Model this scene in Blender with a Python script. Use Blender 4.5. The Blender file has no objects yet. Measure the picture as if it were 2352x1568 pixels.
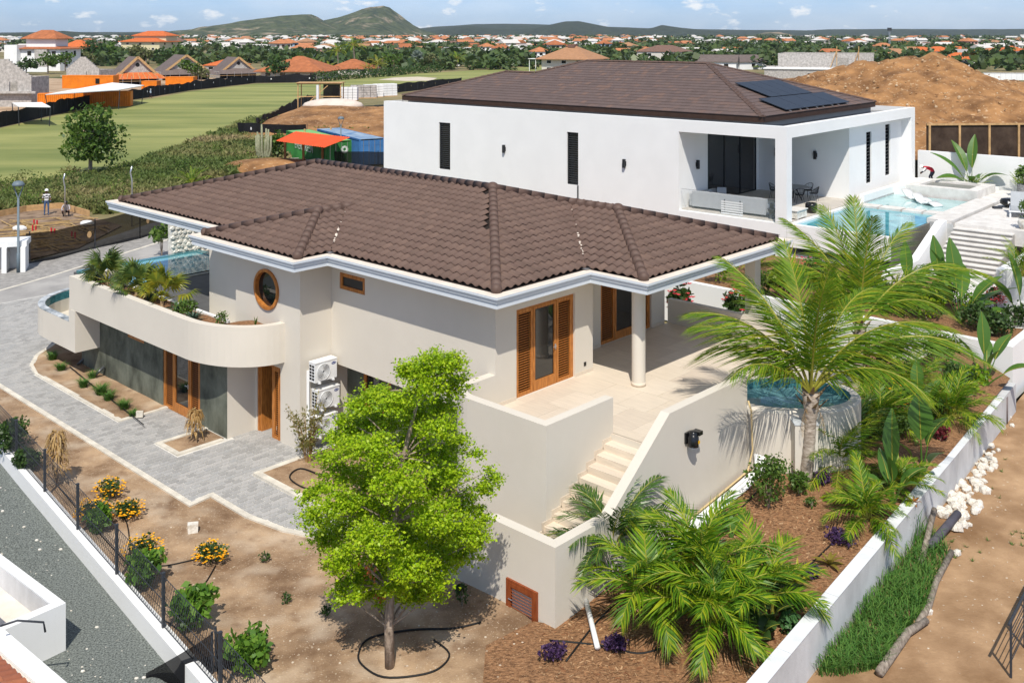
import bpy, bmesh, math, random
import numpy as np
from mathutils import Vector, Matrix, geometry as mgeo
SC = bpy.context.scene
COL = SC.collection
R = math.radians
# ------------------------------------------------------------------ camera, sky, sun, exposure
CAM_H = 12.5
FPX, HOR, CXP = 2326.0, 78.0, 1176.0        # survey numbers of the level shift-lens camera (2352 px wide frame)
cam = bpy.data.cameras.new('camera'); camo = bpy.data.objects.new('camera', cam); COL.objects.link(camo)
camo.location = (0, 0, CAM_H); camo.rotation_euler = (R(90), 0, 0)
cam.sensor_width = 36; cam.lens = 36 * FPX / 2352
cam.shift_y = -(784 - HOR) / 2352
cam.clip_start = .3; cam.clip_end = 30000
SC.camera = camo
SUN_EL, SUN_AZ = 53.5, 180.0                # sun high behind the camera
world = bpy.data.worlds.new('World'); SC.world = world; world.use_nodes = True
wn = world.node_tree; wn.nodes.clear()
def wnode(t, **k):
    n = wn.nodes.new(t)
    for a, b in k.items(): setattr(n, a, b)
    return n
sky = wnode('ShaderNodeTexSky', sky_type='NISHITA', sun_disc=False)
sky.sun_elevation = R(SUN_EL); sky.sun_rotation = R(180); sky.altitude = 0; sky.air_density = 1.0; sky.dust_density = .3; sky.ozone_density = 2.0
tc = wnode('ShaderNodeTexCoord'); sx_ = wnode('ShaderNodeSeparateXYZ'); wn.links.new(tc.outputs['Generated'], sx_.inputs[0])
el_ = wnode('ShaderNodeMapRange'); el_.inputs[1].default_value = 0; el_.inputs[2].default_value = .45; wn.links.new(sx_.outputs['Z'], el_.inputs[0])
tcol = wnode('ShaderNodeMix', data_type='RGBA'); tcol.inputs[6].default_value = (.50, .69, 1.20, 1); tcol.inputs[7].default_value = (1.0, 1.0, 1.0, 1); wn.links.new(el_.outputs[0], tcol.inputs[0])  # bluer low sky, untinted overhead to keep the fill light less blue
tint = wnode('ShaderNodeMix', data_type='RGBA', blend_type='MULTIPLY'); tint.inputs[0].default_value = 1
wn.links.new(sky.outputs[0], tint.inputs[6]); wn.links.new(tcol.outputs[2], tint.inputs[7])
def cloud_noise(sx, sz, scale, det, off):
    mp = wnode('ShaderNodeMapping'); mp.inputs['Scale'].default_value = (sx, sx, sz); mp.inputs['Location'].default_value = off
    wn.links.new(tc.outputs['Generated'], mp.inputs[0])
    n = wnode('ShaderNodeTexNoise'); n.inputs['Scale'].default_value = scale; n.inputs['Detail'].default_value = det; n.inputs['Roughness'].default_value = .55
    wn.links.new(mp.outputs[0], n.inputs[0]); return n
n1 = cloud_noise(1, 2.4, 34, 6, (.31, .12, .02)); n2 = cloud_noise(1, 3.0, 7, 5, (2.3, 1.7, .4))     # small puffs, thin veil added to whiten the sky's fill light
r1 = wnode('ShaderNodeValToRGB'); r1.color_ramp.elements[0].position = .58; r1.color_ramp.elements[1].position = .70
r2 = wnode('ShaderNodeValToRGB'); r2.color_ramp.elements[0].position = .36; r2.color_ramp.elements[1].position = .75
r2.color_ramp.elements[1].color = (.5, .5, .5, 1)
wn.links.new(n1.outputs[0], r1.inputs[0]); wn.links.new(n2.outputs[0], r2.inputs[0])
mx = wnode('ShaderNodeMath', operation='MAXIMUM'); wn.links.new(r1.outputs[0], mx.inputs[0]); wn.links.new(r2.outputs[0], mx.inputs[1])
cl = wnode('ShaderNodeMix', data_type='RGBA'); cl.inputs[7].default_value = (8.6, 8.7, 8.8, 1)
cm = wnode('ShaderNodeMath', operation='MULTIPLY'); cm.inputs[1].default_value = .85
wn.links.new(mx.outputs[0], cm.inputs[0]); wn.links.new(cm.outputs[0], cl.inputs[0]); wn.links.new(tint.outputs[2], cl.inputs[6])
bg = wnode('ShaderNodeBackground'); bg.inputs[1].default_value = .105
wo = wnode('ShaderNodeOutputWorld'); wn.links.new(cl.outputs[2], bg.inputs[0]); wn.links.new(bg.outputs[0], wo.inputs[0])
sun = bpy.data.lights.new('sun', 'SUN'); sun.energy = 4.3; sun.angle = R(.53); sun.color = (1, .94, .84)
suno = bpy.data.objects.new('sun', sun); COL.objects.link(suno)
suno.rotation_euler = Vector((.01, math.cos(R(SUN_EL)), -math.sin(R(SUN_EL)))).to_track_quat('-Z', 'Y').to_euler()
vs = SC.view_settings; vs.view_transform = 'Standard'; vs.look = 'None'; vs.exposure = .2; vs.gamma = 1; vs.use_curve_mapping = False
SC.cycles.max_bounces = 8; SC.cycles.volume_bounces = 0; SC.cycles.transparent_max_bounces = 16
# ------------------------------------------------------------------ small tools
def lerp(a, b, t): return a + (b - a) * t
def sst(a, b, x):
    t = min(1, max(0, (x - a) / (b - a))); return t * t * (3 - 2 * t)
def at(u, v, z=0.0):
    """survey helper: where the sight line through photo pixel (u, v) meets height z"""
    Y = (CAM_H - z) * FPX / (v - HOR)
    return Vector(((u - CXP) / FPX * Y, Y, z))
class MB:
    def __init__(s): s.v = []; s.f = []; s.m = []
    def add(s, vs, fs, mi=0):
        o = len(s.v); s.v.extend([tuple(p) for p in vs]); s.f.extend([tuple(i + o for i in f) for f in fs]); s.m.extend([mi] * len(fs)); return s
    def quad(s, a, b, c, d, mi=0): return s.add([a, b, c, d], [(0, 1, 2, 3)], mi)
    def box(s, x0, x1, y0, y1, z0, z1, mi=0):
        return s.add([(x0,y0,z0),(x1,y0,z0),(x1,y1,z0),(x0,y1,z0),(x0,y0,z1),(x1,y0,z1),(x1,y1,z1),(x0,y1,z1)],
                     [(3,2,1,0),(4,5,6,7),(0,1,5,4),(1,2,6,5),(2,3,7,6),(3,0,4,7)], mi)
    def bar(s, a, b, w, h, mi=0):
        a = Vector(a); b = Vector(b); d = (b - a).normalized(); up = Vector((0,0,1))
        if abs(d.z) > .95: up = Vector((1,0,0))
        x = d.cross(up).normalized() * w / 2; y = x.cross(d).normalized() * h / 2
        return s.add([a-x-y, a+x-y, a+x+y, a-x+y, b-x-y, b+x-y, b+x+y, b-x+y], [(0,1,2,3),(7,6,5,4),(0,4,5,1),(1,5,6,2),(2,6,7,3),(3,7,4,0)], mi)
    def tube(s, pts, rad, n=8, mi=0, cap=True):
        pts = [Vector(p) for p in pts]; m = len(pts)
        rr = rad if isinstance(rad, (list, tuple)) else [rad] * m
        vs = []; u = None
        for i, p in enumerate(pts):
            d = (pts[min(i+1, m-1)] - pts[max(i-1, 0)]).normalized()
            if u is None:
                u = d.cross(Vector((0,0,1)) if abs(d.z) < .9 else Vector((1,0,0))).normalized()
            u = (u - d * u.dot(d)).normalized(); w = d.cross(u)
            for k in range(n):
                a = 2 * math.pi * k / n; vs.append(p + (u * math.cos(a) + w * math.sin(a)) * rr[i])
        fs = [(i*n+k, i*n+(k+1) % n, (i+1)*n+(k+1) % n, (i+1)*n+k) for i in range(m-1) for k in range(n)]
        if cap: fs += [tuple(range(n-1, -1, -1)), tuple(range((m-1)*n, m*n))]
        return s.add(vs, fs, mi)
    def prism(s, poly, z0, z1, mi=0, top=True, bot=True):
        n = len(poly); vs = [(p[0], p[1], z0) for p in poly] + [(p[0], p[1], z1) for p in poly]
        ar = sum(poly[i][0]*poly[(i+1)%n][1]-poly[(i+1)%n][0]*poly[i][1] for i in range(n))
        fs = [(i, (i+1) % n, n+(i+1) % n, n+i) if ar > 0 else (i, n+i, n+(i+1) % n, (i+1) % n) for i in range(n)]
        if top: fs.append(tuple(range(n, 2*n)) if ar > 0 else tuple(range(2*n-1, n-1, -1)))
        if bot: fs.append(tuple(range(n-1, -1, -1)) if ar > 0 else tuple(range(n)))
        return s.add(vs, fs, mi)
    def lathe(s, prof, n=20, c=(0,0,0), mi=0, a0=0, a1=2*math.pi):
        full = abs(a1 - a0 - 2*math.pi) < 1e-6; k = n if full else n + 1
        vs = [(c[0]+r*math.cos(a0+(a1-a0)*j/n), c[1]+r*math.sin(a0+(a1-a0)*j/n), c[2]+z) for r, z in prof for j in range(k)]
        fs = [(i*k+j, i*k+(j+1) % k, (i+1)*k+(j+1) % k, (i+1)*k+j) for i in range(len(prof)-1) for j in range(n if full else k-1)]
        return s.add(vs, fs, mi)
    def ball(s, c, r, n=10, m=6, sq=(1,1,1), mi=0):
        pr = [(max(1e-4, math.sin(math.pi*i/m)), -math.cos(math.pi*i/m)) for i in range(m+1)]
        vs = [(c[0]+r*sq[0]*p*math.cos(2*math.pi*j/n), c[1]+r*sq[1]*p*math.sin(2*math.pi*j/n), c[2]+r*sq[2]*z) for p, z in pr for j in range(n)]
        return s.add(vs, [(i*n+j, i*n+(j+1) % n, (i+1)*n+(j+1) % n, (i+1)*n+j) for i in range(m) for j in range(n)], mi)
    def mesh(s, name, mats, smooth=False):
        me = bpy.data.meshes.new(name); me.from_pydata(s.v, [], s.f)
        for m in (mats if isinstance(mats, (list, tuple)) else [mats]):
            if m: me.materials.append(m)
        if any(s.m): me.polygons.foreach_set('material_index', s.m)
        if smooth: me.polygons.foreach_set('use_smooth', [True] * len(me.polygons))
        me.update(); return me
    def build(s, name, mats, parent=None, smooth=False, **k):
        return obj(name, s.mesh(name, mats, smooth), parent, **k)
def obj(name, me, parent=None, loc=None, rot=None, scale=None, **k):
    o = bpy.data.objects.new(name, me); COL.objects.link(o)
    if parent: o.parent = parent
    if loc is not None: o.location = loc
    if rot is not None: o.rotation_euler = rot if isinstance(rot, (tuple, list)) or hasattr(rot, 'x') else (0, 0, rot)
    if scale is not None: o.scale = scale if isinstance(scale, (tuple, list)) else (scale,) * 3
    tag(o, **k); return o
def tag(o, label=None, cat=None, group=None, kind=None):
    if label: o['label'] = label
    if cat: o['category'] = cat
    if group: o['group'] = group
    if kind: o['kind'] = kind
    return o
def thing(name, label, cat, loc=(0,0,0), rot=0, group=None, scale=None):
    return obj(name, None, None, loc, rot, scale, label=label, cat=cat, group=group)
KIDS = {}
def kids(o): return [c for c in bpy.data.objects if c.parent == o]
def dup(root, loc, rot=0, scale=None, label=None, group=None, kl=None):
    """copy of a thing and of its parts (mesh data shared); kl is the tree of children kept by the caller"""
    r = root.copy(); COL.objects.link(r); r.location = loc
    r.rotation_euler = (0, 0, rot) if not isinstance(rot, (tuple, list)) else rot
    if scale is not None: r.scale = scale if isinstance(scale, (tuple, list)) else (scale,) * 3
    if label: r['label'] = label
    if group: r['group'] = group
    def rec(src, dst):
        for ch in src:
            c = ch[0].copy(); COL.objects.link(c); c.parent = dst; rec(ch[1], c)
    rec(kl if kl is not None else tree_of(root), r); return r
def tree_of(o): return [(c, tree_of(c)) for c in kids(o)]
# ------------------------------------------------------------------ materials
def mat(name, col, rough=.8, var=.12, scale=6, bump=0, bscale=40, metal=0, spec=.3, col2=None, w2=None, det=6, coord='Object', stretch=None, spread=(.35, .65)):
    m = bpy.data.materials.new(name); m.use_nodes = True; nt = m.node_tree; b = nt.nodes['Principled BSDF']
    b.inputs['Roughness'].default_value = rough; b.inputs['Metallic'].default_value = metal; b.inputs['Specular IOR Level'].default_value = spec
    c = tuple(col); b.inputs['Base Color'].default_value = (*c, 1)
    if var or col2:
        tcn = nt.nodes.new('ShaderNodeTexCoord'); src = tcn.outputs[coord]
        if stretch:
            mp = nt.nodes.new('ShaderNodeMapping'); mp.inputs['Scale'].default_value = stretch[:3]
            if len(stretch) > 3: mp.inputs['Rotation'].default_value = (0, 0, stretch[3])
            nt.links.new(src, mp.inputs[0]); src = mp.outputs[0]
        n = nt.nodes.new('ShaderNodeTexNoise'); n.inputs['Scale'].default_value = scale; n.inputs['Detail'].default_value = det; n.inputs['Roughness'].default_value = .62
        nt.links.new(src, n.inputs[0])
        r = nt.nodes.new('ShaderNodeValToRGB'); r.color_ramp.elements[0].position = spread[0]; r.color_ramp.elements[1].position = spread[1]
        ca = tuple(x * (1 - var) for x in c); cb = tuple(col2) if col2 else tuple(min(1, x * (1 + var)) for x in c)
        r.color_ramp.elements[0].color = (*ca, 1); r.color_ramp.elements[1].color = (*cb, 1)
        nt.links.new(n.outputs[0], r.inputs[0]); nt.links.new(r.outputs[0], b.inputs['Base Color'])
        m['ramp'] = r.name
    if bump:
        tcn = nt.nodes.new('ShaderNodeTexCoord')
        n = nt.nodes.new('ShaderNodeTexNoise'); n.inputs['Scale'].default_value = bscale; n.inputs['Detail'].default_value = 5
        nt.links.new(tcn.outputs[coord], n.inputs[0])
        bp = nt.nodes.new('ShaderNodeBump'); bp.inputs['Strength'].default_value = bump; bp.inputs['Distance'].default_value = .03
        nt.links.new(n.outputs[0], bp.inputs['Height']); nt.links.new(bp.outputs[0], b.inputs['Normal'])
    return m
def speckle(m, col, scale=60, thr=.72, amt=1.0, soft=.04):
    """pale chips / pebbles scattered over a base material"""
    nt = m.node_tree; b = nt.nodes['Principled BSDF']; old = b.inputs['Base Color'].links[0].from_socket
    tcn = nt.nodes.new('ShaderNodeTexCoord'); v = nt.nodes.new('ShaderNodeTexNoise'); v.inputs['Scale'].default_value = scale; v.inputs['Detail'].default_value = 2
    nt.links.new(tcn.outputs['Object'], v.inputs[0])
    r = nt.nodes.new('ShaderNodeValToRGB'); r.color_ramp.elements[0].position = thr - soft; r.color_ramp.elements[1].position = thr + soft
    r.color_ramp.elements[1].color = (amt, amt, amt, 1)
    nt.links.new(v.outputs[0], r.inputs[0])
    mxn = nt.nodes.new('ShaderNodeMix'); mxn.data_type = 'RGBA'; mxn.inputs[7].default_value = (*col, 1)
    nt.links.new(r.outputs[0], mxn.inputs[0]); nt.links.new(old, mxn.inputs[6]); nt.links.new(mxn.outputs[2], b.inputs['Base Color'])
    return m
def leafmat(name, cols, trans=.35, rough=.45, spec=.35, by='island'):
    m = bpy.data.materials.new(name); m.use_nodes = True; nt = m.node_tree; b = nt.nodes['Principled BSDF']
    b.inputs['Roughness'].default_value = rough; b.inputs['Specular IOR Level'].default_value = spec
    g = nt.nodes.new('ShaderNodeNewGeometry'); r = nt.nodes.new('ShaderNodeValToRGB'); el = r.color_ramp.elements
    while len(el) < len(cols): el.new(.5)
    for i, c in enumerate(cols): el[i].position = i / max(1, len(cols) - 1); el[i].color = (*c, 1)
    if by == 'island': nt.links.new(g.outputs['Random Per Island'], r.inputs[0])
    else:
        oi = nt.nodes.new('ShaderNodeObjectInfo'); nt.links.new(oi.outputs['Random'], r.inputs[0])
    t = nt.nodes.new('ShaderNodeBsdfTranslucent'); mxs = nt.nodes.new('ShaderNodeMixShader'); mxs.inputs[0].default_value = trans
    nt.links.new(r.outputs[0], b.inputs['Base Color']); nt.links.new(r.outputs[0], t.inputs[0])
    o = nt.nodes['Material Output']; nt.links.new(b.outputs[0], mxs.inputs[1]); nt.links.new(t.outputs[0], mxs.inputs[2]); nt.links.new(mxs.outputs[0], o.inputs[0])
    return m
def patchleaf(name, cols, scale=.12, trans=.3):
    m = leafmat(name, cols, trans, .6, .2); nt = m.node_tree; r = [n for n in nt.nodes if n.type == 'VALTORGB'][0]; g = r.inputs[0].links[0].from_socket
    tcn = nt.nodes.new('ShaderNodeTexCoord'); n = nt.nodes.new('ShaderNodeTexNoise'); n.inputs['Scale'].default_value = scale; n.inputs['Detail'].default_value = 4
    nt.links.new(tcn.outputs['Object'], n.inputs[0]); mr = nt.nodes.new('ShaderNodeMapRange'); mr.inputs[1].default_value = .36; mr.inputs[2].default_value = .64; nt.links.new(n.outputs[0], mr.inputs[0])
    mm = nt.nodes.new('ShaderNodeMix'); mm.inputs[0].default_value = .25; nt.links.new(mr.outputs[0], mm.inputs[2]); nt.links.new(g, mm.inputs[3]); nt.links.new(mm.outputs[0], r.inputs[0]); return m
def randmat(name, cols, rough=.8, bump=0, bscale=60, spec=.25, var=.15, vscale=30, by='object', stretch=None):
    """colour picked per object (or per loose piece) from a small palette, with grain"""
    m = bpy.data.materials.new(name); m.use_nodes = True; nt = m.node_tree; b = nt.nodes['Principled BSDF']
    b.inputs['Roughness'].default_value = rough; b.inputs['Specular IOR Level'].default_value = spec
    g = nt.nodes.new('ShaderNodeObjectInfo' if by == 'object' else 'ShaderNodeNewGeometry')
    r = nt.nodes.new('ShaderNodeValToRGB'); el = r.color_ramp.elements
    while len(el) < len(cols): el.new(.5)
    for i, c in enumerate(cols): el[i].position = i / max(1, len(cols) - 1); el[i].color = (*c, 1)
    nt.links.new(g.outputs['Random' if by == 'object' else 'Random Per Island'], r.inputs[0])
    tcn = nt.nodes.new('ShaderNodeTexCoord'); n = nt.nodes.new('ShaderNodeTexNoise'); n.inputs['Scale'].default_value = vscale; n.inputs['Detail'].default_value = 4
    src = tcn.outputs['Object']
    if stretch:
        mp = nt.nodes.new('ShaderNodeMapping'); mp.inputs['Scale'].default_value = stretch; nt.links.new(src, mp.inputs[0]); src = mp.outputs[0]
    nt.links.new(src, n.inputs[0])
    mr = nt.nodes.new('ShaderNodeMapRange'); mr.inputs[3].default_value = 1 - var; mr.inputs[4].default_value = 1 + var; nt.links.new(n.outputs[0], mr.inputs[0])
    vm = nt.nodes.new('ShaderNodeMix'); vm.data_type = 'RGBA'; vm.blend_type = 'MULTIPLY'; vm.inputs[0].default_value = 1
    nt.links.new(r.outputs[0], vm.inputs[6]); nt.links.new(mr.outputs[0], vm.inputs[7]); nt.links.new(vm.outputs[2], b.inputs['Base Color'])
    if bump:
        bp = nt.nodes.new('ShaderNodeBump'); bp.inputs['Strength'].default_value = bump; bp.inputs['Distance'].default_value = .01
        nt.links.new(n.outputs[0], bp.inputs['Height']); nt.links.new(bp.outputs[0], b.inputs['Normal'])
    return m
def glassmat(name, col, rough=.02, alpha=.25, tr=False):
    m = bpy.data.materials.new(name); m.use_nodes = True; b = m.node_tree.nodes['Principled BSDF']
    b.inputs['Base Color'].default_value = (*col, 1); b.inputs['Roughness'].default_value = rough; b.inputs['Specular IOR Level'].default_value = .8
    if tr: b.inputs['Alpha'].default_value = alpha
    return m
def watermat(name, shallow, deep):
    m = mat(name, deep, .04, .25, 1.2, 0, spec=.5, col2=shallow, det=2)
    nt = m.node_tree; b = nt.nodes['Principled BSDF']
    tcn = nt.nodes.new('ShaderNodeTexCoord'); n = nt.nodes.new('ShaderNodeTexNoise'); n.inputs['Scale'].default_value = 3.5; n.inputs['Detail'].default_value = 3
    nt.links.new(tcn.outputs['Object'], n.inputs[0]); bp = nt.nodes.new('ShaderNodeBump'); bp.inputs['Strength'].default_value = .12; bp.inputs['Distance'].default_value = .05
    nt.links.new(n.outputs[0], bp.inputs['Height']); nt.links.new(bp.outputs[0], b.inputs['Normal']); return m
M = {}
M['stucco'] = mat('beige_stucco', (.62,.575,.50), .9, .03, .55, .14, 70, spec=.12)
M['white'] = mat('white_paint', (.775,.78,.775), .75, .025, .6, .08, 50, spec=.15)
M['wornwhite'] = mat('weathered_white_render', (.47,.475,.48), .9, .16, 1.1, .2, 30, col2=(.64,.65,.66), stretch=(1,1,.6), spread=(.25,.75))
M['fascia'] = mat('pale_grey_fascia', (.60,.645,.69), .7, .03, 2, spec=.25)
M['ledge'] = mat('cream_gutter_ledge', (.72,.63,.54), .85, .08, 3)
M['olive'] = mat('olive_render', (.066,.074,.056), .85, .25, 1.3, .15, 40, col2=(.165,.178,.14), stretch=(1,1,.6))
M['teak'] = mat('teak_wood', (.40,.135,.027), .42, .3, 5, 0, spec=.35, col2=(.57,.225,.05), stretch=(6,6,.7))
M['darkwood'] = mat('dark_wood', (.050,.016,.008), .45, .3, 4, 0, col2=(.085,.028,.014), stretch=(1,1,8))
M['redwood'] = mat('reddish_wood', (.26,.06,.018), .45, .25, 4, 0, col2=(.29,.075,.022), stretch=(5,5,1))
M['glass'] = glassmat('dark_window_glass', (.012,.014,.015))
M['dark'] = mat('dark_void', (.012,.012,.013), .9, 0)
M['metal'] = mat('dark_grey_metal', (.045,.05,.06), .5, .1, 4, metal=.2)
M['steel'] = mat('steel', (.55,.56,.58), .3, .05, 4, metal=.8)
M['black'] = mat('black_plastic', (.008,.008,.009), .25, 0, spec=.5)
M['charcoal'] = mat('charcoal_frame', (.02,.022,.025), .5, 0)
M['tile'] = randmat('brown_concrete_tile', [(.114,.075,.060), (.127,.083,.067), (.138,.091,.073), (.121,.078,.063), (.150,.098,.077)], .72, .2, 90, .2, .2, 25)
M['tilejoin'] = randmat('brown_concrete_tile_run', [(.114,.075,.060), (.127,.083,.067), (.138,.091,.073), (.121,.078,.063), (.150,.098,.077)], .72, .2, 90, .2, .2, 25, by='island')
M['cap'] = mat('brown_ridge_tile', (.105,.066,.052), .6, .12, 5)
M['deckdark'] = mat('dark_roof_underlay', (.02,.014,.012), .95, .1)
M['flat'] = randmat('brown_flat_tile', [(.108,.078,.070), (.118,.085,.077), (.126,.091,.082), (.145,.095,.078)], .7, .15, 60, .25, .15, 12)
M['flatjoin'] = randmat('brown_flat_tile_run', [(.108,.078,.070), (.118,.085,.077), (.126,.091,.082), (.118,.085,.077), (.165,.105,.082)], .7, .15, 60, .25, .15, 12, by='island')
M['traver'] = randmat('travertine', [(.56,.48,.39), (.64,.56,.46), (.60,.52,.42)], .55, 0, 10, .3, .22, 9, stretch=(.25,5,2))
M['paver'] = randmat('grey_paver', [(.29,.285,.275), (.345,.34,.33), (.40,.39,.375), (.33,.33,.325)], .9, .3, 60, .15, .18, 25)
M['paverjoin'] = randmat('grey_paver_run', [(.29,.285,.275), (.345,.34,.33), (.40,.39,.375), (.33,.33,.325)], .9, .3, 60, .15, .18, 25, by='island')
M['joint'] = mat('pale_joint_sand', (.60,.58,.54), .95, .1, 8)
M['kerb'] = mat('pale_concrete_kerb', (.60,.56,.48), .9, .15, 3, .2, 60)
M['soil'] = speckle(mat('dry_garden_soil', (.225,.135,.075), .95, .26, .7, .6, 22, col2=(.43,.295,.18), det=12), (.56,.45,.33), 22, .66, .55)
M['mulch'] = speckle(mat('bark_mulch', (.155,.072,.032), .95, .35, 11, .9, 50, col2=(.37,.195,.095), det=8, stretch=(1,2.2,1)), (.46,.29,.16), 34, .64, .8)
M['gravel'] = speckle(mat('dark_gravel', (.085,.098,.092), .95, .45, 26, .8, 45, col2=(.25,.275,.255), det=8), (.52,.48,.42), 9, .745, .9)
M['sand'] = speckle(mat('sandy_lot', (.26,.145,.068), .95, .22, .45, .45, 14, col2=(.47,.305,.175), det=10), (.62,.56,.47), 9, .735, .8)
speckle(M['sand'], (.19,.105,.05), .8, .60, .55, .10); speckle(M['soil'], (.53,.43,.32), .9, .60, .55, .10); speckle(M['soil'], (.15,.08,.04), 2.3, .66, .5, .07)
M['asphalt'] = mat('pale_road', (.30,.29,.28), .9, .12, .5, .1, 40, col2=(.40,.385,.365), det=8)
M['brickroad'] = mat('grey_brick_strip', (.27,.26,.25), .9, .2, 3, .2, 14, col2=(.36,.345,.325))
M['grassland'] = mat('dry_scrub_ground', (.11,.125,.045), .95, .3, .06, .4, 3, col2=(.30,.235,.12), det=12)
M['fairway'] = mat('mown_fairway', (.175,.215,.058), .95, .18, .09, .1, 3, col2=(.31,.31,.105), det=8, stretch=(.35,1.6,1,-.32))
M['dirt'] = speckle(mat('orange_dirt', (.21,.10,.038), .95, .3, .35, .9, 1.3, col2=(.40,.21,.085), det=12), (.55,.40,.25), 2.6, .66, .7)
M['paledirt'] = mat('pale_building_site_dirt', (.38,.25,.15), .95, .2, .2, .2, 2, col2=(.5,.37,.25), det=8)
M['fence'] = mat('black_shade_cloth', (.008,.008,.010), .85, .4, 2)
M['block'] = mat('grey_blockwork', (.36,.34,.315), .95, .2, 2, .2, 10, col2=(.52,.49,.46))
M['orange'] = mat('orange_container_paint', (.72,.20,.012), .6, .12, .8)
M['wood'] = mat('raw_timber', (.48,.30,.14), .8, .2, 3)
M['bark'] = mat('grey_bark', (.27,.205,.15), .9, .35, 5, .6, 18, col2=(.40,.32,.25), stretch=(3,3,.8))
M['palmtrunk'] = mat('palm_trunk', (.30,.23,.17), .9, .35, 6, .5, 14, col2=(.50,.43,.36), stretch=(1,1,3))
M['husk'] = mat('dry_palm_husk', (.30,.19,.09), .95, .4, 7, .5, 20, col2=(.45,.33,.2))
M['limestone'] = mat('white_coral_rock', (.62,.56,.47), .95, .2, 4, .6, 9, col2=(.80,.77,.71))
M['coral'] = mat('coral_stone', (.60,.56,.48), .95, .2, 6, .8, 14, col2=(.80,.78,.72))
M['hose'] = mat('black_hose', (.010,.010,.010), .6, 0)
M['pvc'] = mat('white_pvc', (.74,.75,.76), .4, .04, 3)
M['log'] = mat('weathered_log', (.20,.16,.125), .95, .3, 4, .5, 20, col2=(.34,.29,.24), stretch=(4,1,4))
M['cushion'] = mat('grey_cushion', (.36,.38,.40), .9, .05, 4)
M['skin'] = mat('brown_skin', (.12,.06,.035), .6, .05)
M['denim'] = mat('blue_jeans', (.06,.10,.19), .9, .2, 8)
M['terracotta'] = randmat('terracotta_tile', [(.33,.11,.055), (.40,.15,.08), (.28,.10,.06)], .8, .2, 30, .2, .2, 12)
M['L_bright'] = leafmat('bright_lime_leaves', [(.18,.32,.009), (.29,.465,.011), (.39,.57,.014), (.50,.64,.022), (.27,.36,.02)], .45)
M['L_dark'] = leafmat('deep_green_leaves', [(.028,.062,.016), (.048,.098,.022), (.078,.135,.030)], .32)
M['L_mid'] = leafmat('mid_green_leaves', [(.05,.11,.018), (.09,.165,.025), (.14,.215,.035)], .35)
M['L_olive'] = leafmat('olive_scrub_leaves', [(.075,.10,.032), (.125,.15,.048), (.185,.19,.075), (.12,.115,.06)], .3)
M['L_coco'] = leafmat('coconut_leaflets', [(.075,.17,.012), (.125,.25,.016), (.21,.33,.020), (.38,.38,.028)], .40, .5, .22)
M['L_areca'] = leafmat('areca_leaflets', [(.055,.155,.010), (.115,.245,.013), (.21,.36,.016), (.40,.45,.022)], .42, .42, .3)
M['L_fan'] = leafmat('fan_palm_blades', [(.055,.105,.025), (.10,.155,.03), (.17,.20,.03)], .3, .4, .4)
M['L_fany'] = leafmat('yellow_fan_palm_blades', [(.14,.19,.02), (.24,.26,.022), (.32,.28,.02)], .35, .4, .4)
M['L_agave'] = leafmat('blue_green_agave', [(.045,.085,.062), (.065,.115,.08), (.09,.14,.09)], .1, .5, .3)
M['L_banana'] = leafmat('banana_leaves', [(.045,.13,.022), (.075,.18,.028), (.13,.23,.036)], .35, .35, .5)
M['L_dry'] = leafmat('dry_straw_leaves', [(.34,.20,.07), (.46,.30,.12), (.55,.40,.2)], .25, .7, .2)
M['L_yel'] = leafmat('yellow_croton_leaves', [(.30,.30,.02), (.45,.40,.03), (.20,.26,.02)], .3, .4, .4)
M['L_purple'] = leafmat('purple_heart_leaves', [(.035,.018,.055), (.06,.03,.09), (.08,.04,.10)], .15, .6, .2)
M['L_red'] = leafmat('red_leaves', [(.10,.014,.018), (.18,.02,.03), (.06,.02,.015)], .2, .6)
M['L_bamboo'] = leafmat('yellowish_bamboo_leaves', [(.12,.13,.03), (.19,.18,.05), (.26,.22,.07)], .3)
M['L_grass'] = leafmat('fresh_grass_blades', [(.06,.17,.03), (.10,.23,.04), (.16,.29,.055)], .40, .5)
M['fl_orange'] = leafmat('orange_blossom', [(.85,.42,.003), (.90,.52,.008), (.85,.33,.003)], .2, .7)
M['fl_red'] = leafmat('pink_red_blossom', [(.55,.03,.06), (.70,.06,.09), (.55,.10,.08)], .2, .7)
M['rib'] = mat('yellow_green_rib', (.28,.27,.04), .5, .2, 5)
# ------------------------------------------------------------------ frames of the two houses
TH = R(-43.2); E1 = Vector((math.cos(TH), math.sin(TH), 0)); E2 = Vector((-math.sin(TH), math.cos(TH), 0))
HC = Vector((-.4291, 26.2657, 0))
def W(s, t, z=0.0): return HC + E1 * s + E2 * t + Vector((0, 0, z))
def ST(p):
    d = Vector((p[0], p[1], 0)) - HC; return d.dot(E1), d.dot(E2)
TW = R(-41); F1 = Vector((math.cos(TW), math.sin(TW), 0)); F2 = Vector((-math.sin(TW), math.cos(TW), 0))
WC = Vector((13.5512, 50, 0))
def WV(a, b, z=0.0): return WC + F1 * a + F2 * b + Vector((0, 0, z))
def gz(x, y):
    s, t = ST((x, y))
    a = .34 * sst(-1.6, 3.0, s) * sst(-9, -3, t)
    b = .51 * sst(-3.4, 1.8, t) * sst(3.0, 4.8, s)
    c = .34 * sst(1.2, 5, t) * sst(3.8, 4.8, s) * (1 - sst(6.3, 9.3, s))
    return .03 + a + b + c
def onto(u, v, n=4):
    z = 0.0
    for _ in range(n):
        p = at(u, v, z); z = gz(p.x, p.y)
    return Vector((p.x, p.y, z))
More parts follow.
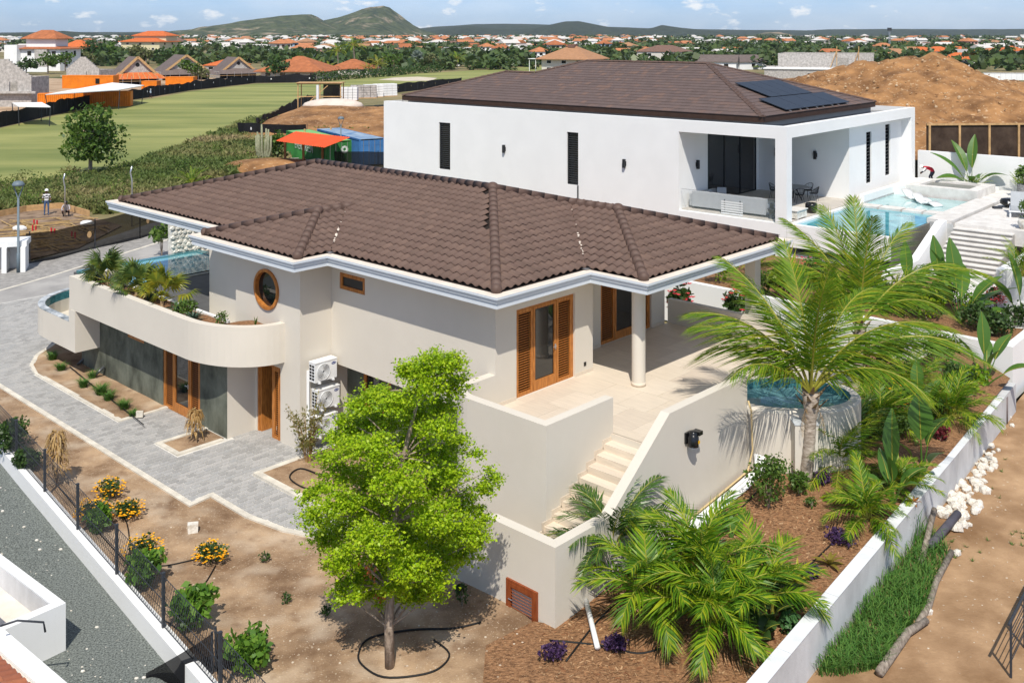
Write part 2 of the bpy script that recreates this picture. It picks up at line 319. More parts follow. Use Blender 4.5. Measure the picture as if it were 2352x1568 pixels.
def pin(x, y, poly):
    c = False; n = len(poly); j = n - 1
    for i in range(n):
        xi, yi, xj, yj = poly[i][0], poly[i][1], poly[j][0], poly[j][1]
        if (yi > y) != (yj > y) and x < (xj - xi) * (y - yi) / (yj - yi) + xi: c = not c
        j = i
    return c
def sheet(name, poly, zf, m, step=.5, jit=0, smooth=True, kind='structure', parent=None):
    """a ground sheet: exact outline, inner grid, height from zf"""
    rng = random.Random(len(poly) * 7 + 3)
    pts = []
    n = len(poly)
    for i in range(n):
        a = Vector(poly[i][:2]); b = Vector(poly[(i+1) % n][:2]); k = max(1, int((b - a).length / step))
        pts += [a.lerp(b, q / k) for q in range(k)]
    nb = len(pts)
    xs = [p[0] for p in poly]; ys = [p[1] for p in poly]
    x = min(xs) + step / 2
    while x < max(xs):
        y = min(ys) + step / 2
        while y < max(ys):
            px = x + rng.uniform(-1, 1) * step * .25; py = y + rng.uniform(-1, 1) * step * .25
            if pin(px, py, poly): pts.append(Vector((px, py)))
            y += step
        x += step
    vs, es, fs, *_ = mgeo.delaunay_2d_cdt(pts, [], [list(range(nb))], 1, 1e-4)
    b = MB(); b.add([(v.x, v.y, zf(v.x, v.y)) for v in vs], [f if (vs[f[1]] - vs[f[0]]).cross(vs[f[2]] - vs[f[0]]) > 0 else f[::-1] for f in fs])
    return b.build(name, m, parent, smooth, kind=kind)
_vn = {}
def vnoise(x, y, seed=0):
    def h(i, j):
        k = (i, j, seed); r = _vn.get(k)
        if r is None: r = _vn[k] = random.Random(hash(k)).random()
        return r
    i, j = math.floor(x), math.floor(y); fx, fy = x - i, y - j; fx = fx*fx*(3-2*fx); fy = fy*fy*(3-2*fy)
    return lerp(lerp(h(i, j), h(i+1, j), fx), lerp(h(i, j+1), h(i+1, j+1), fx), fy)
def fbm(x, y, o=4, seed=0):
    a, s, t = 1, 0, 0
    for k in range(o): s += a * vnoise(x, y, seed + k); t += a; a *= .5; x *= 2.03; y *= 2.03
    return s / t
# ------------------------------------------------------------------ base ground, one sheet to the horizon
def nearlow(x, y): return -.6 if (y < 47 and -34 < x < 36) else 0
def gbase(x, y):
    z = -.02 if y < 900 else 2.0 * sst(900, 2600, y) - .02
    z -= .7 * (1 - sst(40, 46, y)) if -60 < x < 60 else 0
    return z
gx = sorted(set([-5200,-4000,-3000,-2200,-1600,-1200,-900,-700,-500] + list(range(-400, 401, 20)) + [500,700,900,1200,1600,2200,3000,4000,5200]))
gy = sorted(set([-60,-30] + list(range(0, 121, 6)) + list(range(130, 600, 20)) + list(range(600, 2700, 100)) + [3000,4000,5000,6400]))
b = MB(); b.add([(x, y, gbase(x, y)) for y in gy for x in gx], [(j*len(gx)+i, j*len(gx)+i+1, (j+1)*len(gx)+i+1, (j+1)*len(gx)+i) for j in range(len(gy)-1) for i in range(len(gx)-1)])
b.build('ground', M['grassland'], None, True, kind='structure')
def XY(p): return (p[0], p[1])
# boundary wall lines
lw_a = at(92.5, 1176, -.25); lw_b = at(380, 1523.7, -.25)            # outer foot of the fence wall
ld = (lw_b - lw_a).normalized(); ln = Vector((ld.y, -ld.x, 0)); ln = ln if ln.y > 0 else -ln       # ln points into the garden
lw0 = lw_a - ld * 14; lw1 = lw_b + ld * 9
rw_t = at(2310, 880, 1.0); rw_b = at(1775, 1500, 1.0)
rd = (rw_t - rw_b).normalized(); rn = Vector((rd.y, -rd.x, 0)); rn = rn if rn.x > 0 else -rn        # rn points to the sandy lot
rw0 = rw_b - rd * 7; rw1 = rw_t + rd * .2
# sheets
soil_poly = [XY(lw0 + ln * .1), XY(lw1 + ln * .1), XY(W(9, -14)), XY(W(4.6, -3.4)), XY(W(3.1, -3.0)), XY(W(2.9, .4)), XY(W(-9.3, .4)), XY(W(-9.3, -1.9)), XY(W(-26, -1.6)), XY(W(-27, -9))]
sheet('garden_soil', soil_poly, gz, M['soil'], .5)
mulch_poly = [XY(W(4.3, -3.3)), XY(W(4.7, -3.1)), XY(W(4.7, 4.6)), XY(W(4.2, 9.5)), XY(WV(4.6, -4)), XY(rw1 + rn * .1), XY(rw0 + rn * .1), XY(W(7.4, -13.4)), XY(W(4.9, -9.2)), XY(W(5.2, -7.4)), XY(W(4.4, -6.4)), XY(W(4.9, -5.4)), XY(W(4.1, -4.5))]
sheet('mulch_bed', mulch_poly, lambda x, y: gz(x, y) + .012, M['mulch'], .5)
grav_poly = [XY(lw0 + ln * .1), XY(lw1 + ln * .1), (-3, 8), (-40, 8), (-48, 30)]
sheet('gravel_lot', grav_poly, lambda x, y: -.25 + .03 * fbm(x * .8, y * .8), M['gravel'], .8)
sand_poly = [XY(rw0 + rn * .1), XY(rw1 + rd * 9 + rn * .1), XY(WV(12.5, 8)), (70, 46), (60, 6), (6, 4)]
sheet('sandy_lot', sand_poly, lambda x, y: .0 + .10 * fbm(x * .35, y * .35) + .04 * fbm(x * 1.3, y * 1.3, 3, 9), M['sand'], .7)
# street on the far left, pale carriageway with brick strips on both sides
def road(v): return XY(at(*v))
st_far = [(-160, 700), (0, 632), (120, 600), (392, 512), (700, 430)]
st_near = [(-160, 880), (0, 745), (180, 705), (460, 628), (800, 560)]
def roadstrip(f0, f1, z): 
    lo = [at(a[0], lerp(a[1], b_[1], f0)) for a, b_ in zip(st_far, st_near)]; hi = [at(a[0], lerp(a[1], b_[1], f1)) for a, b_ in zip(st_far, st_near)]
    b = MB(); n = len(lo); b.add([(p.x, p.y, z) for p in lo + hi], [(i, n+i, n+i+1, i+1) for i in range(n-1)]); return b
roadstrip(-.12, 1.05, .004).build('street', M['asphalt'], None, kind='structure')
roadstrip(-.05, .30, .008).build('brick_strip', M['brickroad'], None, kind='structure')
roadstrip(.88, 1.0, .008).build('brick_strip', M['brickroad'], None, kind='structure')
roadstrip(.30, .325, .010).build('road_edging', M['kerb'], None, kind='structure')
roadstrip(1.0, 1.04, .010).build('road_edging', M['kerb'], None, kind='structure')
# ------------------------------------------------------------------ driveway of small grey pavers
pave_out = [(-31, -4.2), (-26, -4.8), (-19.7, -5.05), (-6.35, -5.05), (-6.45, -4.38), (-4.6, -4.38), (-3.3, -4.15), (-2.3, -3.75), (-1.4, -3.0)]
pave_in = [(-1.4, -1.0), (-1.6, -3.0), (-6.6, -3.03), (-6.6, .1), (-9.35, .1), (-9.42, -2.1), (-13.1, -2.1), (-13.1, -3.82), (-19.7, -3.82), (-20.9, -3.55), (-22.0, -2.9), (-23.2, -1.55), (-24, 1.5), (-31, 2)]
pave_poly = pave_out + pave_in
pave = sheet('driveway', [XY(W(*p)) for p in pave_poly], lambda x, y: .052, M['joint'], 1.2, smooth=False)
rng = random.Random(11)
PL, PWd = .27, .185
def in_pave(s, t):
    if -10.66 < s < -9.3 and -3.85 < t < -2.0: return False
    return pin(s, t, pave_poly)
cells = []; cut_ = []
t = -5.2
row = 0
s = -30.8
while s < -1.3:
    t = -5.3 + (row % 2) * PL * .5
    while t < 2.2:
        ok_ = [in_pave(s, t + PL*(q/8-.5)) for q in range(9)]
        if all(ok_): cells.append((s, t))
        elif sum(ok_) > 2: i0 = ok_.index(True); i1 = 8 - ok_[::-1].index(True); cut_.append((s, t + PL*((i0+i1)/16-.5), (i1-i0)/8))
        t += PL
    s += PWd; row += 1
def dep(c): return W(*c).y
cells.sort(key=lambda c: W(*c).y)
def paver_geo(b, s, t, j, rz=0, ls=1):
    w, l = PWd / 2 - .011, PL / 2 * ls - .009; ch = .016; h0, h1 = .046, .064 + j
    pts = [(-w + ch*.6, -l), (w - ch*.6, -l), (w, -l + ch), (w, l - ch), (w - ch*.6, l), (-w + ch*.6, l), (-w, l - ch), (-w, -l + ch)]
    c, sn = math.cos(rz), math.sin(rz)
    b.prism([(s + x*c - y*sn, t + x*sn + y*c) for x, y in pts], h0, h1, bot=False)
pm = MB(); paver_geo(pm, 0, 0, 0); pme = pm.mesh('paver', M['paver'])
for c in cells[:300]:
    p = W(c[0], c[1]); obj('paver', pme, pave, (p.x, p.y, rng.uniform(-.003, .003)), TH + rng.uniform(-.02, .02))
b = MB()
for c in cells[300:]: paver_geo(b, c[0], c[1], rng.uniform(-.003, .003), rng.uniform(-.02, .02))
for c in cut_: paver_geo(b, c[0], c[1], 0, 0, c[2])
o = b.build('paver_field', M['paverjoin'], pave, kind='stuff'); o.location = HC; o.rotation_euler = (0, 0, TH)
def kerb(name, pts, w=.16, z0=-.1, z1=.085, side=1, m='kerb', closed=False):
    """kerb stones along a line in the house frame, one object per run"""
    P_ = [W(*p) for p in pts]; n = len(P_); off = []
    for i, p in enumerate(P_):
        a = P_[max(i-1, 0)]; c = P_[min(i+1, n-1)]
        d1 = (p - a).normalized() if i else (c - p).normalized(); d2 = (c - p).normalized() if i < n-1 else d1
        nn = (Vector((-d1.y, d1.x, 0)) + Vector((-d2.y, d2.x, 0))); nn.normalize()
        k = 1 / max(.5, nn.dot(Vector((-d1.y, d1.x, 0)))); off.append(p + nn * w * side * k)
    b = MB()
    for i in range(n - 1):
        q = [P_[i], P_[i+1], off[i+1], off[i]]
        if side < 0: q = q[::-1]
        b.prism([(v.x, v.y) for v in q], z0, z1)
    return b.build(name, M[m], pave)
kerb('kerb', pave_out[:-1], side=-1, z1=.075)
kerb('kerb', [(-13.1, -2.1), (-13.1, -3.82), (-19.7, -3.82), (-20.9, -3.55), (-22.0, -2.9), (-23.2, -1.55), (-24, 1.5)], side=-1, z1=.10)
kerb('kerb', [(-10.66, -2.16), (-10.66, -3.85), (-9.34, -3.85), (-9.34, -2.3)], side=1, z1=.10)
kerb('kerb', [(-6.6, -1.2), (-6.6, -3.03), (-1.6, -3.03)], side=1, z1=.13, w=.2)
sb = [W(-10.5, -3.7), W(-9.5, -3.7), W(-9.5, -2.2), W(-10.5, -2.2)]
sheet('planting_pit', [XY(p) for p in sb], lambda x, y: .069, M['soil'], .3)
sheet('bed_soil', [XY(W(*p)) for p in ((-13.2, -2.0), (-13.2, -3.72), (-19.7, -3.72), (-20.8, -3.45), (-21.9, -2.8), (-23.1, -1.45), (-23.9, 1.5), (-18, 1.5), (-18, -2.0))], lambda x, y: .072 + .05 * fbm(x*2, y*2), M['soil'], .4)
sheet('bed_soil', [XY(W(*p)) for p in ((-6.45, -2.9), (-1.6, -2.9), (-.2, -1.5), (-.2, .1), (-6.45, .1))], lambda x, y: .10 + .04 * fbm(x*2, y*2), M['soil'], .4)
# ------------------------------------------------------------------ boundary walls
def linewall(name, label, p0, p1, nrm, th, z0, z1, m, bays=None):
    b = MB(); a = [p0, p1, p1 + nrm * th, p0 + nrm * th]
    t_ = thing(name, label, 'wall', (p0.x, p0.y, 0))
    b.prism([(q.x - p0.x, q.y - p0.y) for q in a], z0, z1)
    b.build('masonry', m, t_); return t_
fw = linewall('fence_wall', 'low white rendered wall carrying the chain-link fence beside the dark gravel', lw0, lw1, ln, .26, -.6, .2, M['white'])
rwall = linewall('garden_wall', 'long weathered white garden wall between mulch bed and sandy lot', rw0, rw1, rn, .27, -.4, 1.0, M['wornwhite'])
M['copingw'] = mat('pale_grey_coping', (.66,.68,.70), .85, .06, 2)
# joints across the wall cap every 3 m
L_ = (rw1 - rw0).length
for k in range(1, int(L_ / 2.4)):
    p = rd * (k * 2.4); q = rd * (k * 2.4 + 2.385); b = MB(); a = [p - rn*.012, q - rn*.012, q + rn*.282, p + rn*.282]
    b.prism([(v.x, v.y) for v in a], 1.0, 1.014); b.build('coping', M['copingw'], rwall)
# fence with posts and wire mesh on the low wall
fence = thing('chain_link_fence', 'black chain-link fence with dark posts along the low white wall', 'fence', (lw0.x, lw0.y, .2))
px = [(28.8, 1056), (93.8, 1130.7), (171, 1220), (261, 1321), (370, 1442)]
posts = [((at(u, v, .2) - lw0).dot(ld)) for u, v in px]
gap = (posts[-1] - posts[0]) / 4
posts = [posts[0] + gap * k for k in range(-2, 8)]
pb = MB(); pb.box(-.03, .03, -.03, .03, 0, 1.12); pb.box(-.035, .035, -.035, .035, 1.12, 1.14); pbm = pb.mesh('post', M['metal'])
fo = ln * .16
for d in posts: obj('post', pbm, fence, ld * d + fo, math.atan2(ld.y, ld.x))
b = MB(); d0, d1 = posts[0], posts[-1]
n_ = int((d1 - d0) / .11)
for k in range(n_):
    for sgn in (1, -1):
        a = d0 + k * .11; p = ld * a + fo; q = ld * (a + sgn * .5) + fo
        b.bar((p.x, p.y, .03), (q.x, q.y, 1.05), .006, .006)
for z in (.04, .55, 1.06):
    p = ld * d0 + fo; q = ld * d1 + fo; b.bar((p.x, p.y, z), (q.x, q.y, z), .012, .012)
b.build('wire_mesh', M['metal'], fence, kind='stuff')
# ------------------------------------------------------------------ the beige villa
house = thing('villa', 'beige two-storey villa with a brown wavy-tiled hip roof and teak shutters', 'house', (HC.x, HC.y, 0), TH)
ZF, ZE = 2.8, 5.63
def panel(b, o, ud, nd, u0, u1, z0, z1, holes=(), rev=.14, mi=0):
    """wall skin on the plane through o along ud, outward normal nd, with real openings and reveals"""
    o = Vector(o); ud = Vector(ud); nd = Vector(nd)
    P_ = lambda u, z, d=0: o + ud * u + Vector((0, 0, z)) - nd * d
    flip = ud.cross(Vector((0, 0, 1))).dot(nd) < 0
    def q(a, c, e, g): b.quad(*((a, c, e, g) if not flip else (g, e, c, a)), mi=mi)
    us = sorted(set([u0, u1] + [x for h in holes for x in h[:2]])); zs = sorted(set([z0, z1] + [x for h in holes for x in h[2:4]]))
    for i in range(len(us)-1):
        for j in range(len(zs)-1):
            a0, a1, c0, c1 = us[i], us[i+1], zs[j], zs[j+1]; mu, mz = (a0+a1)/2, (c0+c1)/2
            if any(h[0] < mu < h[1] and h[2] < mz < h[3] for h in holes): continue
            q(P_(a0, c0), P_(a1, c0), P_(a1, c1), P_(a0, c1))
    for h in holes:
        a0, a1, c0, c1 = h[:4]
        if len(h) > 4:
            mu, mz, ru, rz = (a0+a1)/2, (c0+c1)/2, (a1-a0)/2, (c1-c0)/2; N = 32
            for k in range(N):
                A, B = 2*math.pi*k/N, 2*math.pi*(k+1)/N
                def sq(a):
                    c, s_ = math.cos(a), math.sin(a); m = max(abs(c), abs(s_)); return (mu + ru*c/m, mz + rz*s_/m)
                e0, e1 = (mu+ru*.985*math.cos(A), mz+rz*.985*math.sin(A)), (mu+ru*.985*math.cos(B), mz+rz*.985*math.sin(B))
                q(P_(*e1), P_(*e0), P_(*sq(A)), P_(*sq(B))); q(P_(*e0), P_(*e1), P_(*e1, rev), P_(*e0, rev))
            continue
        q(P_(a0, c0), P_(a0, c1), P_(a0, c1, rev), P_(a0, c0, rev)); q(P_(a1, c1), P_(a1, c0), P_(a1, c0, rev), P_(a1, c1, rev))
        q(P_(a0, c1), P_(a1, c1), P_(a1, c1, rev), P_(a0, c1, rev)); q(P_(a1, c0), P_(a0, c0), P_(a0, c0, rev), P_(a1, c0, rev))
    return b
X, Y_, mX, mY = (1,0,0), (0,1,0), (-1,0,0), (0,-1,0)
b = MB()
panel(b, (0,0,0), X, mY, -7, 0, 2.45, ZE+.1, [(-6.6,-5.38,4.77,5.27)])
panel(b, (0,0,0), Y_, X, 0, 4.03, -.1, ZE+.1, [(.8,3.23,ZF+.01,5.18)])
panel(b, (0,4.03,0), X, Y_, -1.22, 0, ZF, ZE+.1)
panel(b, (-1.22,0,0), Y_, X, 4.03, 9.4, ZF, ZE+.1, [(5.95,8.65,ZF+.01,5.2)])
panel(b, (0,-1.16,0), X, mY, -10.53, -7, 2.5, ZE+.1, [(-9.39,-8.11,3.98,5.19,1)])
panel(b, (0,-1.16,0), X, mY, -9.4, -7, -.1, 2.5, [(-9.3,-8.02,.055,2.3)])
panel(b, (-7,0,0), Y_, X, -1.16, .6, -.1, ZE+.1)
panel(b, (-10.53,0,0), Y_, mX, -1.16, -.9, 2.5, ZE+.1)
panel(b, (0,-.9,0), X, mY, -12.6, -10.53, 2.5, ZE+.1)
panel(b, (-12.6,0,0), Y_, mX, -.9, 10, -.1, ZE+.1)
panel(b, (0,9.4,0), X, Y_, -12.6, -1.22, -.1, ZE+.1)
panel(b, (-9.4,0,0), Y_, X, -2.15, -1.16, -.1, 2.55)
b.quad((-7,0,2.45),(-7,.6,2.45),(0,.6,2.45),(0,0,2.45))
b.quad((-12.6,-.9,2.6),(-7,-.9,2.6),(-7,9.4,2.6),(-12.6,9.4,2.6)); b.quad((-7,.6,2.46),(-7,9.4,2.46),(0,9.4,2.46),(0,.6,2.46))
b.build('wall', M['stucco'], house)
b = MB()
panel(b, (0,-2.15,0), X, mY, -19.6, -9.4, -.1, 2.55, [(-13.42,-11.02,.055,2.32), (-15.93,-14.73,1.86,2.42)])
panel(b, (-19.6,0,0), Y_, mX, -2.15, 6, -.1, 2.55)
b.build('ground_floor_wall', M['olive'], house, label='dark olive render of the lower storey')
b = MB(); panel(b, (0,.6,0), X, mY, -7, 0, -.1, 2.46, [(-6.2,-4.9,1.1,2.25)]); b.build('ground_floor_wall', M['olive'], house)
# --- windows and doors: frame mesh, each slat its own object
slat_cache = {}
def slat_mesh(w):
    k = round(w, 3)
    if k not in slat_cache:
        b = MB(); c, s_ = math.cos(R(38)), math.sin(R(38)); d = .030; h = .006
        pr = [(-d*c - h*s_, d*s_ - h*c), (d*c - h*s_, -d*s_ - h*c), (d*c + h*s_, -d*s_ + h*c), (-d*c + h*s_, d*s_ + h*c)]   # (depth, z); front edge low
        b.add([(-w/2, p[0], p[1]) for p in pr] + [(w/2, p[0], p[1]) for p in pr], [(0,3,2,1),(4,5,6,7),(0,1,5,4),(1,2,6,5),(2,3,7,6),(3,0,4,7)])
        slat_cache[k] = b
    return slat_cache[k]
smesh = {}
def joinery(parent, o, ud, nd, segs, z0, z1, m='teak', name='door', inset=.10, fr=.07, backing=True, label=None, pitch=.066, kick=.0):
    """door or window set: segs = [(kind, u0, u1)], kinds louvre / glass / solid"""
    o = Vector(o); ud = Vector(ud); nd = Vector(nd); off = -nd * inset
    d = obj(name, None, parent) if False else None
    fb = MB()
    fl = lambda u, z, dd=0: o + ud*u + Vector((0,0,z)) + off + nd*dd
    def rect(u0, u1, za, zb, t0=-.03, t1=.03):
        p = [fl(u0,za,t1), fl(u1,za,t1), fl(u1,zb,t1), fl(u0,zb,t1), fl(u0,za,t0), fl(u1,za,t0), fl(u1,zb,t0), fl(u0,zb,t0)]
        fb.add(p, [(0,1,2,3),(5,4,7,6),(4,0,3,7),(1,5,6,2),(3,2,6,7),(4,5,1,0)])
    U0, U1 = segs[0][1], segs[-1][2]
    rect(U0, U0+fr, z0, z1); rect(U1-fr, U1, z0, z1); rect(U0+fr, U1-fr, z1-fr, z1)
    kids_ = []
    for i, (k, u0, u1) in enumerate(segs):
        a = u0 + (fr if i == 0 else .012); c = u1 - (fr if i == len(segs)-1 else .012); st = .075
        if k in ('louvre', 'glass'):
            bz = .10 if k == 'louvre' else max(.10, kick)
            rect(a, a+st, z0, z1-fr, -.022, .036); rect(c-st, c, z0, z1-fr, -.022, .036)
            rect(a+st, c-st, z0, z0+bz, -.022, .036); rect(a+st, c-st, z1-fr-.08, z1-fr, -.022, .036)
            kids_.append((k, a+st, c-st, z0+bz, z1-fr-.08))
        else: kids_.append((k, a, c, z0, z1-fr))
    d = fb.build(name, M[m], parent, label=label)
    rot = math.atan2(ud.y, ud.x)
    if ud.cross(Vector((0,0,1))).dot(nd) < 0: rot += math.pi
    for k, a, c, za, zb in kids_:
        if k == 'louvre':
            w = c - a; key = (round(w, 3), m)
            if key not in smesh: smesh[key] = slat_mesh(w).mesh('slat', M[m])
            n = int((zb - za) / pitch); pt = (zb - za) / n
            for j in range(n): obj('slat', smesh[key], d, fl((a+c)/2, za + (j+.5)*pt), rot)
            if backing:
                q = MB(); q.quad(fl(a,za,-.045), fl(c,za,-.045), fl(c,zb,-.045), fl(a,zb,-.045)); q.build('backing', M['darkwood'], d)
        elif k == 'glass':
            q = MB(); q.quad(fl(a,za), fl(c,za), fl(c,zb), fl(a,zb)); q.build('pane', M['glass'], d)
        elif k == 'solid':
            q = MB(); n = 9
            for j in range(n): 
                za2, zb2 = lerp(za, zb, j/n)+.004, lerp(za, zb, (j+1)/n)-.004
                p = [fl(a,za2,.0), fl(c,za2,.0), fl(c,zb2,.0), fl(a,zb2,.0)]; q.quad(*p)
            q.build('leaf', M['darkwood'], d)
    if any(k == 'glass' for k, *_ in segs) and name == 'door':
        g = [s for s in segs if s[0] == 'glass'][0]; q = MB()
        h = fl(g[2]-.06, z0+1.05, .04); q.tube([h, h+nd*.05, h+nd*.05-ud*.13], .011, 6); q.box(h.x-.02, h.x+.02, h.y-.02, h.y+.02, h.z-.09, h.z+.05)
        q.build('handle', M['steel'], d)
    return d
joinery(house, (0,0,0), Y_, X, [('louvre',.8,1.53),('glass',1.53,2.5),('louvre',2.5,3.23)], ZF+.01, 5.18, kick=.28)
joinery(house, (-1.22,0,0), Y_, X, [('louvre',5.95,6.75),('glass',6.75,7.85),('louvre',7.85,8.65)], ZF+.01, 5.2, kick=.25)
joinery(house, (0,-2.15,0), X, mY, [('louvre',-13.42,-12.72),('glass',-12.72,-11.72),('louvre',-11.72,-11.02)], .056, 2.32, kick=.3, inset=.06)
joinery(house, (0,-1.16,0), X, mY, [('louvre',-8.5,-8.02)], .056, 2.3, inset=.05)
b = MB(); b.box(-9.3,-9.22,-1.13,-1.02,.056,2.3); b.box(-9.22,-8.5,-1.13,-1.02,2.22,2.3); b.box(-9.21,-9.13,-1.10,-.35,.06,2.2); b.build('door_frame', M['teak'], house)
b = MB()
for j in range(9): b.box(-9.2,-8.45,-.30,-.26,.08+j*.245,.08+(j+1)*.245-.01)
b.build('door', M['darkwood'], house, label='dark plank door standing open')
b = MB(); b.box(-9.3,-8.0,-1.0,-.2,.0,.05); b.build('door_sill', M['kerb'], house)
joinery(house, (0,0,0), X, mY, [('glass',-6.6,-5.38)], 4.77, 5.27, name='window', inset=.05, fr=.04)
joinery(house, (0,-2.15,0), X, mY, [('glass',-15.93,-14.73)], 1.86, 2.42, name='window', inset=.04, fr=.05)
joinery(house, (0,.6,0), X, mY, [('glass',-6.2,-4.9)], 1.1, 2.25, name='window', inset=.04, fr=.05)
# round window
b = MB(); N = 40
for k in range(N):
    A, B = 2*math.pi*k/N, 2*math.pi*(k+1)/N
    def rp(a, r, y): return (-8.75 + r*math.cos(a), y, 4.585 + r*.945*math.sin(a))
    for (r0, y0, r1, y1) in ((.665,-1.14,.665,-1.22),(.665,-1.22,.57,-1.22),(.57,-1.22,.57,-1.02)):
        b.quad(rp(A,r0,y0), rp(B,r0,y0), rp(B,r1,y1), rp(A,r1,y1))
rw = b.build('window', M['teak'], house, True, label='round window in a teak ring')
b = MB(); b.add([(-8.75 + .58*math.cos(2*math.pi*k/N), -1.08, 4.585 + .55*math.sin(2*math.pi*k/N)) for k in range(N)], [tuple(range(N))]); b.build('pane', M['glass'], rw)
# --- upper floor slab, planter balcony, block and basin
b = MB(); b.prism([(-23.2,-.9),(-12.61,-.9),(-12.61,9.4),(-23.2,9.4)], 2.35, 2.75); b.build('pool_deck', mat('roof_shaded_deck', (.10,.10,.10), .6, .15, 3), house)  # roof shade over the deck put into the tile colour
out = [(-18.6,-.9),(-18.6,-3.05)] + [(-10.4 + 2.6*math.sin(math.pi/2*k/16), -1.16 - 1.89*math.cos(math.pi/2*k/16)) for k in range(17)]
inn = [(-18.35,-.9),(-18.35,-2.8)] + [(-10.4 + 2.35*math.sin(math.pi/2*k/16), -1.16 - 1.64*math.cos(math.pi/2*k/16)) for k in range(17)]
b = MB(); n = len(out); z0, z1 = 2.53, 3.72
for i in range(n-1):
    (a, c), (d, e) = (out[i], out[i+1]), (inn[i], inn[i+1])
    b.quad((*a,z0),(*c,z0),(*c,z1),(*a,z1)); b.quad((*e,z0),(*d,z0),(*d,z1),(*e,z1)); b.quad((*a,z1),(*c,z1),(*e,z1),(*d,z1))
b.add([(*p, z0) for p in out] , [tuple(range(n-1,-1,-1))])
b.build('planter_balcony', M['stucco'], house)
soilp = [W(*p) for p in [(-18.36,-1.85),(-18.36,-2.79)] + inn[2:] + [(-9.6,-1.17),(-9.9,-1.85)]]
sheet('planter_soil', [XY(p) for p in soilp], lambda x, y: 3.42 + .10 * fbm(x*3, y*3), M['mulch'], .3)
b = MB(); b.box(-18.3,-9.95,-1.85,-1.73,2.6,3.52); b.box(-18.3,-9.9,-1.73,-.91,2.6,2.84); b.build('planter_kerb', M['white'], house)
bas = [(-18.1,-1.9),(-18.1,-3.06),(-20.9,-3.06)] + [(-20.9 - 2.6*math.sin(math.pi/2*k/10), -.46 - 2.6*math.cos(math.pi/2*k/10)) for k in range(1, 11)] + [(-23.5,1.8),(-18.1,1.8)]
basi = [(-18.35,-2.8),(-20.9,-2.8)] + [(-20.9 - 2.34*math.sin(math.pi/2*k/10), -.46 - 2.34*math.cos(math.pi/2*k/10)) for k in range(1, 11)] + [(-23.24,1.6)]
b = MB(); b.prism(bas, 1.03, 1.25); bo = bas[1:-1]
for i in range(len(bo)-1): b.quad((*bo[i],1.25),(*bo[i],2.05),(*bo[i+1],2.05),(*bo[i+1],1.25))
b.quad((-18.1,-3.06,1.25),(-18.1,-1.9,1.25),(-18.1,-1.9,2.52),(-18.1,-3.06,2.52))
b.quad((-18.62,-3.058,2.05),(-18.1,-3.058,2.05),(-18.1,-3.058,2.52),(-18.62,-3.058,2.52))
b.build('basin_wall', M['stucco'], house)
b = MB()
for i in range(len(basi)-1): b.quad((*basi[i],1.25),(*basi[i+1],1.25),(*basi[i+1],1.75),(*basi[i],1.75))
b.build('basin_lining', M['stucco'], house)
b = MB()
for i in range(len(basi)-1): b.quad((*basi[i],1.75),(*basi[i+1],1.75),(*basi[i+1],2.05),(*basi[i],2.05))
M['teal'] = mat('teal_mosaic', (.03,.13,.16), .25, .35, 18, col2=(.08,.26,.29), spec=.5)
M['slate'] = mat('grey_mottled_coping', (.22,.26,.29), .5, .35, 2.5, col2=(.62,.65,.67), det=4)
b.build('tile_band', M['teal'], house)
b = MB(); k0 = [(-18.62,-3.06)] + bas[2:13]; k1 = [(-18.62,-2.8)] + basi[1:12]
for i in range(len(k0)-1): b.add([(*k0[i],2.05),(*k1[i],2.05),(*k1[i+1],2.05),(*k0[i+1],2.05),(*k0[i],2.085),(*k1[i],2.085),(*k1[i+1],2.085),(*k0[i+1],2.085)], [(7,6,5,4),(0,4,5,1)[::-1],(0,3,7,4)[::-1],(1,2,6,5)[::-1]])
b.build('coping', M['slate'], house)
# left pool
b = MB(); b.box(-22.95,-22.65,-.9,4.6,1.3,2.86); b.box(-22.65,-19.15,4.3,4.6,2.4,2.86); b.build('pool_edge', M['teal'], house)
b = MB(); b.box(-19.15,-18.95,-.9,4.6,2.5,2.79); b.build('pool_edge', M['kerb'], house)
M['poolw'] = watermat('pool_water', (.16,.42,.47), (.10,.32,.38))
M['poolb'] = mat('pool_water_upper', (.055,.31,.40), .04, .2, 1.2, col2=(.14,.45,.52), spec=.5, det=2)
b = MB(); b.quad((-22.65,-.9,2.83),(-19.15,-.9,2.83),(-19.15,4.3,2.83),(-22.65,4.3,2.83)); b.build('pool_water', M['poolw'], house)
rng = random.Random(5)
cw = obj('coral_wall', MB().box(-23.3,-22.96,3.3,7.5,0,5.3).mesh('coral_wall', M['coral']), house)
for j in range(15):
    for i in range(18):
        y = 3.35 + i*.235 + rng.uniform(-.05,.05) + (j % 2)*.1; z = 2.35 + j*.2 + rng.uniform(-.04,.04)
        b = MB(); w, h, d = rng.uniform(.10,.15), rng.uniform(.08,.12), rng.uniform(.03,.08); pts = [(w*math.cos(a)*rng.uniform(.75,1.1), h*math.sin(a)*rng.uniform(.75,1.1)) for a in [k*math.pi/3+.2 for k in range(6)]]
        b.add([(-22.97, y+p[0], z+p[1]) for p in pts] + [(-22.96+d, y+p[0]*.7, z+p[1]*.7) for p in pts], [(k, (k+1) % 6, 6+(k+1) % 6, 6+k) for k in range(6)] + [tuple(range(6, 12))])
        b.build('stone', M['coral'], cw)
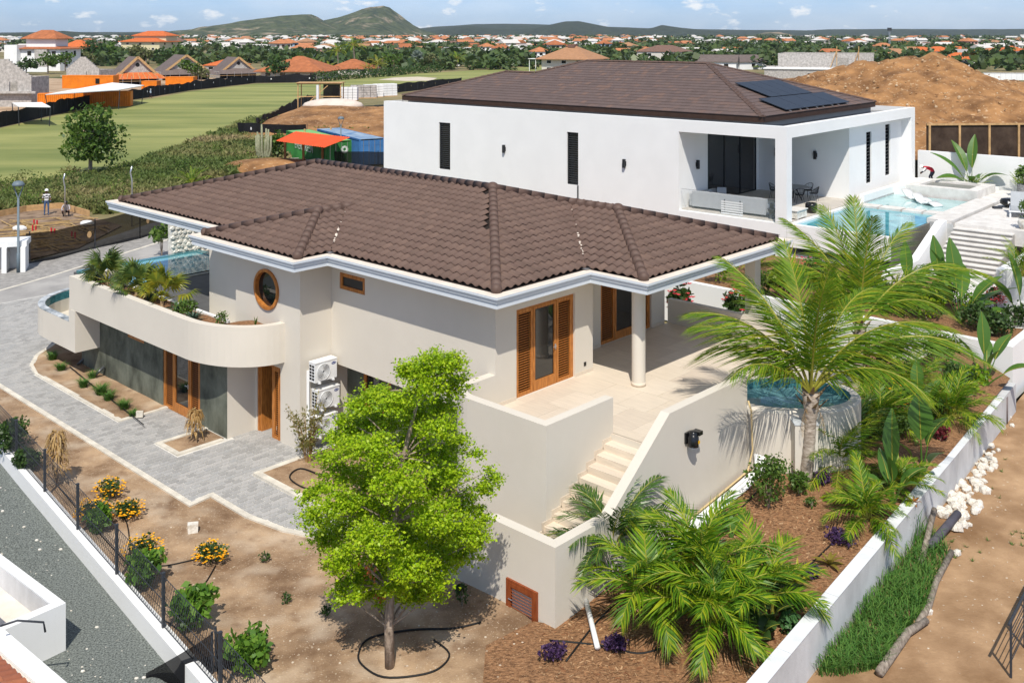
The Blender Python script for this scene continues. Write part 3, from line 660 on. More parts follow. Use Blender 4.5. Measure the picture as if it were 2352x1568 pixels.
# --- terrace, parapets, stairs, column
b = MB(); b.prism([(-1.22,9.4),(-1.22,4.03),(0,4.03),(0,0),(-.2,0),(-.2,-1.1),(.3,-1.5),(3.0,-1.5),(3.0,.75),(4.7,.75),(4.7,4.3),(4.0,4.9),(3.4,6.2),(3.9,8.0),(4.9,8.8),(5.2,9.75),(-1.22,9.75)], 2.3, 2.775); b.build('terrace_slab', M['stucco'], house)
tp = [(-1.2,9.38),(-1.2,4.05),(.02,4.05),(.02,-1.3),(2.93,-1.4),(2.93,.76),(4.54,.76),(4.54,4.4),(3.9,4.9),(3.4,6.2),(3.9,8.0),(4.9,8.8),(5.1,9.7),(2.9,9.7),(2.9,9.54),(-1.2,9.54)]
terr = obj('terrace_floor', None, house)
for i in range(-3, 12):
    for j in range(-2, 9):
        x0, x1, y0, y1 = i*.9 - .6 + (j % 2)*.45, (i+1)*.9 - .6 + (j % 2)*.45, j*1.2, (j+1)*1.2
        pl_ = [Vector((x0+.003,y0+.003)), Vector((x1-.003,y0+.003)), Vector((x1-.003,y1-.003)), Vector((x0+.003,y1-.003))]
        # cut the slab to the terrace outline
        ins = [pin(p.x, p.y, tp) for p in pl_]
        if not any(ins) and not pin((x0+x1)/2, (y0+y1)/2, tp): continue
        if all(ins): poly = [(p.x, p.y) for p in pl_]
        else:
            bmx = bmesh.new(); g = 6; poly = None
            cells_ = [(lerp(x0,x1,a/g), lerp(x0,x1,(a+1)/g), lerp(y0,y1,c/g), lerp(y0,y1,(c+1)/g)) for a in range(g) for c in range(g)]
            bmx.free(); b = MB()
            for (c0,c1,d0,d1) in cells_:
                if pin((c0+c1)/2, (d0+d1)/2, tp): b.quad((c0,d0,2.80),(c1,d0,2.80),(c1,d1,2.80),(c0,d1,2.80))
            if b.f: b.build('tile', M['traver'], terr)
            continue
        MB().prism(poly, 2.776, 2.80, bot=False).build('tile', M['traver'], terr)
def loft_wall(name, line, th, z0, tops, m, parent=house):
    """wall of thickness th to the left of a plan line, its top following tops"""
    n = len(line); off = []
    for i in range(n):
        p = Vector(line[i]); a = Vector(line[max(i-1,0)]); c = Vector(line[min(i+1,n-1)])
        d1 = (p-a).normalized() if i else (c-p).normalized(); d2 = (c-p).normalized() if i < n-1 else d1
        n1 = Vector((-d1.y,d1.x)); nn = (n1 + Vector((-d2.y,d2.x))).normalized(); off.append(p + nn*th/max(.4, nn.dot(n1)))
    b = MB()
    for i in range(n-1):
        a, c, d, e = line[i], line[i+1], off[i], off[i+1]; ta, tc = tops[i], tops[i+1]
        b.quad((*a,z0),(*c,z0),(*c,tc),(*a,ta)); b.quad((*e,z0),(*d,z0),(*d,ta),(*e,tc)); b.quad((*a,ta),(*c,tc),(*e,tc),(*d,ta))
    b.quad((*off[0],z0),(*line[0],z0),(*line[0],tops[0]),(*off[0],tops[0])); b.quad((*line[-1],z0),(*off[-1],z0),(*off[-1],tops[-1]),(*line[-1],tops[-1]))
    return b.build(name, m, parent)
ZP = 3.65
arc = [(-.25,0),(-.25,-.75)] + [(.66 - .91*math.cos(math.pi/2*k/9), -.75 - .91*math.sin(math.pi/2*k/9)) for k in range(1,10)]
loft_wall('parapet', arc + [(3.2,-1.66),(3.2,.82)], .25, -.1, [ZP]*(len(arc)+2), M['stucco'])
zb = 2.03
SL = (ZP-zb)/(.89+1.36)
loft_wall('stair_wall', [(-1.2,-3.2),(2.9,-3.2),(4.8,-3.2),(4.8,-1.36),(4.8,.89),(4.8,4.4)], .25, -.05, [.55,zb,zb,zb,ZP,ZP], M['stucco'])
b = MB(); b.box(2.9,4.56,-2.95,-2.3,.3,.98)
for k in range(5): b.box(2.9-(k+1)*.33,2.9-k*.33,-2.95,-1.67,0,.98-(k+1)*.17)
b.build('stair_landing', M['traver'], house)
nos = [(.75,2.8),(.45,2.63),(.14,2.46),(-.17,2.29),(-.48,2.115),(-.79,1.94),(-1.10,1.765),(-1.41,1.59),(-1.74,1.415),(-2.05,1.24),(-2.36,1.07)]
for i in range(1, len(nos)):
    t0, z = nos[i]; tb = nos[i-1][0]
    MB().box(3.2,4.55,t0,tb,z-.6,z).build('step', M['traver'], house)
    MB().box(3.19,3.212,t0-.06,tb-.02,z-.12,z+.10).build('skirting', M['traver'], house)
MB().box(3.2,4.55,.752,.80,2.2,2.79).build('riser', M['traver'], house)
b = MB(); b.lathe([(.19,0),(.19,2.84)], 28, (1.68,3.95,2.8)); b.build('column', M['stucco'], house, True)
MB().lathe([(.20,0),(.205,.0),(.205,.10),(.19,.10)], 28, (1.68,3.95,2.801)).build('column_base', M['traver'], house, True)
MB().box(1.5,1.86,9.95,10.3,2.3,5.66).build('pillar', M['stucco'], house)
loft_wall('parapet', [(2.9,9.75),(-1.2,9.75)], .2, 2.3, [ZP-.05]*2, M['stucco'])
b = MB()
for (x0,x1,y0,y1) in ((.001,.014,0.02,.79),(.001,.014,3.24,4.02),(-1.219,-1.206,4.05,5.94),(-1.219,-1.206,8.66,9.38),(-.0,2.9,9.536,9.549)): b.box(x0,x1,y0,y1,2.80,2.90)
b.build('skirting', M['traver'], house)
MB().box(.0,.012,3.62,3.72,3.02,3.13).build('socket', M['black'], house)
# hatch door in the stair base
hd = joinery(house, (0,-3.2,0), X, mY, [('louvre',3.46,4.34)], .17, .95, m='redwood', name='hatch_door', inset=-.02, fr=.06)
b = MB(); h = Vector((3.56,-3.22,.56)); b.tube([h, h-Vector((0,.06,0)), h+Vector((.11,-.06,0))], .010, 6); b.build('handle', M['steel'], hd)
MB().box(3.40,4.40,-3.26,-3.2,.11,.168).build('sill', M['white'], hd)
# --- eaves: stepped fascia, ledge, soffit
EV = [(-20.5,-.75),(-12.0,-.75),(-12.0,-1.94),(-6.2,-1.94),(-6.2,-.75),(.77,-.75),(.77,2.97),(2.68,2.97),(2.68,10.75),(-20.5,10.75)]
def offs(poly, d):
    n = len(poly); r = []
    for i in range(n):
        a, p, c = Vector(poly[i-1]), Vector(poly[i]), Vector(poly[(i+1) % n])
        n1 = Vector(((p-a).y, -(p-a).x)).normalized(); n2 = Vector(((c-p).y, -(c-p).x)).normalized(); r.append(tuple(p + (n1 + n2)*d))
    return r
prof = [(-.36,5.90),(-.30,5.93),(.05,5.95),(.05,5.885),(.02,5.875),(.0,5.78),(-.035,5.77),(-.035,5.63),(-1.0,5.63)]
rings = [[(*p, z) for p in offs(EV, o)] for o, z in prof]; n = len(EV)
def ringmesh(i0, i1, name, m):
    b = MB()
    for i in range(i0, i1):
        for k in range(n): b.quad(rings[i+1][k], rings[i+1][(k+1) % n], rings[i][(k+1) % n], rings[i][k])
    return b.build(name, m, house)
ringmesh(2, 7, 'fascia', M['fascia']); ringmesh(7, 8, 'soffit', M['white'])
ringmesh(0, 2, 'gutter_ledge', M['ledge'])
b = MB(); b.add([(*p, 5.64) for p in offs(EV, -.9)], [tuple(range(n))]); b.build('ceiling', M['white'], house)
# --- roof planes, tiles and ridge caps
PT, ZR = .27, 5.985
RX0, RX1, RY0, RY1 = -20.05, .42, -.40, 10.4
faces = {   # eave origin, along eave, up slope (plan), plan outline
 'front': ((RX0,RY0),(1,0),(0,1), [(RX0,RY0),(RX1,RY0),(RX1-5.4,RY0+5.4),(RX0+5.4,RY0+5.4)], [[(-6.5,-.4),(-9.1,2.2),(-11.7,-.4)]]),
 'end':   ((RX1,RY0),(0,1),(-1,0), [(RX1,RY0),(RX1,3.2),(-3.18,6.8),(RX1-5.4,RY0+5.4)], []),
 'wingf': ((RX1,3.2),(1,0),(0,1), [(RX1,3.2),(2.4,3.2),(-1.2,6.8),(-3.18,6.8)], []),
 'winge': ((2.4,3.2),(0,1),(-1,0), [(2.4,3.2),(2.4,10.4),(-1.2,6.8)], []),
 'bayf':  ((-11.7,-1.6),(1,0),(0,1), [(-11.7,-1.6),(-6.5,-1.6),(-9.1,1.0)], []),
 'baye':  ((-6.5,-1.6),(0,1),(-1,0), [(-6.5,-1.6),(-6.5,-.4),(-9.1,2.2),(-9.1,1.0)], []),
}
roof = obj('roof', None, house)
b = MB()
def rz(o, up, p, dz=0): return ZR + dz + PT * ((p[0]-o[0])*up[0] + (p[1]-o[1])*up[1])
for k, (o, al, up, poly, cut) in faces.items():
    b.add([(*p, rz(o, up, p, -.05)) for p in poly], [tuple(range(len(poly)))])
    # closing strip under the eave tiles
b.add([(RX0,RY0,ZR-.05),(RX0,RY1,ZR-.05),(RX0+5.4,RY0+5.4,ZR+PT*5.4-.05)], [(0,2,1)])
b.add([(RX0,RY1,ZR-.05),(2.4,RY1,ZR-.05),(-1.2,6.8,ZR+PT*3.6-.05),(-3.18,6.8,ZR+PT*3.6-.05),(RX1-5.4,RY0+5.4,ZR+PT*5.4-.05),(RX0+5.4,RY0+5.4,ZR+PT*5.4-.05)], [(0,5,4,3,2,1)])
b.add([(-11.7,-1.6,ZR-.05),(-9.1,1,ZR+PT*2.6-.05),(-9.1,2.2,ZR+PT*2.6-.05),(-11.7,-.4,ZR-.05)], [(0,1,2,3)])
b.add([(*p, ZR-.05) for p in offs(EV,-.33)] + [(*p, 5.88) for p in offs(EV,-.33)], [(n+i, n+(i+1) % n, (i+1) % n, i) for i in range(n)])
b.build('underlay', M['deckdark'], roof)
TWd, TLn = .30, .36
def tile_geo():
    """one interlocking wavy tile: x along the eave, y up the slope, front edge at y=0"""
    b = MB(); C = 10; prof_ = []
    for i in range(C+1):
        u = i / C; prof_.append((-.5*TWd + u*TWd, .034*math.sin(2*math.pi*(u-.02)) ** 1 + .0))
    L = TLn + .05
    top0 = [(x, -.012, z+.034) for x, z in prof_]; top1 = [(x, L, z+.004) for x, z in prof_]; lip = [(x, -.008, z+.012) for x, z in prof_]
    vs = top0 + top1 + lip; m = C+1
    fs = [(i, i+1, m+i+1, m+i) for i in range(C)] + [(2*m+i, 2*m+i+1, i+1, i) for i in range(C)]
    b.add(vs, fs); return b
tg = tile_geo(); tme = tg.mesh('tile', M['tile'])
for p in tme.polygons: p.use_smooth = p.index < 10
cth = math.cos(math.atan(PT)); whole = []; part = []
for k, (o, al, up, poly, cut) in faces.items():
    al3 = Vector((*al, 0)); up3 = Vector((up[0]*cth, up[1]*cth, math.sin(math.atan(PT)))); nr = al3.cross(up3)
    us = [(p[0]-o[0])*al[0] + (p[1]-o[1])*al[1] for p in poly]; vs_ = [(p[0]-o[0])*up[0] + (p[1]-o[1])*up[1] for p in poly]
    for j in range(int(max(vs_)/cth/TLn)+2):
        for i in range(int(min(us)/TWd)-1, int(max(us)/TWd)+2):
            u = (i+.5)*TWd; v = j*TLn*cth
            q = [(o[0]+al[0]*(u+a)+up[0]*(v+c), o[1]+al[1]*(u+a)+up[1]*(v+c)) for a in (-.14,0,.14) for c in (.02,.13,.24,TLn*cth)]
            inside = [pin(p[0], p[1], poly) and not any(pin(p[0], p[1], c) for c in cut) for p in q]
            mid = (o[0]+al[0]*u+up[0]*(v+.17), o[1]+al[1]*u+up[1]*(v+.17))
            if not any(inside): continue
            M4 = Matrix((( al3.x, up3.x, nr.x, o[0]+al[0]*u+up[0]*v), (al3.y, up3.y, nr.y, o[1]+al[1]*u+up[1]*v), (al3.z, up3.z, nr.z, ZR + PT*v), (0,0,0,1)))
            (whole if all(inside) else part).append((W(*mid).y, M4, poly, cut, k))
whole.sort(key=lambda x: x[0])
rng = random.Random(3)
for d, M4, *_ in whole[:300]:
    o = obj('tile', tme, roof); o.matrix_local = M4 @ Matrix.Translation((0, 0, rng.uniform(-.003, .004))) @ Matrix.Rotation(rng.uniform(-.012,.012), 4, 'Z')
b = MB()
for d, M4, *_ in whole[300:]: b.add([M4 @ Vector((v[0], v[1], v[2] + 0)) for v in tg.v], tg.f)
bm = bmesh.new()
for d, M4, poly, cut, k in part:          # tiles cut along hips and valleys
    g = bmesh.new(); vv = [g.verts.new(M4 @ Vector(v)) for v in tg.v]
    for f in tg.f: g.faces.new([vv[i] for i in f])
    c2 = Vector((sum(p[0] for p in poly)/len(poly), sum(p[1] for p in poly)/len(poly), 0))
    for i in range(len(poly)):
        a, c = Vector((*poly[i],0)), Vector((*poly[(i+1) % len(poly)],0)); nn = Vector(((c-a).y, -(c-a).x, 0)).normalized()
        if nn.dot(c2 - a) > 0: nn = -nn
        o_, al, up = faces[k][0], faces[k][1], faces[k][2]
        if abs(nn.x*up[0] + nn.y*up[1]) > .99 : continue        # leave the eave edge itself
        bmesh.ops.bisect_plane(g, geom=g.verts[:]+g.edges[:]+g.faces[:], plane_co=a, plane_no=nn, clear_outer=True)
    for cp in cut:
        cc = Vector((sum(p[0] for p in cp)/3, sum(p[1] for p in cp)/3, 0)); mid = M4 @ Vector((0,.17,0))
        best = None
        for i in (0, 1):
            a, c = Vector((*cp[i],0)), Vector((*cp[i+1],0)); nn = Vector(((c-a).y, -(c-a).x, 0)).normalized()
            if nn.dot(cc - a) < 0: nn = -nn
            dd = abs(nn.dot(mid - a))
            if best is None or dd < best[0]: best = (dd, a, nn)
        bmesh.ops.bisect_plane(g, geom=g.verts[:]+g.edges[:]+g.faces[:], plane_co=best[1], plane_no=best[2], clear_outer=True)
    idx = {v: i for i, v in enumerate(g.verts)}
    b.add([v.co.copy() for v in g.verts], [[idx[v] for v in f.verts] for f in g.faces]); g.free()
bm.free()
b.build('tile_field', M['tilejoin'], roof, True, kind='stuff')
cb = MB(); N = 10; cl_ = .40
def capring(y, r, zo): return [(r, y, zo-.09)] + [(r*math.cos(math.pi*k/(N-2)), y, r*.85*math.sin(math.pi*k/(N-2))+zo) for k in range(N-1)] + [(-r, y, zo-.09)]
r0 = capring(0, .138, .003); r1 = capring(cl_+.05, .135, -.002); r2 = capring(.03, .130, .0)
cb.add(r0+r1+r2, [(k, k+1, N+1+k+1, N+1+k) for k in range(N)][::1] + [(2*N+2+k, 2*N+2+k+1, k+1, k) for k in range(N)])
cme = cb.mesh('ridge_cap', M['cap'], True)
eb = MB(); eb.ball((0, 0, .0), .15, 14, 8, (1, .8, .9)); eme = eb.mesh('end_cap', M['cap'], True)
def caps(a, c, end=False):
    a, c = Vector(a), Vector(c); d = (c - a); L = d.length; d.normalize(); x = d.cross(Vector((0,0,1))).normalized(); z = x.cross(d)
    nn_ = max(1, round(L / cl_)); st = L / nn_
    for k in range(nn_):
        p = a + d*st*k; o = obj('ridge_cap', cme, roof)
        o.matrix_local = Matrix(((x.x, d.x*st/cl_, z.x, p.x), (x.y, d.y*st/cl_, z.y, p.y), (x.z, d.z*st/cl_, z.z, p.z), (0,0,0,1)))
    if end: obj('end_cap', eme, roof, a + Vector((0,0,.02)), math.atan2(d.y, d.x) + math.pi/2)
def zz(d): return ZR + PT*d + .03
caps((RX1,RY0,zz(0)), (RX1-5.4,RY0+5.4,zz(5.4)), True)
caps((-3.18,6.8,zz(3.6)), (RX1-5.4,RY0+5.4,zz(5.4)))
caps((RX0+5.4,RY0+5.4,zz(5.4)), (RX1-5.4,RY0+5.4,zz(5.4)))
caps((RX0,RY0,zz(0)), (RX0+5.4,RY0+5.4,zz(5.4)), True)
caps((RX0,RY1,zz(0)), (RX0+5.4,RY0+5.4,zz(5.4)))
caps((2.4,3.2,zz(0)), (-1.2,6.8,zz(3.6)), True)
caps((2.4,10.4,zz(0)), (-1.2,6.8,zz(3.6)))
caps((-1.2,6.8,zz(3.6)), (-3.18,6.8,zz(3.6)))
caps((-6.5,-1.6,zz(0)), (-9.1,1.0,zz(2.6)), True)
caps((-11.7,-1.6,zz(0)), (-9.1,1.0,zz(2.6)), True)
caps((-9.1,1.0,zz(2.6)), (-9.1,2.3,zz(2.6)))
for p in ((RX1-5.4,RY0+5.4,zz(5.4)), (-1.2,6.8,zz(3.6)), (-9.1,1.0,zz(2.6))): obj('end_cap', eme, roof, p, 0, (1.35,1.6,1.2))
# pale mortar crumbs in the valleys and tin flashing at their feet
for (a, c) in (((.42,3.2),(-3.18,6.8)), ((-6.5,-.4),(-9.1,2.2))):
    b = MB(); rng = random.Random(8); L = 3.6 if a[0] > 0 else 2.6
    for k in range(14):
        f = rng.uniform(.15,.85); p = (lerp(a[0],c[0],f), lerp(a[1],c[1],f)); b.ball((p[0],p[1],ZR+PT*L*f+.03), rng.uniform(.02,.05), 6, 4, (1,1,.6))
    b.build('valley_mortar', M['ledge'], roof)
    MB().box(a[0]-.12,a[0]+.16,a[1]-.16,a[1]+.12,5.955,5.975).build('valley_flashing', M['steel'], roof)
# ------------------------------------------------------------------ round spa tub beside the terrace
DC = (7.45, 27.35); RXo, RYo = 1.92, 1.42
spa = thing('spa_pool', 'raised oval spa pool with white rim and teal mosaic at the terrace edge', 'pool', (DC[0], DC[1], 0))
def ell(k, rx, ry, n=48): a = 2*math.pi*k/n; return (rx*math.cos(a), ry*math.sin(a))
def ering(b, r0, z0, r1, z1, n=48):
    for k in range(n):
        b.quad((*ell(k,*r0),z0),(*ell(k+1,*r0),z0),(*ell(k+1,*r1),z1),(*ell(k,*r1),z1))
b = MB(); ering(b, (RXo,RYo), .3, (RXo,RYo), 2.76); ering(b, (RXo,RYo), 2.76, (RXo-.05,RYo-.05), 2.82); ering(b, (RXo-.05,RYo-.05), 2.82, (RXo-.26,RYo-.26), 2.82)
b.build('rim_wall', M['stucco'], spa, True)
b = MB(); ering(b, (RXo-.26,RYo-.26), 2.82, (RXo-.26,RYo-.26), 2.45); b.build('tile_band', M['teal'], spa, True)
M['spaw'] = mat('spa_water', (.10,.24,.26), .03, .2, 1.4, col2=(.16,.33,.34), spec=.5, det=2)
b = MB(); b.add([(*ell(k, RXo-.26, RYo-.26), 2.56) for k in range(48)], [tuple(range(48))]); b.build('water', M['spaw'], spa)
b = MB(); b.box(-.30,.28,-RYo-.35,-RYo+.25,1.45,2.62); b.build('service_box', M['stucco'], spa)
b = MB(); b.box(-.32,.30,-RYo-.37,-RYo+.2,2.622,2.66); b.build('box_lid', M['slate'], spa)
# ------------------------------------------------------------------ the white modern house
wh = thing('white_house', 'large white modern house with dark flat-tiled hip roof and raised pool terrace', 'house', (WC.x, WC.y, 0), TW)
b = MB(); ZT = 7.9; FL = 3.15
w1, w2_ = (-24.26,-23.23,3.72,6.75), (-13.72,-12.89,3.75,6.79)
panel(b, (0,0,0), X, mY, -29.6, 0, -.3, ZT, [(-6.17,-.6,FL-.06,7.28), w1, w2_, (-1.75,-.35,.35,2.55)], rev=.35)
panel(b, (0,0,0), Y_, X, 0, 17.84, 3.0, ZT, [(.6,17.2,FL-.1,7.32)], rev=.6)
panel(b, (-29.6,0,0), Y_, mX, 0, 17.84, -.3, ZT); panel(b, (0,17.84,0), X, Y_, -29.6, 0, -.3, ZT)
panel(b, (0,9.1,0), X, mY, -6.2, -.6, FL-.1, 7.4)
lw1_, lw2_ = (11.55,12.35,3.75,6.75), (14.5,15.3,3.9,7.0)
panel(b, (-.6,0,0), Y_, X, 9.1, 17.2, FL-.1, 7.4, [lw1_, lw2_])
panel(b, (-6.2,0,0), Y_, X, .35, 9.1, FL-.1, 7.4, [(3.1,8.75,FL,7.0)])
panel(b, (0,.35,0), X, Y_, -29.6, 0, 7.5, ZT); b.quad((-29.6,0,ZT),(0,0,ZT),(0,.35,ZT),(-29.6,.35,ZT)); b.quad((-.35,.35,ZT),(0,.35,ZT),(0,17.84,ZT),(-.35,17.84,ZT))
panel(b, (-.35,0,0), Y_, mX, .35, 17.84, 7.5, ZT)
b.quad((-6.2,.3,7.35),(-6.2,17.2,7.35),(-.05,17.2,7.35),(-.05,.3,7.35))
b.box(-.6,-.02,.02,.6,.0,7.3)
b.quad((0,0,-.3),(0,17.84,-.3),(0,17.84,3.0),(0,0,3.0))
b.build('wall', M['white'], wh)
b = MB(); b.quad((-29.3,.35,7.6),(-.35,.35,7.6),(-.35,17.7,7.6),(-29.3,17.7,7.6)); b.build('flat_roof', mat('dark_glossy_membrane', (.03,.028,.03), .15, .2, 2, spec=.5), wh)
b = MB(); b.box(-6.2,0,.36,17.2,FL-.2,FL); b.build('terrace_floor', mat('warm_terrace_tile', (.50,.46,.41), .7, .1, 2), wh)
def louvwin(par, o, ud, nd, u0, u1, z0, z1, n=22, inset=.12):
    """tall narrow louvre window in a charcoal frame"""
    o, ud, nd = Vector(o), Vector(ud), Vector(nd); fb = MB(); f = lambda u, z, d=0: o + ud*u + Vector((0,0,z)) - nd*(inset - d)
    for (a, c, e, g) in ((u0,u0+.07,z0,z1),(u1-.07,u1,z0,z1),(u0,u1,z0,z0+.07),(u0,u1,z1-.07,z1)):
        p = [f(a,e,.04),f(c,e,.04),f(c,g,.04),f(a,g,.04),f(a,e,-.04),f(c,e,-.04),f(c,g,-.04),f(a,g,-.04)]
        fb.add(p, [(0,1,2,3),(5,4,7,6),(4,0,3,7),(1,5,6,2),(3,2,6,7),(4,5,1,0)])
    w = fb.build('window', M['charcoal'], par)
    q = MB(); q.quad(f(u0,z0,-.06),f(u1,z0,-.06),f(u1,z1,-.06),f(u0,z1,-.06)); q.build('pane', M['glass'], w)
    rot = math.atan2(ud.y, ud.x); rot += math.pi if ud.cross(Vector((0,0,1))).dot(nd) < 0 else 0
    key = (round(u1-u0-.14,3), 'lv')
    if key not in smesh: smesh[key] = slat_mesh(u1-u0-.14).mesh('slat', M['lslat'])
    for j in range(n):
        s_ = obj('slat', smesh[key], w, f((u0+u1)/2, lerp(z0+.1, z1-.1, (j+.5)/n)), rot); s_.scale = (1, 1.5, 1.5)
    return w
M['lslat'] = mat('grey_louvre_blade', (.06,.065,.07), .3, 0, spec=.6)
louvwin(wh, (0,0,0), X, mY, *w1); louvwin(wh, (0,0,0), X, mY, *w2_); louvwin(wh, (-.6,0,0), Y_, X, *lw1_, n=14); louvwin(wh, (-.6,0,0), Y_, X, *lw2_, n=14)
louvwin(wh, (0,0,0), X, mY, -1.75,-.35,.35,2.55, n=26)
MB().box(-12.95,-12.86,-.03,.0,0,3.75).build('downpipe', M['lslat'], wh)
def sconce(p, n):
    p = Vector(p); n = Vector(n); t = Vector((-n.y, n.x, 0)); b = MB(); c = p + n*.09
    q = [c - t*.07 - n*.07, c + t*.07 - n*.07, c + t*.07 + n*.07, c - t*.07 + n*.07]
    b.prism([(v.x, v.y) for v in q], p.z-.24, p.z+.24); m_ = p + n*.02; b.prism([(v.x, v.y) for v in [m_-t*.1-n*.02, m_+t*.1-n*.02, m_+t*.1+n*.02, m_-t*.1+n*.02]], p.z-.12, p.z+.12)
    b.build('wall_lamp', M['charcoal'], wh)
sconce((-18.56,0,5.45), mY); sconce((-9.64,0,5.3), mY); sconce((-6.2,1.9,5.35), X); sconce((-2.6,9.1,5.5), mY); sconce((-5.0,9.1,5.5), mY)
# sliding glass doors into a dim room
rm = mat('dim_room_wall', (.25,.24,.23), .9, .05)
b = MB(); b.quad((-12,3,FL-.02),(-6.2,3,FL-.02),(-6.2,8.9,FL-.02),(-12,8.9,FL-.02)); panel(b,(-12,0,0),Y_,X,2.9,9,FL-.1,7.2); panel(b,(0,9,0),X,mY,-12,-6.2,FL-.1,7.2); panel(b,(0,2.9,0),X,Y_,-12,-6.2,FL-.1,7.2)
b.build('room', rm, wh)
gl = obj('sliding_door', None, wh); b = MB()
for y in (3.1, 4.95, 6.8, 8.68): b.box(-6.26,-6.18,y,y+.08,FL,7.0)
b.box(-6.26,-6.18,3.1,8.75,6.92,7.0); b.box(-6.26,-6.18,3.1,8.75,FL,FL+.05); b.build('frame', M['charcoal'], gl)
M['clear'] = glassmat('clear_glass', (.45,.55,.55), .02, .07, True); M['tint'] = glassmat('tinted_glass', (.02,.022,.025), .02, .7, True)
for y in (3.18, 5.03): b = MB(); b.quad((-6.22,y,FL+.05),(-6.22,y+1.77,FL+.05),(-6.22,y+1.77,6.92),(-6.22,y,6.92)); b.build('pane', M['tint'], gl)
bal = obj('glass_balustrade', None, wh)
for i in range(4):
    x0 = -6.1 + i*1.37; b = MB(); b.box(x0,x0+1.355,.15,.165,FL-.05,FL+1.08); b.build('pane', M['clear'], bal)
MB().box(-6.1,-.62,.145,.17,FL+1.08,FL+1.095).build('handrail', M['steel'], bal)
# roof planes with flat tiles
EX0, EX1, EY0, EY1, EZ, EP = -29.3, -2.0, 1.4, 16.6, 8.22, .32
wroof = obj('roof', None, wh); zf_ = lambda d, dz=0: EZ + EP*d + dz
wf = {'front': ((EX0,EY0),(1,0),(0,1),[(EX0,EY0),(EX1,EY0),(-9.6,9.0),(-19,9.0),(-21.5,6.5),(-24.2,6.5)]),
      'end': ((EX1,EY0),(0,1),(-1,0),[(EX1,EY0),(EX1,EY1),(-9.6,9.0)])}
b = MB()
for k, (o, al, up, poly) in wf.items(): b.add([(*p, zf_((p[0]-o[0])*up[0]+(p[1]-o[1])*up[1], -.03)) for p in poly], [tuple(range(len(poly)))])
b.add([(EX1,EY1,EZ),(-26.6,EY1,EZ),(-19,9,zf_(7.6)),(-9.6,9,zf_(7.6))],[(0,1,2,3)]); b.add([(-26.6,EY1,EZ),(-26.6,11.6,EZ),(-21.5,6.5,zf_(5.1)),(-19,9,zf_(7.6))],[(0,1,2,3)])
b.add([(EX0,EY0,EZ),(-24.2,6.5,zf_(5.1)),(EX0,11.6,EZ)],[(0,1,2)]); b.add([(EX0,11.6,EZ),(-24.2,6.5,zf_(5.1)),(-21.5,6.5,zf_(5.1)),(-26.6,11.6,EZ)],[(0,1,2,3)])
b.build('underlay', M['deckdark'], wroof)
b = MB(); b.prism([(EX0,EY0+.02),(EX1-.02,EY0+.02),(EX1-.02,EY1),(EX0,EY1)], EZ-.32, EZ-.015); b.build('fascia', mat('brown_fascia', (.055,.030,.02), .6, .15, 3), wroof)
b = MB(); b.prism([(EX0+.3,EY0+.32),(EX1-.32,EY0+.32),(EX1-.32,EY1),(EX0+.3,EY1)], 7.6, EZ-.32); b.build('upstand', M['stucco'], wroof)
FW, FLn = .34, .44
fb_ = MB(); fb_.add([(-FW/2+.004,-.02,.028),(FW/2-.004,-.02,.028),(FW/2-.004,FLn+.02,.006),(-FW/2+.004,FLn+.02,.006),(-FW/2+.004,-.02,-.01),(FW/2-.004,-.02,-.01),(FW/2-.004,FLn+.02,-.01),(-FW/2+.004,FLn+.02,-.01)], [(0,1,2,3),(4,5,1,0),(1,5,6,2),(0,3,7,4)])
fme = fb_.mesh('tile', M['flat']); cw_ = math.cos(math.atan(EP)); wl = []; wp = []
for k, (o, al, up, poly) in wf.items():
    al3 = Vector((*al,0)); up3 = Vector((up[0]*cw_, up[1]*cw_, math.sin(math.atan(EP)))); nr = al3.cross(up3)
    us = [(p[0]-o[0])*al[0]+(p[1]-o[1])*al[1] for p in poly]; vs2 = [(p[0]-o[0])*up[0]+(p[1]-o[1])*up[1] for p in poly]
    for j in range(int(max(vs2)/cw_/FLn)+1):
        for i in range(int(min(us)/FW)-1, int(max(us)/FW)+2):
            u = (i+.5+(j%2)*.5)*FW; v = j*FLn*cw_
            q = [(o[0]+al[0]*(u+a)+up[0]*(v+c), o[1]+al[1]*(u+a)+up[1]*(v+c)) for a in (-.16,.16) for c in (.02,.4)]
            ins = [pin(*p, poly) for p in q]
            if not all(ins) and not (any(ins) and pin(o[0]+al[0]*u+up[0]*(v+.2), o[1]+al[1]*u+up[1]*(v+.2), poly)): continue
            M4 = Matrix(((al3.x,up3.x,nr.x,o[0]+al[0]*u+up[0]*v),(al3.y,up3.y,nr.y,o[1]+al[1]*u+up[1]*v),(al3.z,up3.z,nr.z,EZ+EP*v),(0,0,0,1)))
            wl.append((WV(M4[0][3], M4[1][3]).y, M4))
wl.sort(key=lambda x: x[0])
for d, M4 in wl[:300]: o = obj('tile', fme, wroof); o.matrix_local = M4
b = MB()
for d, M4 in wl[300:]: b.add([M4 @ Vector(v) for v in fb_.v], fb_.f)
b.build('tile_field', M['flatjoin'], wroof, kind='stuff')
fcap = MB(); fcap.add([(-.17,0,-.035),(0,0,.05),(.17,0,-.035),(-.16,.46,-.05),(0,.46,.03),(.16,.46,-.05),(-.17,0,-.07),(.17,0,-.07)], [(0,1,4,3),(1,2,5,4),(0,6,7,2,1)][::1]); fcm = fcap.mesh('ridge_cap', M['cap'])
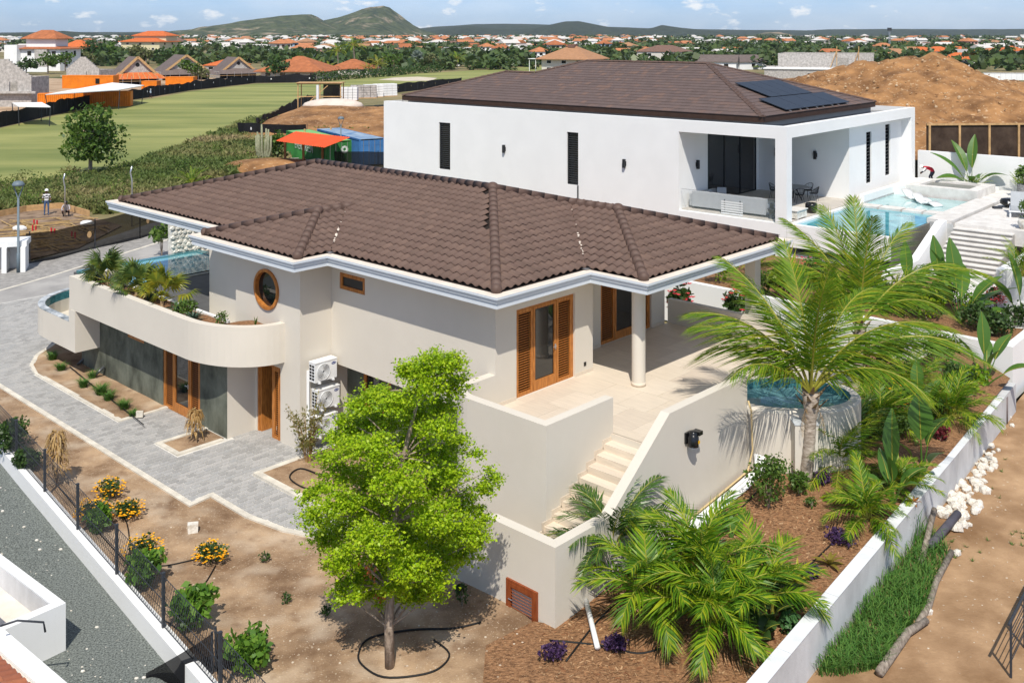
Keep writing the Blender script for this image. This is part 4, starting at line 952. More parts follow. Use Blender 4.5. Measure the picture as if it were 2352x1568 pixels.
def fcaps(a, c):
    a, c = Vector(a), Vector(c); d = c-a; L = d.length; d.normalize(); x = d.cross(Vector((0,0,1))).normalized(); z = x.cross(d); nn_ = max(1, round(L/.44)); st = L/nn_
    for k in range(nn_):
        p = a + d*st*k + z*.05; o = obj('ridge_cap', fcm, wroof); o.matrix_local = Matrix(((x.x,d.x,z.x,p.x),(x.y,d.y,z.y,p.y),(x.z,d.z,z.z,p.z),(0,0,0,1)))
fcaps((EX1,EY0,zf_(0)),(-9.6,9,zf_(7.6))); fcaps((EX1,EY1,zf_(0)),(-9.6,9,zf_(7.6))); fcaps((-19,9,zf_(7.6)),(-9.6,9,zf_(7.6))); fcaps((-21.5,6.5,zf_(5.1)),(-19,9,zf_(7.6))); fcaps((-24.2,6.5,zf_(5.1)),(-21.5,6.5,zf_(5.1))); fcaps((EX0,EY0,zf_(0)),(-24.2,6.5,zf_(5.1)))
# solar panels on the end slope and on the flat roof
M['solar'] = mat('solar_glass', (.018,.024,.034), .4, .1, 3, spec=.3)
al3 = Vector((0,1,0)); up3 = Vector((-cw_,0,math.sin(math.atan(EP)))); nr = al3.cross(up3)
def solar(u, v, w=2.07, h=1.72):
    p = Vector((EX1, EY0, EZ)) + al3*u + up3*v + nr*.14
    sp = thing('solar_panel', '', 'solar panel', (0,0,0)); b = MB(); b.box(-w/2,w/2,0,h,-.02,.02); b.build('glass', M['solar'], sp)
    b = MB()
    for x in (-w*.3, w*.3): b.box(x-.02,x+.02,-.12,h+.02,-.07,-.022)
    b.build('rail', M['steel'], sp)
    B = Matrix(((al3.x,up3.x,nr.x,p.x),(al3.y,up3.y,nr.y,p.y),(al3.z,up3.z,nr.z,p.z),(0,0,0,1)))
    sp.matrix_world = Matrix.Translation(WC) @ Matrix.Rotation(TW, 4, 'Z') @ B; return sp
pos_ = ['nearest the hip ridge', 'second from the hip ridge', 'third from the hip ridge', 'farthest from the hip ridge']
for i in range(4): 
    o = solar(3.95+i*2.1, .14); o['label'] = 'black solar panel in the lower row on the dark roof, ' + pos_[i]; o['group'] = 'solar panels on the dark hip roof'
    o = solar(5.2+i*1.35, 1.95, 1.32, 2.36); o['label'] = 'black solar panel in the upper row on the dark roof, ' + pos_[i]; o['group'] = 'solar panels on the dark hip roof'
# raised pool terrace
pt = thing('pool_terrace', 'raised white pool terrace with turquoise pool, stepping slabs and wide white stairs', 'terrace', (WC.x, WC.y, 0), TW)
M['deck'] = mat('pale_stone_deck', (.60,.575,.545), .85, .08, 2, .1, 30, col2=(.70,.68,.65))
b = MB(); b.prism([(.02,.02),(5.05,.02),(5.05,.3),(.3,.3),(.3,13.6),(.02,13.6)], 2.0, 3.12); b.box(.02,5.05,.3,5.4,.3,1.6); b.box(.3,.9,13.5,17.8,1,3.55); b.box(.02,.3,9,17.8,1,3.5); b.box(.9,4.9,17.2,17.9,1,3.4)
b.build('pool_wall', M['white'], pt)
b = MB(); b.prism([(6.25,5.5),(14,5.5),(14,18.4),(4.9,18.4),(4.9,13.5),(6.25,13.5)], 2.4, FL); b.build('sun_deck', M['deck'], pt)
b = MB(); b.box(4.9,6.1,5.5,13.5,1.8,3.24); b.build('pool_coping', M['deck'], pt)
b = MB(); b.box(4.95,5.05,.32,5.48,.4,3.0); b.build('overflow_wall', mat('wet_pebble_wall', (.16,.155,.135), .4, .35, 14, .4, 30), pt)
b = MB(); b.box(5.06,6.2,5.46,5.5,.4,3.1); b.build('end_panel', mat('wet_grey_panel', (.45,.46,.46), .4, .1, 3), pt)
b = MB(); b.quad((.3,.3,3.02),(4.95,.3,3.02),(4.95,7.75,3.02),(.3,7.75,3.02)); b.build('pool_water', M['poolw2'] if 'poolw2' in M else M['poolb'], pt)
M['shallow'] = mat('shallow_pool_water', (.30,.50,.51), .05, .1, 1.2, col2=(.38,.58,.58), spec=.5)
b = MB(); b.quad((.3,8.55,3.02),(4.9,8.55,3.02),(4.9,13.5,3.02),(.3,13.5,3.02)); b.build('pool_water', M['shallow'], pt)
for i, (x0, x1) in enumerate(((.32,1.5),(1.62,2.75),(2.87,3.85),(3.97,4.88))): MB().box(x0,x1,7.7,8.6,2.7,3.13).build('stepping_slab', M['deck'], pt)
b = MB()
for (x0,x1,y0,y1) in ((.9,4.9,13.7,14.3),(.9,4.9,16.6,17.2),(.9,1.5,14.3,16.6),(4.3,4.9,14.3,16.6)): b.box(x0,x1,y0,y1,2.4,3.62)
b.build('fountain_basin', M['deck'], pt)
b = MB(); b.quad((1.5,14.3,3.5),(4.3,14.3,3.5),(4.3,16.6,3.5),(1.5,16.6,3.5)); b.build('pebble_bed', mat('grey_wet_pebbles', (.16,.16,.14), .5, .5, 30, .5, 50, col2=(.34,.34,.31)), pt)
M['riser'] = mat('shade_grey_riser', (.36,.345,.32), .9, .08, 3)  # riser shade put into the colour, greyer than the treads
for k in range(11):
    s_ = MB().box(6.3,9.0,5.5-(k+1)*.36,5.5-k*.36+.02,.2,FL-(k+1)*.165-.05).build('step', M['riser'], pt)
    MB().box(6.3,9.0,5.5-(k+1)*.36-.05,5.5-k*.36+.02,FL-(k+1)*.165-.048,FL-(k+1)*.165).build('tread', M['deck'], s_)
loft_wall('stair_wall', [(5.9,5.48),(5.9,4.9),(5.9,1.4),(5.9,-3.6)], -.38, .2, [3.24,3.24,1.95,1.95], M['white'], pt)
def chaise(y, x, rot):
    b = MB(); L = [(0,.5),(.45,.12),(.8,.06),(1.25,.2),(1.75,.04)]
    q = MB()
    for i in range(len(L)-1): q.add([(L[i][0],-.3,L[i][1]),(L[i+1][0],-.3,L[i+1][1]),(L[i+1][0],.3,L[i+1][1]),(L[i][0],.3,L[i][1]),(L[i][0],-.3,L[i][1]-.09),(L[i+1][0],-.3,L[i+1][1]-.09),(L[i+1][0],.3,L[i+1][1]-.09),(L[i][0],.3,L[i][1]-.09)], [(0,1,2,3),(7,6,5,4),(0,4,5,1),(2,6,7,3),(0,3,7,4),(1,5,6,2)])
    return q
for i, (a, c, l) in enumerate(((1.3,12.6,'white in-water lounger near the house wall on the shallow pool shelf'),(2.3,11.4,'white in-water lounger nearer the stepping slabs on the shallow pool shelf'))):
    p = WV(a, c, 3.06); o = chaise(0,0,0).build('pool_lounger', M['white'], None, True, label=l, cat='lounger', group='in-water pool loungers'); o.location = p; o.rotation_euler = (0,0,TW-.5)
# garden terrace walls in front of the white house
def seawall(name, label, pts, th, z0, z1, m='white'):
    t_ = thing(name, label, 'wall', (pts[0].x, pts[0].y, 0)); loft_wall('masonry', [(p.x-pts[0].x, p.y-pts[0].y) for p in pts], th, z0, [z1]*len(pts), M[m], t_); return t_
tw = [at(1480, 627, 1.7), at(2326, 797, 1.7), at(2326, 797, 1.7) + F2*9]
seawall('terrace_wall', 'long low white retaining wall stepping behind the beige villa garden', tw, .28, -.2, 1.7)
sheet('terrace_soil', [XY(tw[0] + F2*.2), XY(tw[1] + F2*.2 - F1*.2), XY(tw[2] - F1*.2), XY(WV(10, 1)), XY(WV(-8, -.1)), XY(WV(-20,-.2))], lambda x, y: 1.45, M['mulch'], 1)
pb0 = at(2287.5, 706, 1.45); seaw = [pb0, pb0 + F1*6]
plb = thing('white_planter', 'tall white planter box topped with ground cover below the white stairs', 'planter', pb0, TW); b = MB(); b.box(0,6,0,4.5,-1.7,1.55); b.build('box', M['white'], plb)
seawall('yard_wall', 'white boundary wall behind the pool terrace under the brown mesh fence', [WV(-.2, 19.2), WV(17.5, 19.4)], -.3, 2.0, 5.1)
M['L_arecad'] = leafmat('dark_areca_leaflets', [(.035,.095,.014), (.065,.15,.02), (.11,.20,.025)], .35, .35, .5)
# ------------------------------------------------------------------ plant builders
def frond_geo(L, droop, nl, ll, lw, seed, rise=1.0, sag=.5, rach=.03, tip=.25, fold=.5, start=.18, ragged=.0):
    """feather frond leaving the origin along +X, bending down by droop; leaflets (mat 0) on both sides of a rachis (mat 1)"""
    rg = random.Random(seed); b = MB(); n = 14; pts = []; p = Vector((0,0,0)); a = 0
    for i in range(n+1):
        pts.append(p.copy()); a = -droop * (i/n)**1.4; p = p + Vector((math.cos(a), 0, math.sin(a)))*L/n
    b.tube(pts, [rach*(1-.85*i/n)+.002 for i in range(n+1)], 4, 1, False)
    for i in range(nl):
        f = start + (1-start)*(i+.5)/nl; x = f*n; k = min(n-1, int(x)); q = pts[k].lerp(pts[k+1], x-k); d = (pts[k+1]-pts[k]).normalized()
        up = Vector((-d.z,0,d.x)); ln_ = ll*(math.sin(math.pi*min(1,(.12+.88*(f-start)/(1-start))**.75)) ** .6 *.9 + .12)*rg.uniform(.8,1.1)
        for sd in (1,-1):
            if ragged and rg.random() < ragged: continue
            o = (Vector((0,sd,0))*.95 + d*lerp(.45,1.3,f) + up*fold*rg.uniform(.2,1.4) + d*rg.gauss(0,.12)).normalized()
            w = d.cross(o).cross(o).normalized()*lw*.5 if False else d*lw*.5
            s1 = sag*rg.uniform(.4,1.6)
            m1 = q + o*ln_*.5; m1.z -= s1*ln_*.14; e = q + o*ln_*.95; e.z -= s1*ln_*.55
            b.add([q-w*.6, q+w*.6, m1+w, m1-w, e], [(0,1,2,3),(3,2,4)], 0)
    return b
def palm_fronds(root, meshes, specs, z=0, jit=None):
    for i, (az, el, sc, roll) in enumerate(specs):
        o = obj('frond', meshes[i % len(meshes)], root, (0,0,z), None, sc); o.rotation_euler = (R(roll), -R(el), R(az))
def fan_geo(Lp, r, n, seed, droop=.35, spread=300):
    rg = random.Random(seed); b = MB(); c = Vector((Lp,0,0)); b.tube([(0,0,0),(Lp*.5,0,.02),c], [.014,.011,.008], 4, 1, False)
    for i in range(n):
        a = R(-spread/2 + spread*(i+.5)/n); d = Vector((math.cos(a), math.sin(a), .18*math.cos(a*2))); rr = r*rg.uniform(.88,1.05)*(.75+.25*math.cos(a/2)); wd = r*R(spread)/n*.30
        t = Vector((-math.sin(a), math.cos(a), 0)); m1 = c + d*rr*.55 + Vector((0,0,.02)); e = c + d*rr; e.z -= droop*rr*.5*rg.uniform(.6,1.5)
        b.add([c-t*.008, c+t*.008, m1+t*wd, m1-t*wd, e], [(0,1,2,3),(3,2,4)], 0)
    return b
def blade_geo(L, w, up, droop, n=5, vfold=.25):
    """paddle leaf along +X rising by angle up and bending by droop: blade (0) and midrib (1)"""
    b = MB(); pts = []; p = Vector((0,0,0))
    for i in range(n+1): pts.append(p.copy()); a = up - droop*(i/n); p = p + Vector((math.cos(a),0,math.sin(a)))*L/n
    prof = [.12,.75,1,.95,.7,.08] if n == 5 else [math.sin(math.pi*(.05+.92*i/n)) for i in range(n+1)]
    vs = []
    for i, q in enumerate(pts): h = w/2*prof[i]; vs += [q+Vector((0,-h,h*vfold)), q, q+Vector((0,h,h*vfold))]
    b.add(vs, [f for i in range(n) for f in ((3*i,3*i+3,3*i+4,3*i+1),(3*i+1,3*i+4,3*i+5,3*i+2))], 0); return b
def leafcloud(b, pts, size, rg, mi=0, tilt=.9, up=.5, shape=2.2):
    for p in pts:
        nrm = Vector((rg.gauss(0,tilt), rg.gauss(0,tilt), rg.gauss(up,.6))).normalized(); t = nrm.cross(Vector((rg.gauss(0,1), rg.gauss(0,1), rg.gauss(0,1)))).normalized(); w = nrm.cross(t)
        s = size*rg.uniform(.5,1.5); t = t*s*.5; w = w*s*.5/shape*1.4
        b.add([p-t, p-t*.1+w, p+t, p-t*.1-w], [(0,1,2,3)], mi)
def ballpts(c, r, n, rg, shell=.55, sq=(1,1,1)):
    o = []
    for _ in range(n):
        d = Vector((rg.gauss(0,1), rg.gauss(0,1), rg.gauss(0,1))).normalized(); rr = r*(shell + (1-shell)*rg.random()**.6)*rg.uniform(.85,1.12)
        o.append(Vector(c) + Vector((d.x*rr*sq[0], d.y*rr*sq[1], d.z*rr*sq[2])))
    return o
def shrub(label, pos, h, r, m, seed, n=260, size=.10, cat='shrub', group=None, flowers=None, nf=40, name='shrub', stems=5, up=.6, sq=.8, low=.25):
    rg = random.Random(seed); t_ = thing(name, label, cat, pos, rg.uniform(0,6), group); b = MB(); ends = []
    for k in range(stems):
        a = rg.uniform(0,6.28); q = Vector((math.cos(a)*r*.5*rg.random(), math.sin(a)*r*.5*rg.random(), h*rg.uniform(.55,.9))); b.tube([(0,0,-.03), q*.5+Vector((0,0,.05)), q], [.018,.013,.006], 5); ends.append(q)
    b.build('stem', M['bark'], t_)
    b = MB(); pts = []
    for q in ends: pts += ballpts((q.x*1.3, q.y*1.3, lerp(h*.5, q.z, .6)), r*.55, n//stems, rg, .3, (1,1,sq))
    pts += ballpts((0,0,h*.5), r*.7, n//2, rg, .5, (1,1,h*.5/r/.75)); pts = [p for p in pts if p.z > h*low*.3]
    leafcloud(b, pts, size, rg, up=up); b.build('foliage', m, t_)
    if flowers:
        b = MB()
        for p in ballpts((0,0,h*.55), r*.98, nf, rg, .92, (1,1,h*.5/r)):
            if p.z < h*.3: p.z = h*.4 + rg.random()*.1
            for k in range(4): a = k*1.57+rg.random(); d = Vector((math.cos(a), math.sin(a), .5))*size*.42; b.add([p, p+d+Vector((0,0,.0)), p+d*1.1+Vector((-d.y,d.x,0))*.6, p+Vector((-d.y,d.x,.3*size))*.9], [(0,1,2,3)])
        b.build('blossom', flowers, t_)
    return t_
def rosette(label, pos, n, L, w, m, seed, name='agave', cat='agave', up=(20,75), droop=.5, group=None, fold=.3):
    rg = random.Random(seed); t_ = thing(name, label, cat, pos, rg.uniform(0,6), group)
    b0 = blade_geo(L, w, 0, droop, 5, fold); me = b0.mesh('leaf', [m])
    for i in range(n):
        f = i/n; o = obj('leaf', me, t_, (0,0,.03), None, rg.uniform(.8,1.1)*lerp(1,.75,f)); o.rotation_euler = (0, -R(lerp(up[0],up[1],f**.8)+rg.uniform(-6,6)), i*2.399+rg.uniform(-.2,.2))
    return t_
def fanpalm(label, pos, n, Lp, r, m, seed, elr=(5,80), group=None, trunk=.15):
    rg = random.Random(seed); t_ = thing('fan_palm', label, 'palm', pos, rg.uniform(0,6), group)
    b = MB(); b.tube([(0,0,-.05),(0,0,trunk)], [.07,.05], 7); b.build('trunk', M['husk'], t_)
    ms = [fan_geo(Lp, r, 22, seed+k, rg.uniform(.2,.6)).mesh('frond', [m, M['rib']]) for k in range(3)]
    for i in range(n):
        f = i/max(1,n-1); o = obj('frond', ms[i % 3], t_, (0,0,trunk), None, rg.uniform(.8,1.15)); o.rotation_euler = (rg.uniform(-.3,.3), -R(lerp(elr[0],elr[1],f)), i*2.399)
    return t_
def areca(label, pos, n, L, seed, m='L_areca', spread=(25,85), droop=1.2, nl=24, ll=.32, lw=.035, group=None, name='areca_palm', stems=0, scale=1, zc=.45, sag_=1.0):
    rg = random.Random(seed); t_ = thing(name, label, 'palm', pos, rg.uniform(0,6.28), group)
    ms = [frond_geo(L*rg.uniform(.85,1.1), droop*rg.uniform(.7,1.3), nl, ll, lw, seed*9+k, fold=.5, sag=sag_, rach=.016, start=.2).mesh('frond', [M[m], M['rib']]) for k in range(4)]
    for k in range(max(1, stems)):
        a = rg.uniform(0,6.28); q = Vector((math.cos(a)*.12, math.sin(a)*.12, .0)) if stems else Vector((0,0,0)); h = zc*rg.uniform(.75,1.05) if stems else .12
        b = MB(); b.tube([q+Vector((0,0,-.05)), q*1.5+Vector((0,0,h*scale))], [.05,.035], 7); b.build('trunk', M['rib'] if stems else M['husk'], t_)
    for i in range(n):
        f = (i+.5)/n; o = obj('frond', ms[i % 4], t_, (rg.uniform(-.1,.1), rg.uniform(-.1,.1), (zc*rg.uniform(.7,1.0) if stems else .1)*scale), None, rg.uniform(.75,1.1)*scale)
        o.rotation_euler = (rg.uniform(-.25,.25), -R(lerp(spread[0],spread[1],f**.8)+rg.uniform(-6,6)), i*2.399+rg.uniform(-.3,.3))
    return t_
def banana(label, pos, leaves, seed, m='L_banana', name='banana_plant', group=None):
    """leaves = [(azimuth, petiole elevation, petiole length, blade length, width, droop)]"""
    rg = random.Random(seed); t_ = thing(name, label, 'plant', pos, 0, group)
    for az, el, pl_, L, w, dr in leaves:
        d = Vector((math.cos(R(az))*math.cos(R(el)), math.sin(R(az))*math.cos(R(el)), math.sin(R(el))))
        b = MB(); e = d*pl_; b.tube([(0,0,-.05), e*.5, e], [.035,.025,.014], 6); b.build('stalk', M['L_banana'], t_)
        g = blade_geo(L*1.2, w*1.25, 0, R(dr), 8, .35); mb = MB()
        # torn blade: segments split with small gaps
        mb.add(g.v, g.f, 0); pts = [Vector(g.v[3*i+1]) for i in range(9)]; mb.tube([p+Vector((0,0,.008)) for p in pts], [.016*(1-.8*i/8) for i in range(9)], 5, 1, False)
        o = mb.build('leaf', [M[m], M['rib']], t_); o.location = e; o.rotation_euler = (rg.uniform(-.5,.5), -R(el), R(az))
    return t_
def tuft(label, pos, n, h, m, seed, name='grass_tuft', cat='grass', group=None, lean=.6, w=.012):
    rg = random.Random(seed); b = MB()
    for _ in range(n):
        a = rg.uniform(0,6.28); r0 = rg.random()**.5*.10*h/.25; p = Vector((math.cos(a)*r0, math.sin(a)*r0, 0)); a2 = rg.uniform(0,6.28); d = Vector((math.cos(a2), math.sin(a2), 0)); hh = h*rg.uniform(.5,1.2); s = Vector((-d.y,d.x,0))*w
        m1 = p + d*hh*lean*.4 + Vector((0,0,hh*.65)); e = p + d*hh*lean*1.1 + Vector((0,0,hh*.9)); b.add([p-s,p+s,m1+s*.8,m1-s*.8,e], [(0,1,2,3),(3,2,4)])
    o = b.build(name, m, None, label=label, cat=cat, group=group); o.location = pos; return o
# ------------------------------------------------------------------ the bright green tree before the villa
rg = random.Random(77); tp0 = onto(895, 1530)
tree = thing('tree', 'bright lime-green young tree with a slim grey trunk standing in a hose ring', 'tree', tp0)
def tq(u, v, dy=0):                       # a point of the crown, dy metres behind or before the trunk
    Y = tp0.y + dy; return Vector(((u-CXP)/FPX*Y - tp0.x, dy, CAM_H - (v-HOR)*Y/FPX - tp0.z))
TR = [tq(895,1530), tq(893,1440), tq(897,1350), tq(905,1200), tq(925,1050), tq(965,900), tq(990,830)]
b = MB(); b.tube(TR, [.10,.09,.085,.07,.05,.028,.01], 9); b.build('trunk', M['bark'], tree, True)
clumps = [  # u, v, radius px, dy
 (1000,835,52,0),(960,850,44,.2),(1040,835,40,-.1),(930,850,28,.1),(1045,885,42,.2),(985,885,48,-.2),(1010,930,40,.3),
 (860,905,40,.1),(820,935,36,0),(905,925,48,-.3),(955,955,60,.3),(1010,985,48,-.3),(870,965,55,.5),(815,975,42,.4),(790,965,24,.2),
 (765,1005,28,.3),(800,1030,45,-.2),(860,1030,60,-.6),(930,1030,65,.6),(1000,1050,55,.1),(1050,1010,30,.3),(745,1055,26,.1),(775,1085,42,.3),(845,1095,60,.7),(920,1105,65,-.8),(990,1115,60,.4),(1045,1085,38,-.2),
 (1090,1040,20,.3),(735,1120,30,.1),(780,1150,52,-.4),(850,1165,60,.1),(925,1175,65,.9),(1000,1180,60,-.5),(1060,1160,50,.4),(1110,1120,32,.2),(1135,1100,20,.2),(1125,1080,14,.2),
 (705,1140,24,.0),(725,1185,40,-.2),(790,1215,55,.6),(860,1230,60,-.9),(935,1240,65,.0),(1010,1240,60,.7),(1070,1220,48,-.2),(1105,1190,26,.3),
 (745,1235,42,.2),(800,1275,52,-.3),(870,1290,55,.5),(940,1300,58,-.6),(1005,1290,50,.1),(1060,1270,42,.5),(1100,1240,24,.2),(775,1300,34,.4),
 (820,1330,38,.1),(890,1335,40,.3),(950,1350,38,.2),(1000,1335,34,-.2),(780,1350,24,-.1),(785,1375,18,-.1),(880,1362,20,.1),(1005,1372,16,-.1),(905,1345,34,-.3),(930,1375,22,.2),(845,1355,26,.4),(985,1352,26,.3),(820,1365,22,-.3),(875,1395,12,.1),(845,1370,16,.2),(960,1370,20,.1)]
b = MB(); lb = MB(); k0 = TR
for (u, v, r, dy) in clumps:
    dy = dy*1.35; c = tq(u, v, dy); rr = r*1.0*(tp0.y+dy)/FPX
    f = min(range(len(TR)), key=lambda i: abs(TR[i].z - (c.z - .35))); j = TR[f]
    lb.tube([j, j.lerp(c, .55) + Vector((0,0,.06)), c], [.022,.014,.005], 5)
    # sprays of small leaves on twigs inside the clump
    for _ in range(max(5, int(rr*rr*720))):
        q = ballpts(c, rr, 1, rg, .25, (1,1,.62))[0]; d = (q - c); d.z *= .3; d = (d.normalized() if d.length > .01 else Vector((1,0,0)))
        leafcloud(b, [q + d*rg.uniform(-.14,.14) + Vector((rg.gauss(0,.05), rg.gauss(0,.05), rg.gauss(0,.022))) for _ in range(15)], .054, rg, up=1.3, tilt=.75, shape=1.9)
lb.build('branch', M['bark'], tree); b.build('crown', M['L_bright'], tree)
b = MB(); leafcloud(b, [tq(850,1312,-.9)+Vector((rg.gauss(0,.08),rg.gauss(0,.1),rg.gauss(0,.1))) for _ in range(40)] + [tq(872,1372,-.2)+Vector((rg.gauss(0,.06),0,rg.gauss(0,.05))) for _ in range(18)], .06, rg); b.build('withered_leaves', leafmat('rust_leaves', [(.35,.10,.03),(.45,.18,.06)]), tree)
# ------------------------------------------------------------------ coconut palms
cf = [frond_geo(3.6, dr, 92, .86, .039, 100+k, fold=.2, sag=sg*1.3, rach=.032, start=.16).mesh('frond', [M['L_coco'], M['rib']]) for k, (dr, sg) in enumerate(((1.25,1.0),(.75,.8),(1.75,1.1),(.45,.5)))]
cdead = frond_geo(3.0, .9, 40, .5, .03, 160, sag=1.6, rach=.02, ragged=.3).mesh('dead_frond', [M['L_dry'], M['husk']])
def coconut(label, base, cb_, r0, specs, seed, group=None):
    t_ = thing('coconut_palm', label, 'palm', base); rg = random.Random(seed); b = MB(); L = (cb_ - base); n = 22
    pts = []; rad = []
    for i in range(n+1):
        f = i/n; pts.append(Vector((L.x*f + .05*math.sin(f*3), L.y*f, L.z*f-.05))); rad.append(lerp(r0*1.12, r0*.92, f) + (.008 if i % 2 else -.003) + (.09*max(0, (f-.68)/.32)))
    b.tube(pts, rad, 12); b.build('trunk', M['palmtrunk'], t_, True)
    b = MB(); top = pts[-1]
    for k in range(16):
        a = k*2.4; d = Vector((math.cos(a), math.sin(a), .9)); p = top + Vector((math.cos(a)*.10, math.sin(a)*.10, -.45+.03*k)); s = Vector((-d.y,d.x,0))*.07; e = p + d*.34; b.add([p-s,p+s,e+s*.3,e-s*.3], [(0,1,2,3)])
    b.build('husk', M['husk'], t_)
    for i, (mi, az, el, sc, roll) in enumerate(specs):
        o = obj('frond', cf[mi], t_, top + Vector((0,0,-.02)), None, sc); o.rotation_euler = (R(roll), -R(el), R(az))
    for az in (205, 335, 60): o = obj('dead_frond', cdead, t_, top + Vector((0,0,-.15)), None, .32); o.rotation_euler = (.2, R(50), R(az))
    return t_
b0 = at(1848, 1112, 1.15); p0 = b0; top = Vector(((1862-CXP)/FPX*b0.y, b0.y, CAM_H-(898-HOR)*b0.y/FPX))
coconut('nearer coconut palm with ringed grey trunk beside the spa pool', b0, top, .14,
  [(0,172,60,1.08,10),(0,158,48,1.0,-15),(1,150,70,1.12,0),(0,205,44,.9,20),(1,262,74,1.05,0),(3,275,86,1.0,20),(0,20,46,1.25,-15),(2,350,50,1.35,10),(0,42,62,1.12,0),(1,100,82,1.1,0),(2,318,48,.95,0),(1,190,72,1.0,0),(0,335,64,1.05,0),(2,150,45,.95,0)], 1)
b1 = at(1962, 905, .8); top1 = Vector(((1975-CXP)/FPX*b1.y, b1.y, CAM_H-(742-HOR)*b1.y/FPX))
coconut('farther coconut palm rising before the white house pool', b1, top1, .13,
  [(3,85,87,1.15,0),(1,110,78,1.15,0),(1,155,70,1.15,0),(0,172,58,1.1,0),(0,12,44,1.45,0),(0,352,58,1.1,20),(1,30,70,1.1,0),(3,270,82,1.1,0),(2,200,45,.9,0),(2,335,50,.9,0),(0,190,64,1.05,0),(2,20,52,.95,0)], 2)
# ------------------------------------------------------------------ palms and plants of the mulch garden
A_ = lambda u, v: onto(u, v)
def gzp(p): p = Vector(p); p.z = gz(p.x, p.y); return p
def mk(u, v): return gzp(onto(u, v))
areca('dark green clump palm arching against the stair wall corner', mk(1405,1330), 22, 2.0, 21, 'L_arecad', (10,84), 1.5, 36, .50, 0.048, name='clump_palm', stems=4, zc=.75)
areca('broad palm with a pale ringed stem, foremost in the mulch bed', mk(1500,1450), 16, 2.0, 22, 'L_areca', (5,82), 1.5, 36, .58, 0.058, name='clump_palm', stems=2, zc=.8)
areca('bright yellow-green palm touching the lower edge of the view', mk(1640,1485), 17, 1.95, 23, 'L_areca', (5,78), 1.5, 36, .58, 0.058, name='clump_palm', stems=2, zc=.7)
areca('tall fresh green palm rising in the middle of the front palms', mk(1610,1400), 14, 2.1, 28, 'L_areca', (25,86), 1.3, 36, .55, 0.054, name='clump_palm', stems=2, zc=.8)
areca('light green palm leaning towards the garden wall', mk(1760,1420), 13, 1.7, 29, 'L_areca', (10,75), 1.4, 34, .5, 0.051, name='clump_palm', stems=2, zc=.6)
areca('feathery palm clump beside the coconut trunk', mk(1928,1075), 34, 1.6, 24, 'L_areca', (0,86), 1.2, 30, .42, .038)
areca('feathery palm clump close behind the spa pool wall', mk(2015,975), 34, 1.55, 25, 'L_areca', (0,86), 1.2, 30, .40, .038)
areca('small yellowish feather palm near the middle of the garden wall', mk(1988,1195), 28, 1.35, 26, 'L_areca', (0,82), 1.1, 28, .36, .036)
areca('yellow-tinged feather palm pressed to the far end of the garden wall', mk(2185,965), 32, 1.65, 27, 'L_areca', (0,84), 1.2, 28, .42, .038)
banana('young banana plant with one tall upright leaf in the mulch', mk(2052,1155), [(80,82,.85,1.15,.34,10),(120,74,.45,.7,.3,25),(10,60,.4,.7,.28,55),(300,62,.35,.6,.24,60),(190,55,.45,.6,.26,70),(240,78,.6,.6,.22,20)], 31)
banana('stout banana plant with torn dark leaf beside the garden wall', mk(2118,1090), [(100,86,.9,1.0,.5,15),(20,76,.75,.8,.42,60),(300,60,.45,.55,.3,40),(160,60,.5,.5,.22,50)], 32)
banana('tall banana plant with paddle leaves at the far end of the garden wall', mk(2262,885), [(80,84,1.0,1.1,.34,12),(20,62,.9,.9,.34,40),(150,66,.8,.8,.36,30),(200,40,.7,.9,.32,40),(330,40,.7,.9,.32,45),(280,70,.7,.7,.3,30),(60,50,.8,.9,.3,35)], 33)
banana('yellow striped plant with a round dark leaf behind the front palms', mk(1680,1235), [(100,70,.15,.35,.2,20),(20,60,.15,.4,.3,30),(200,50,.12,.3,.12,40)], 34)
rosette('yellow croton shrub near the white pipes', mk(1668,1215), 14, .42, .08, M['L_yel'], 41, 'croton', 'croton', (30,80), .6)
rosette('yellow and green lance-leaved plant behind the front palms', mk(1830,1340), 16, .62, .085, M['L_yel'], 42, 'croton', 'croton', (20,80), .7)
rosette('red and yellow bromeliad close to the garden wall', mk(1905,1300), 10, .42, .11, leafmat('red_bromeliad', [(.30,.06,.02),(.22,.2,.03),(.35,.18,.05)]), 43, 'bromeliad', 'bromeliad', (15,75), .8)
rosette('small orange bromeliad near the middle of the garden wall', mk(2098,1158), 12, .26, .07, leafmat('orange_bromeliad', [(.40,.10,.02),(.30,.18,.05)]), 44, 'bromeliad', 'bromeliad', (15,70), .8)
for i, (u, v, L, l) in enumerate(((1770,1440,.62,'big dark round-leaved plant at the foot of the front palms'),(1790,1400,.5,'dark heart-leaved plant behind the front palms'),(1735,1490,.5,'dark broad-leaved plant at the lower garden edge'))):
    banana(l, mk(u, v), [(k*60+20*i, 45+10*(k%3), .3, L*.8, L*.62, 50) for k in range(6)], 50+i, 'L_dark', 'elephant_ear')
for i, (u, v, h, r, l) in enumerate(((1270,1515,.35,.32,'purple-leaved ground plant at the corner of the stair base'),(1412,1495,.3,.3,'purple-leaved ground plant under the foremost palm'),(1195*1.61,1245,.3,.42,'purple-leaved mound against the garden wall'),(1885,1110,.25,.3,'purple-leaved patch at the coconut palm foot'),(1868,1325,.25,.25,'purple-leaved tuft among the yellow lance leaves'))):
    shrub(l, mk(u, v), h, r, M['L_purple'], 60+i, 260, .07, 'plant', name='purple_plant', sq=.7)
areca('fine feather palm between the spa pool and the far garden end', mk(2090,900), 28, 1.5, 611, 'L_areca', (0,85), 1.2, 26, .36, .034)
areca('dark feather palm under the second coconut palm', mk(1985,905), 26, 1.5, 612, 'L_arecad', (0,85), 1.1, 26, .36, .036)
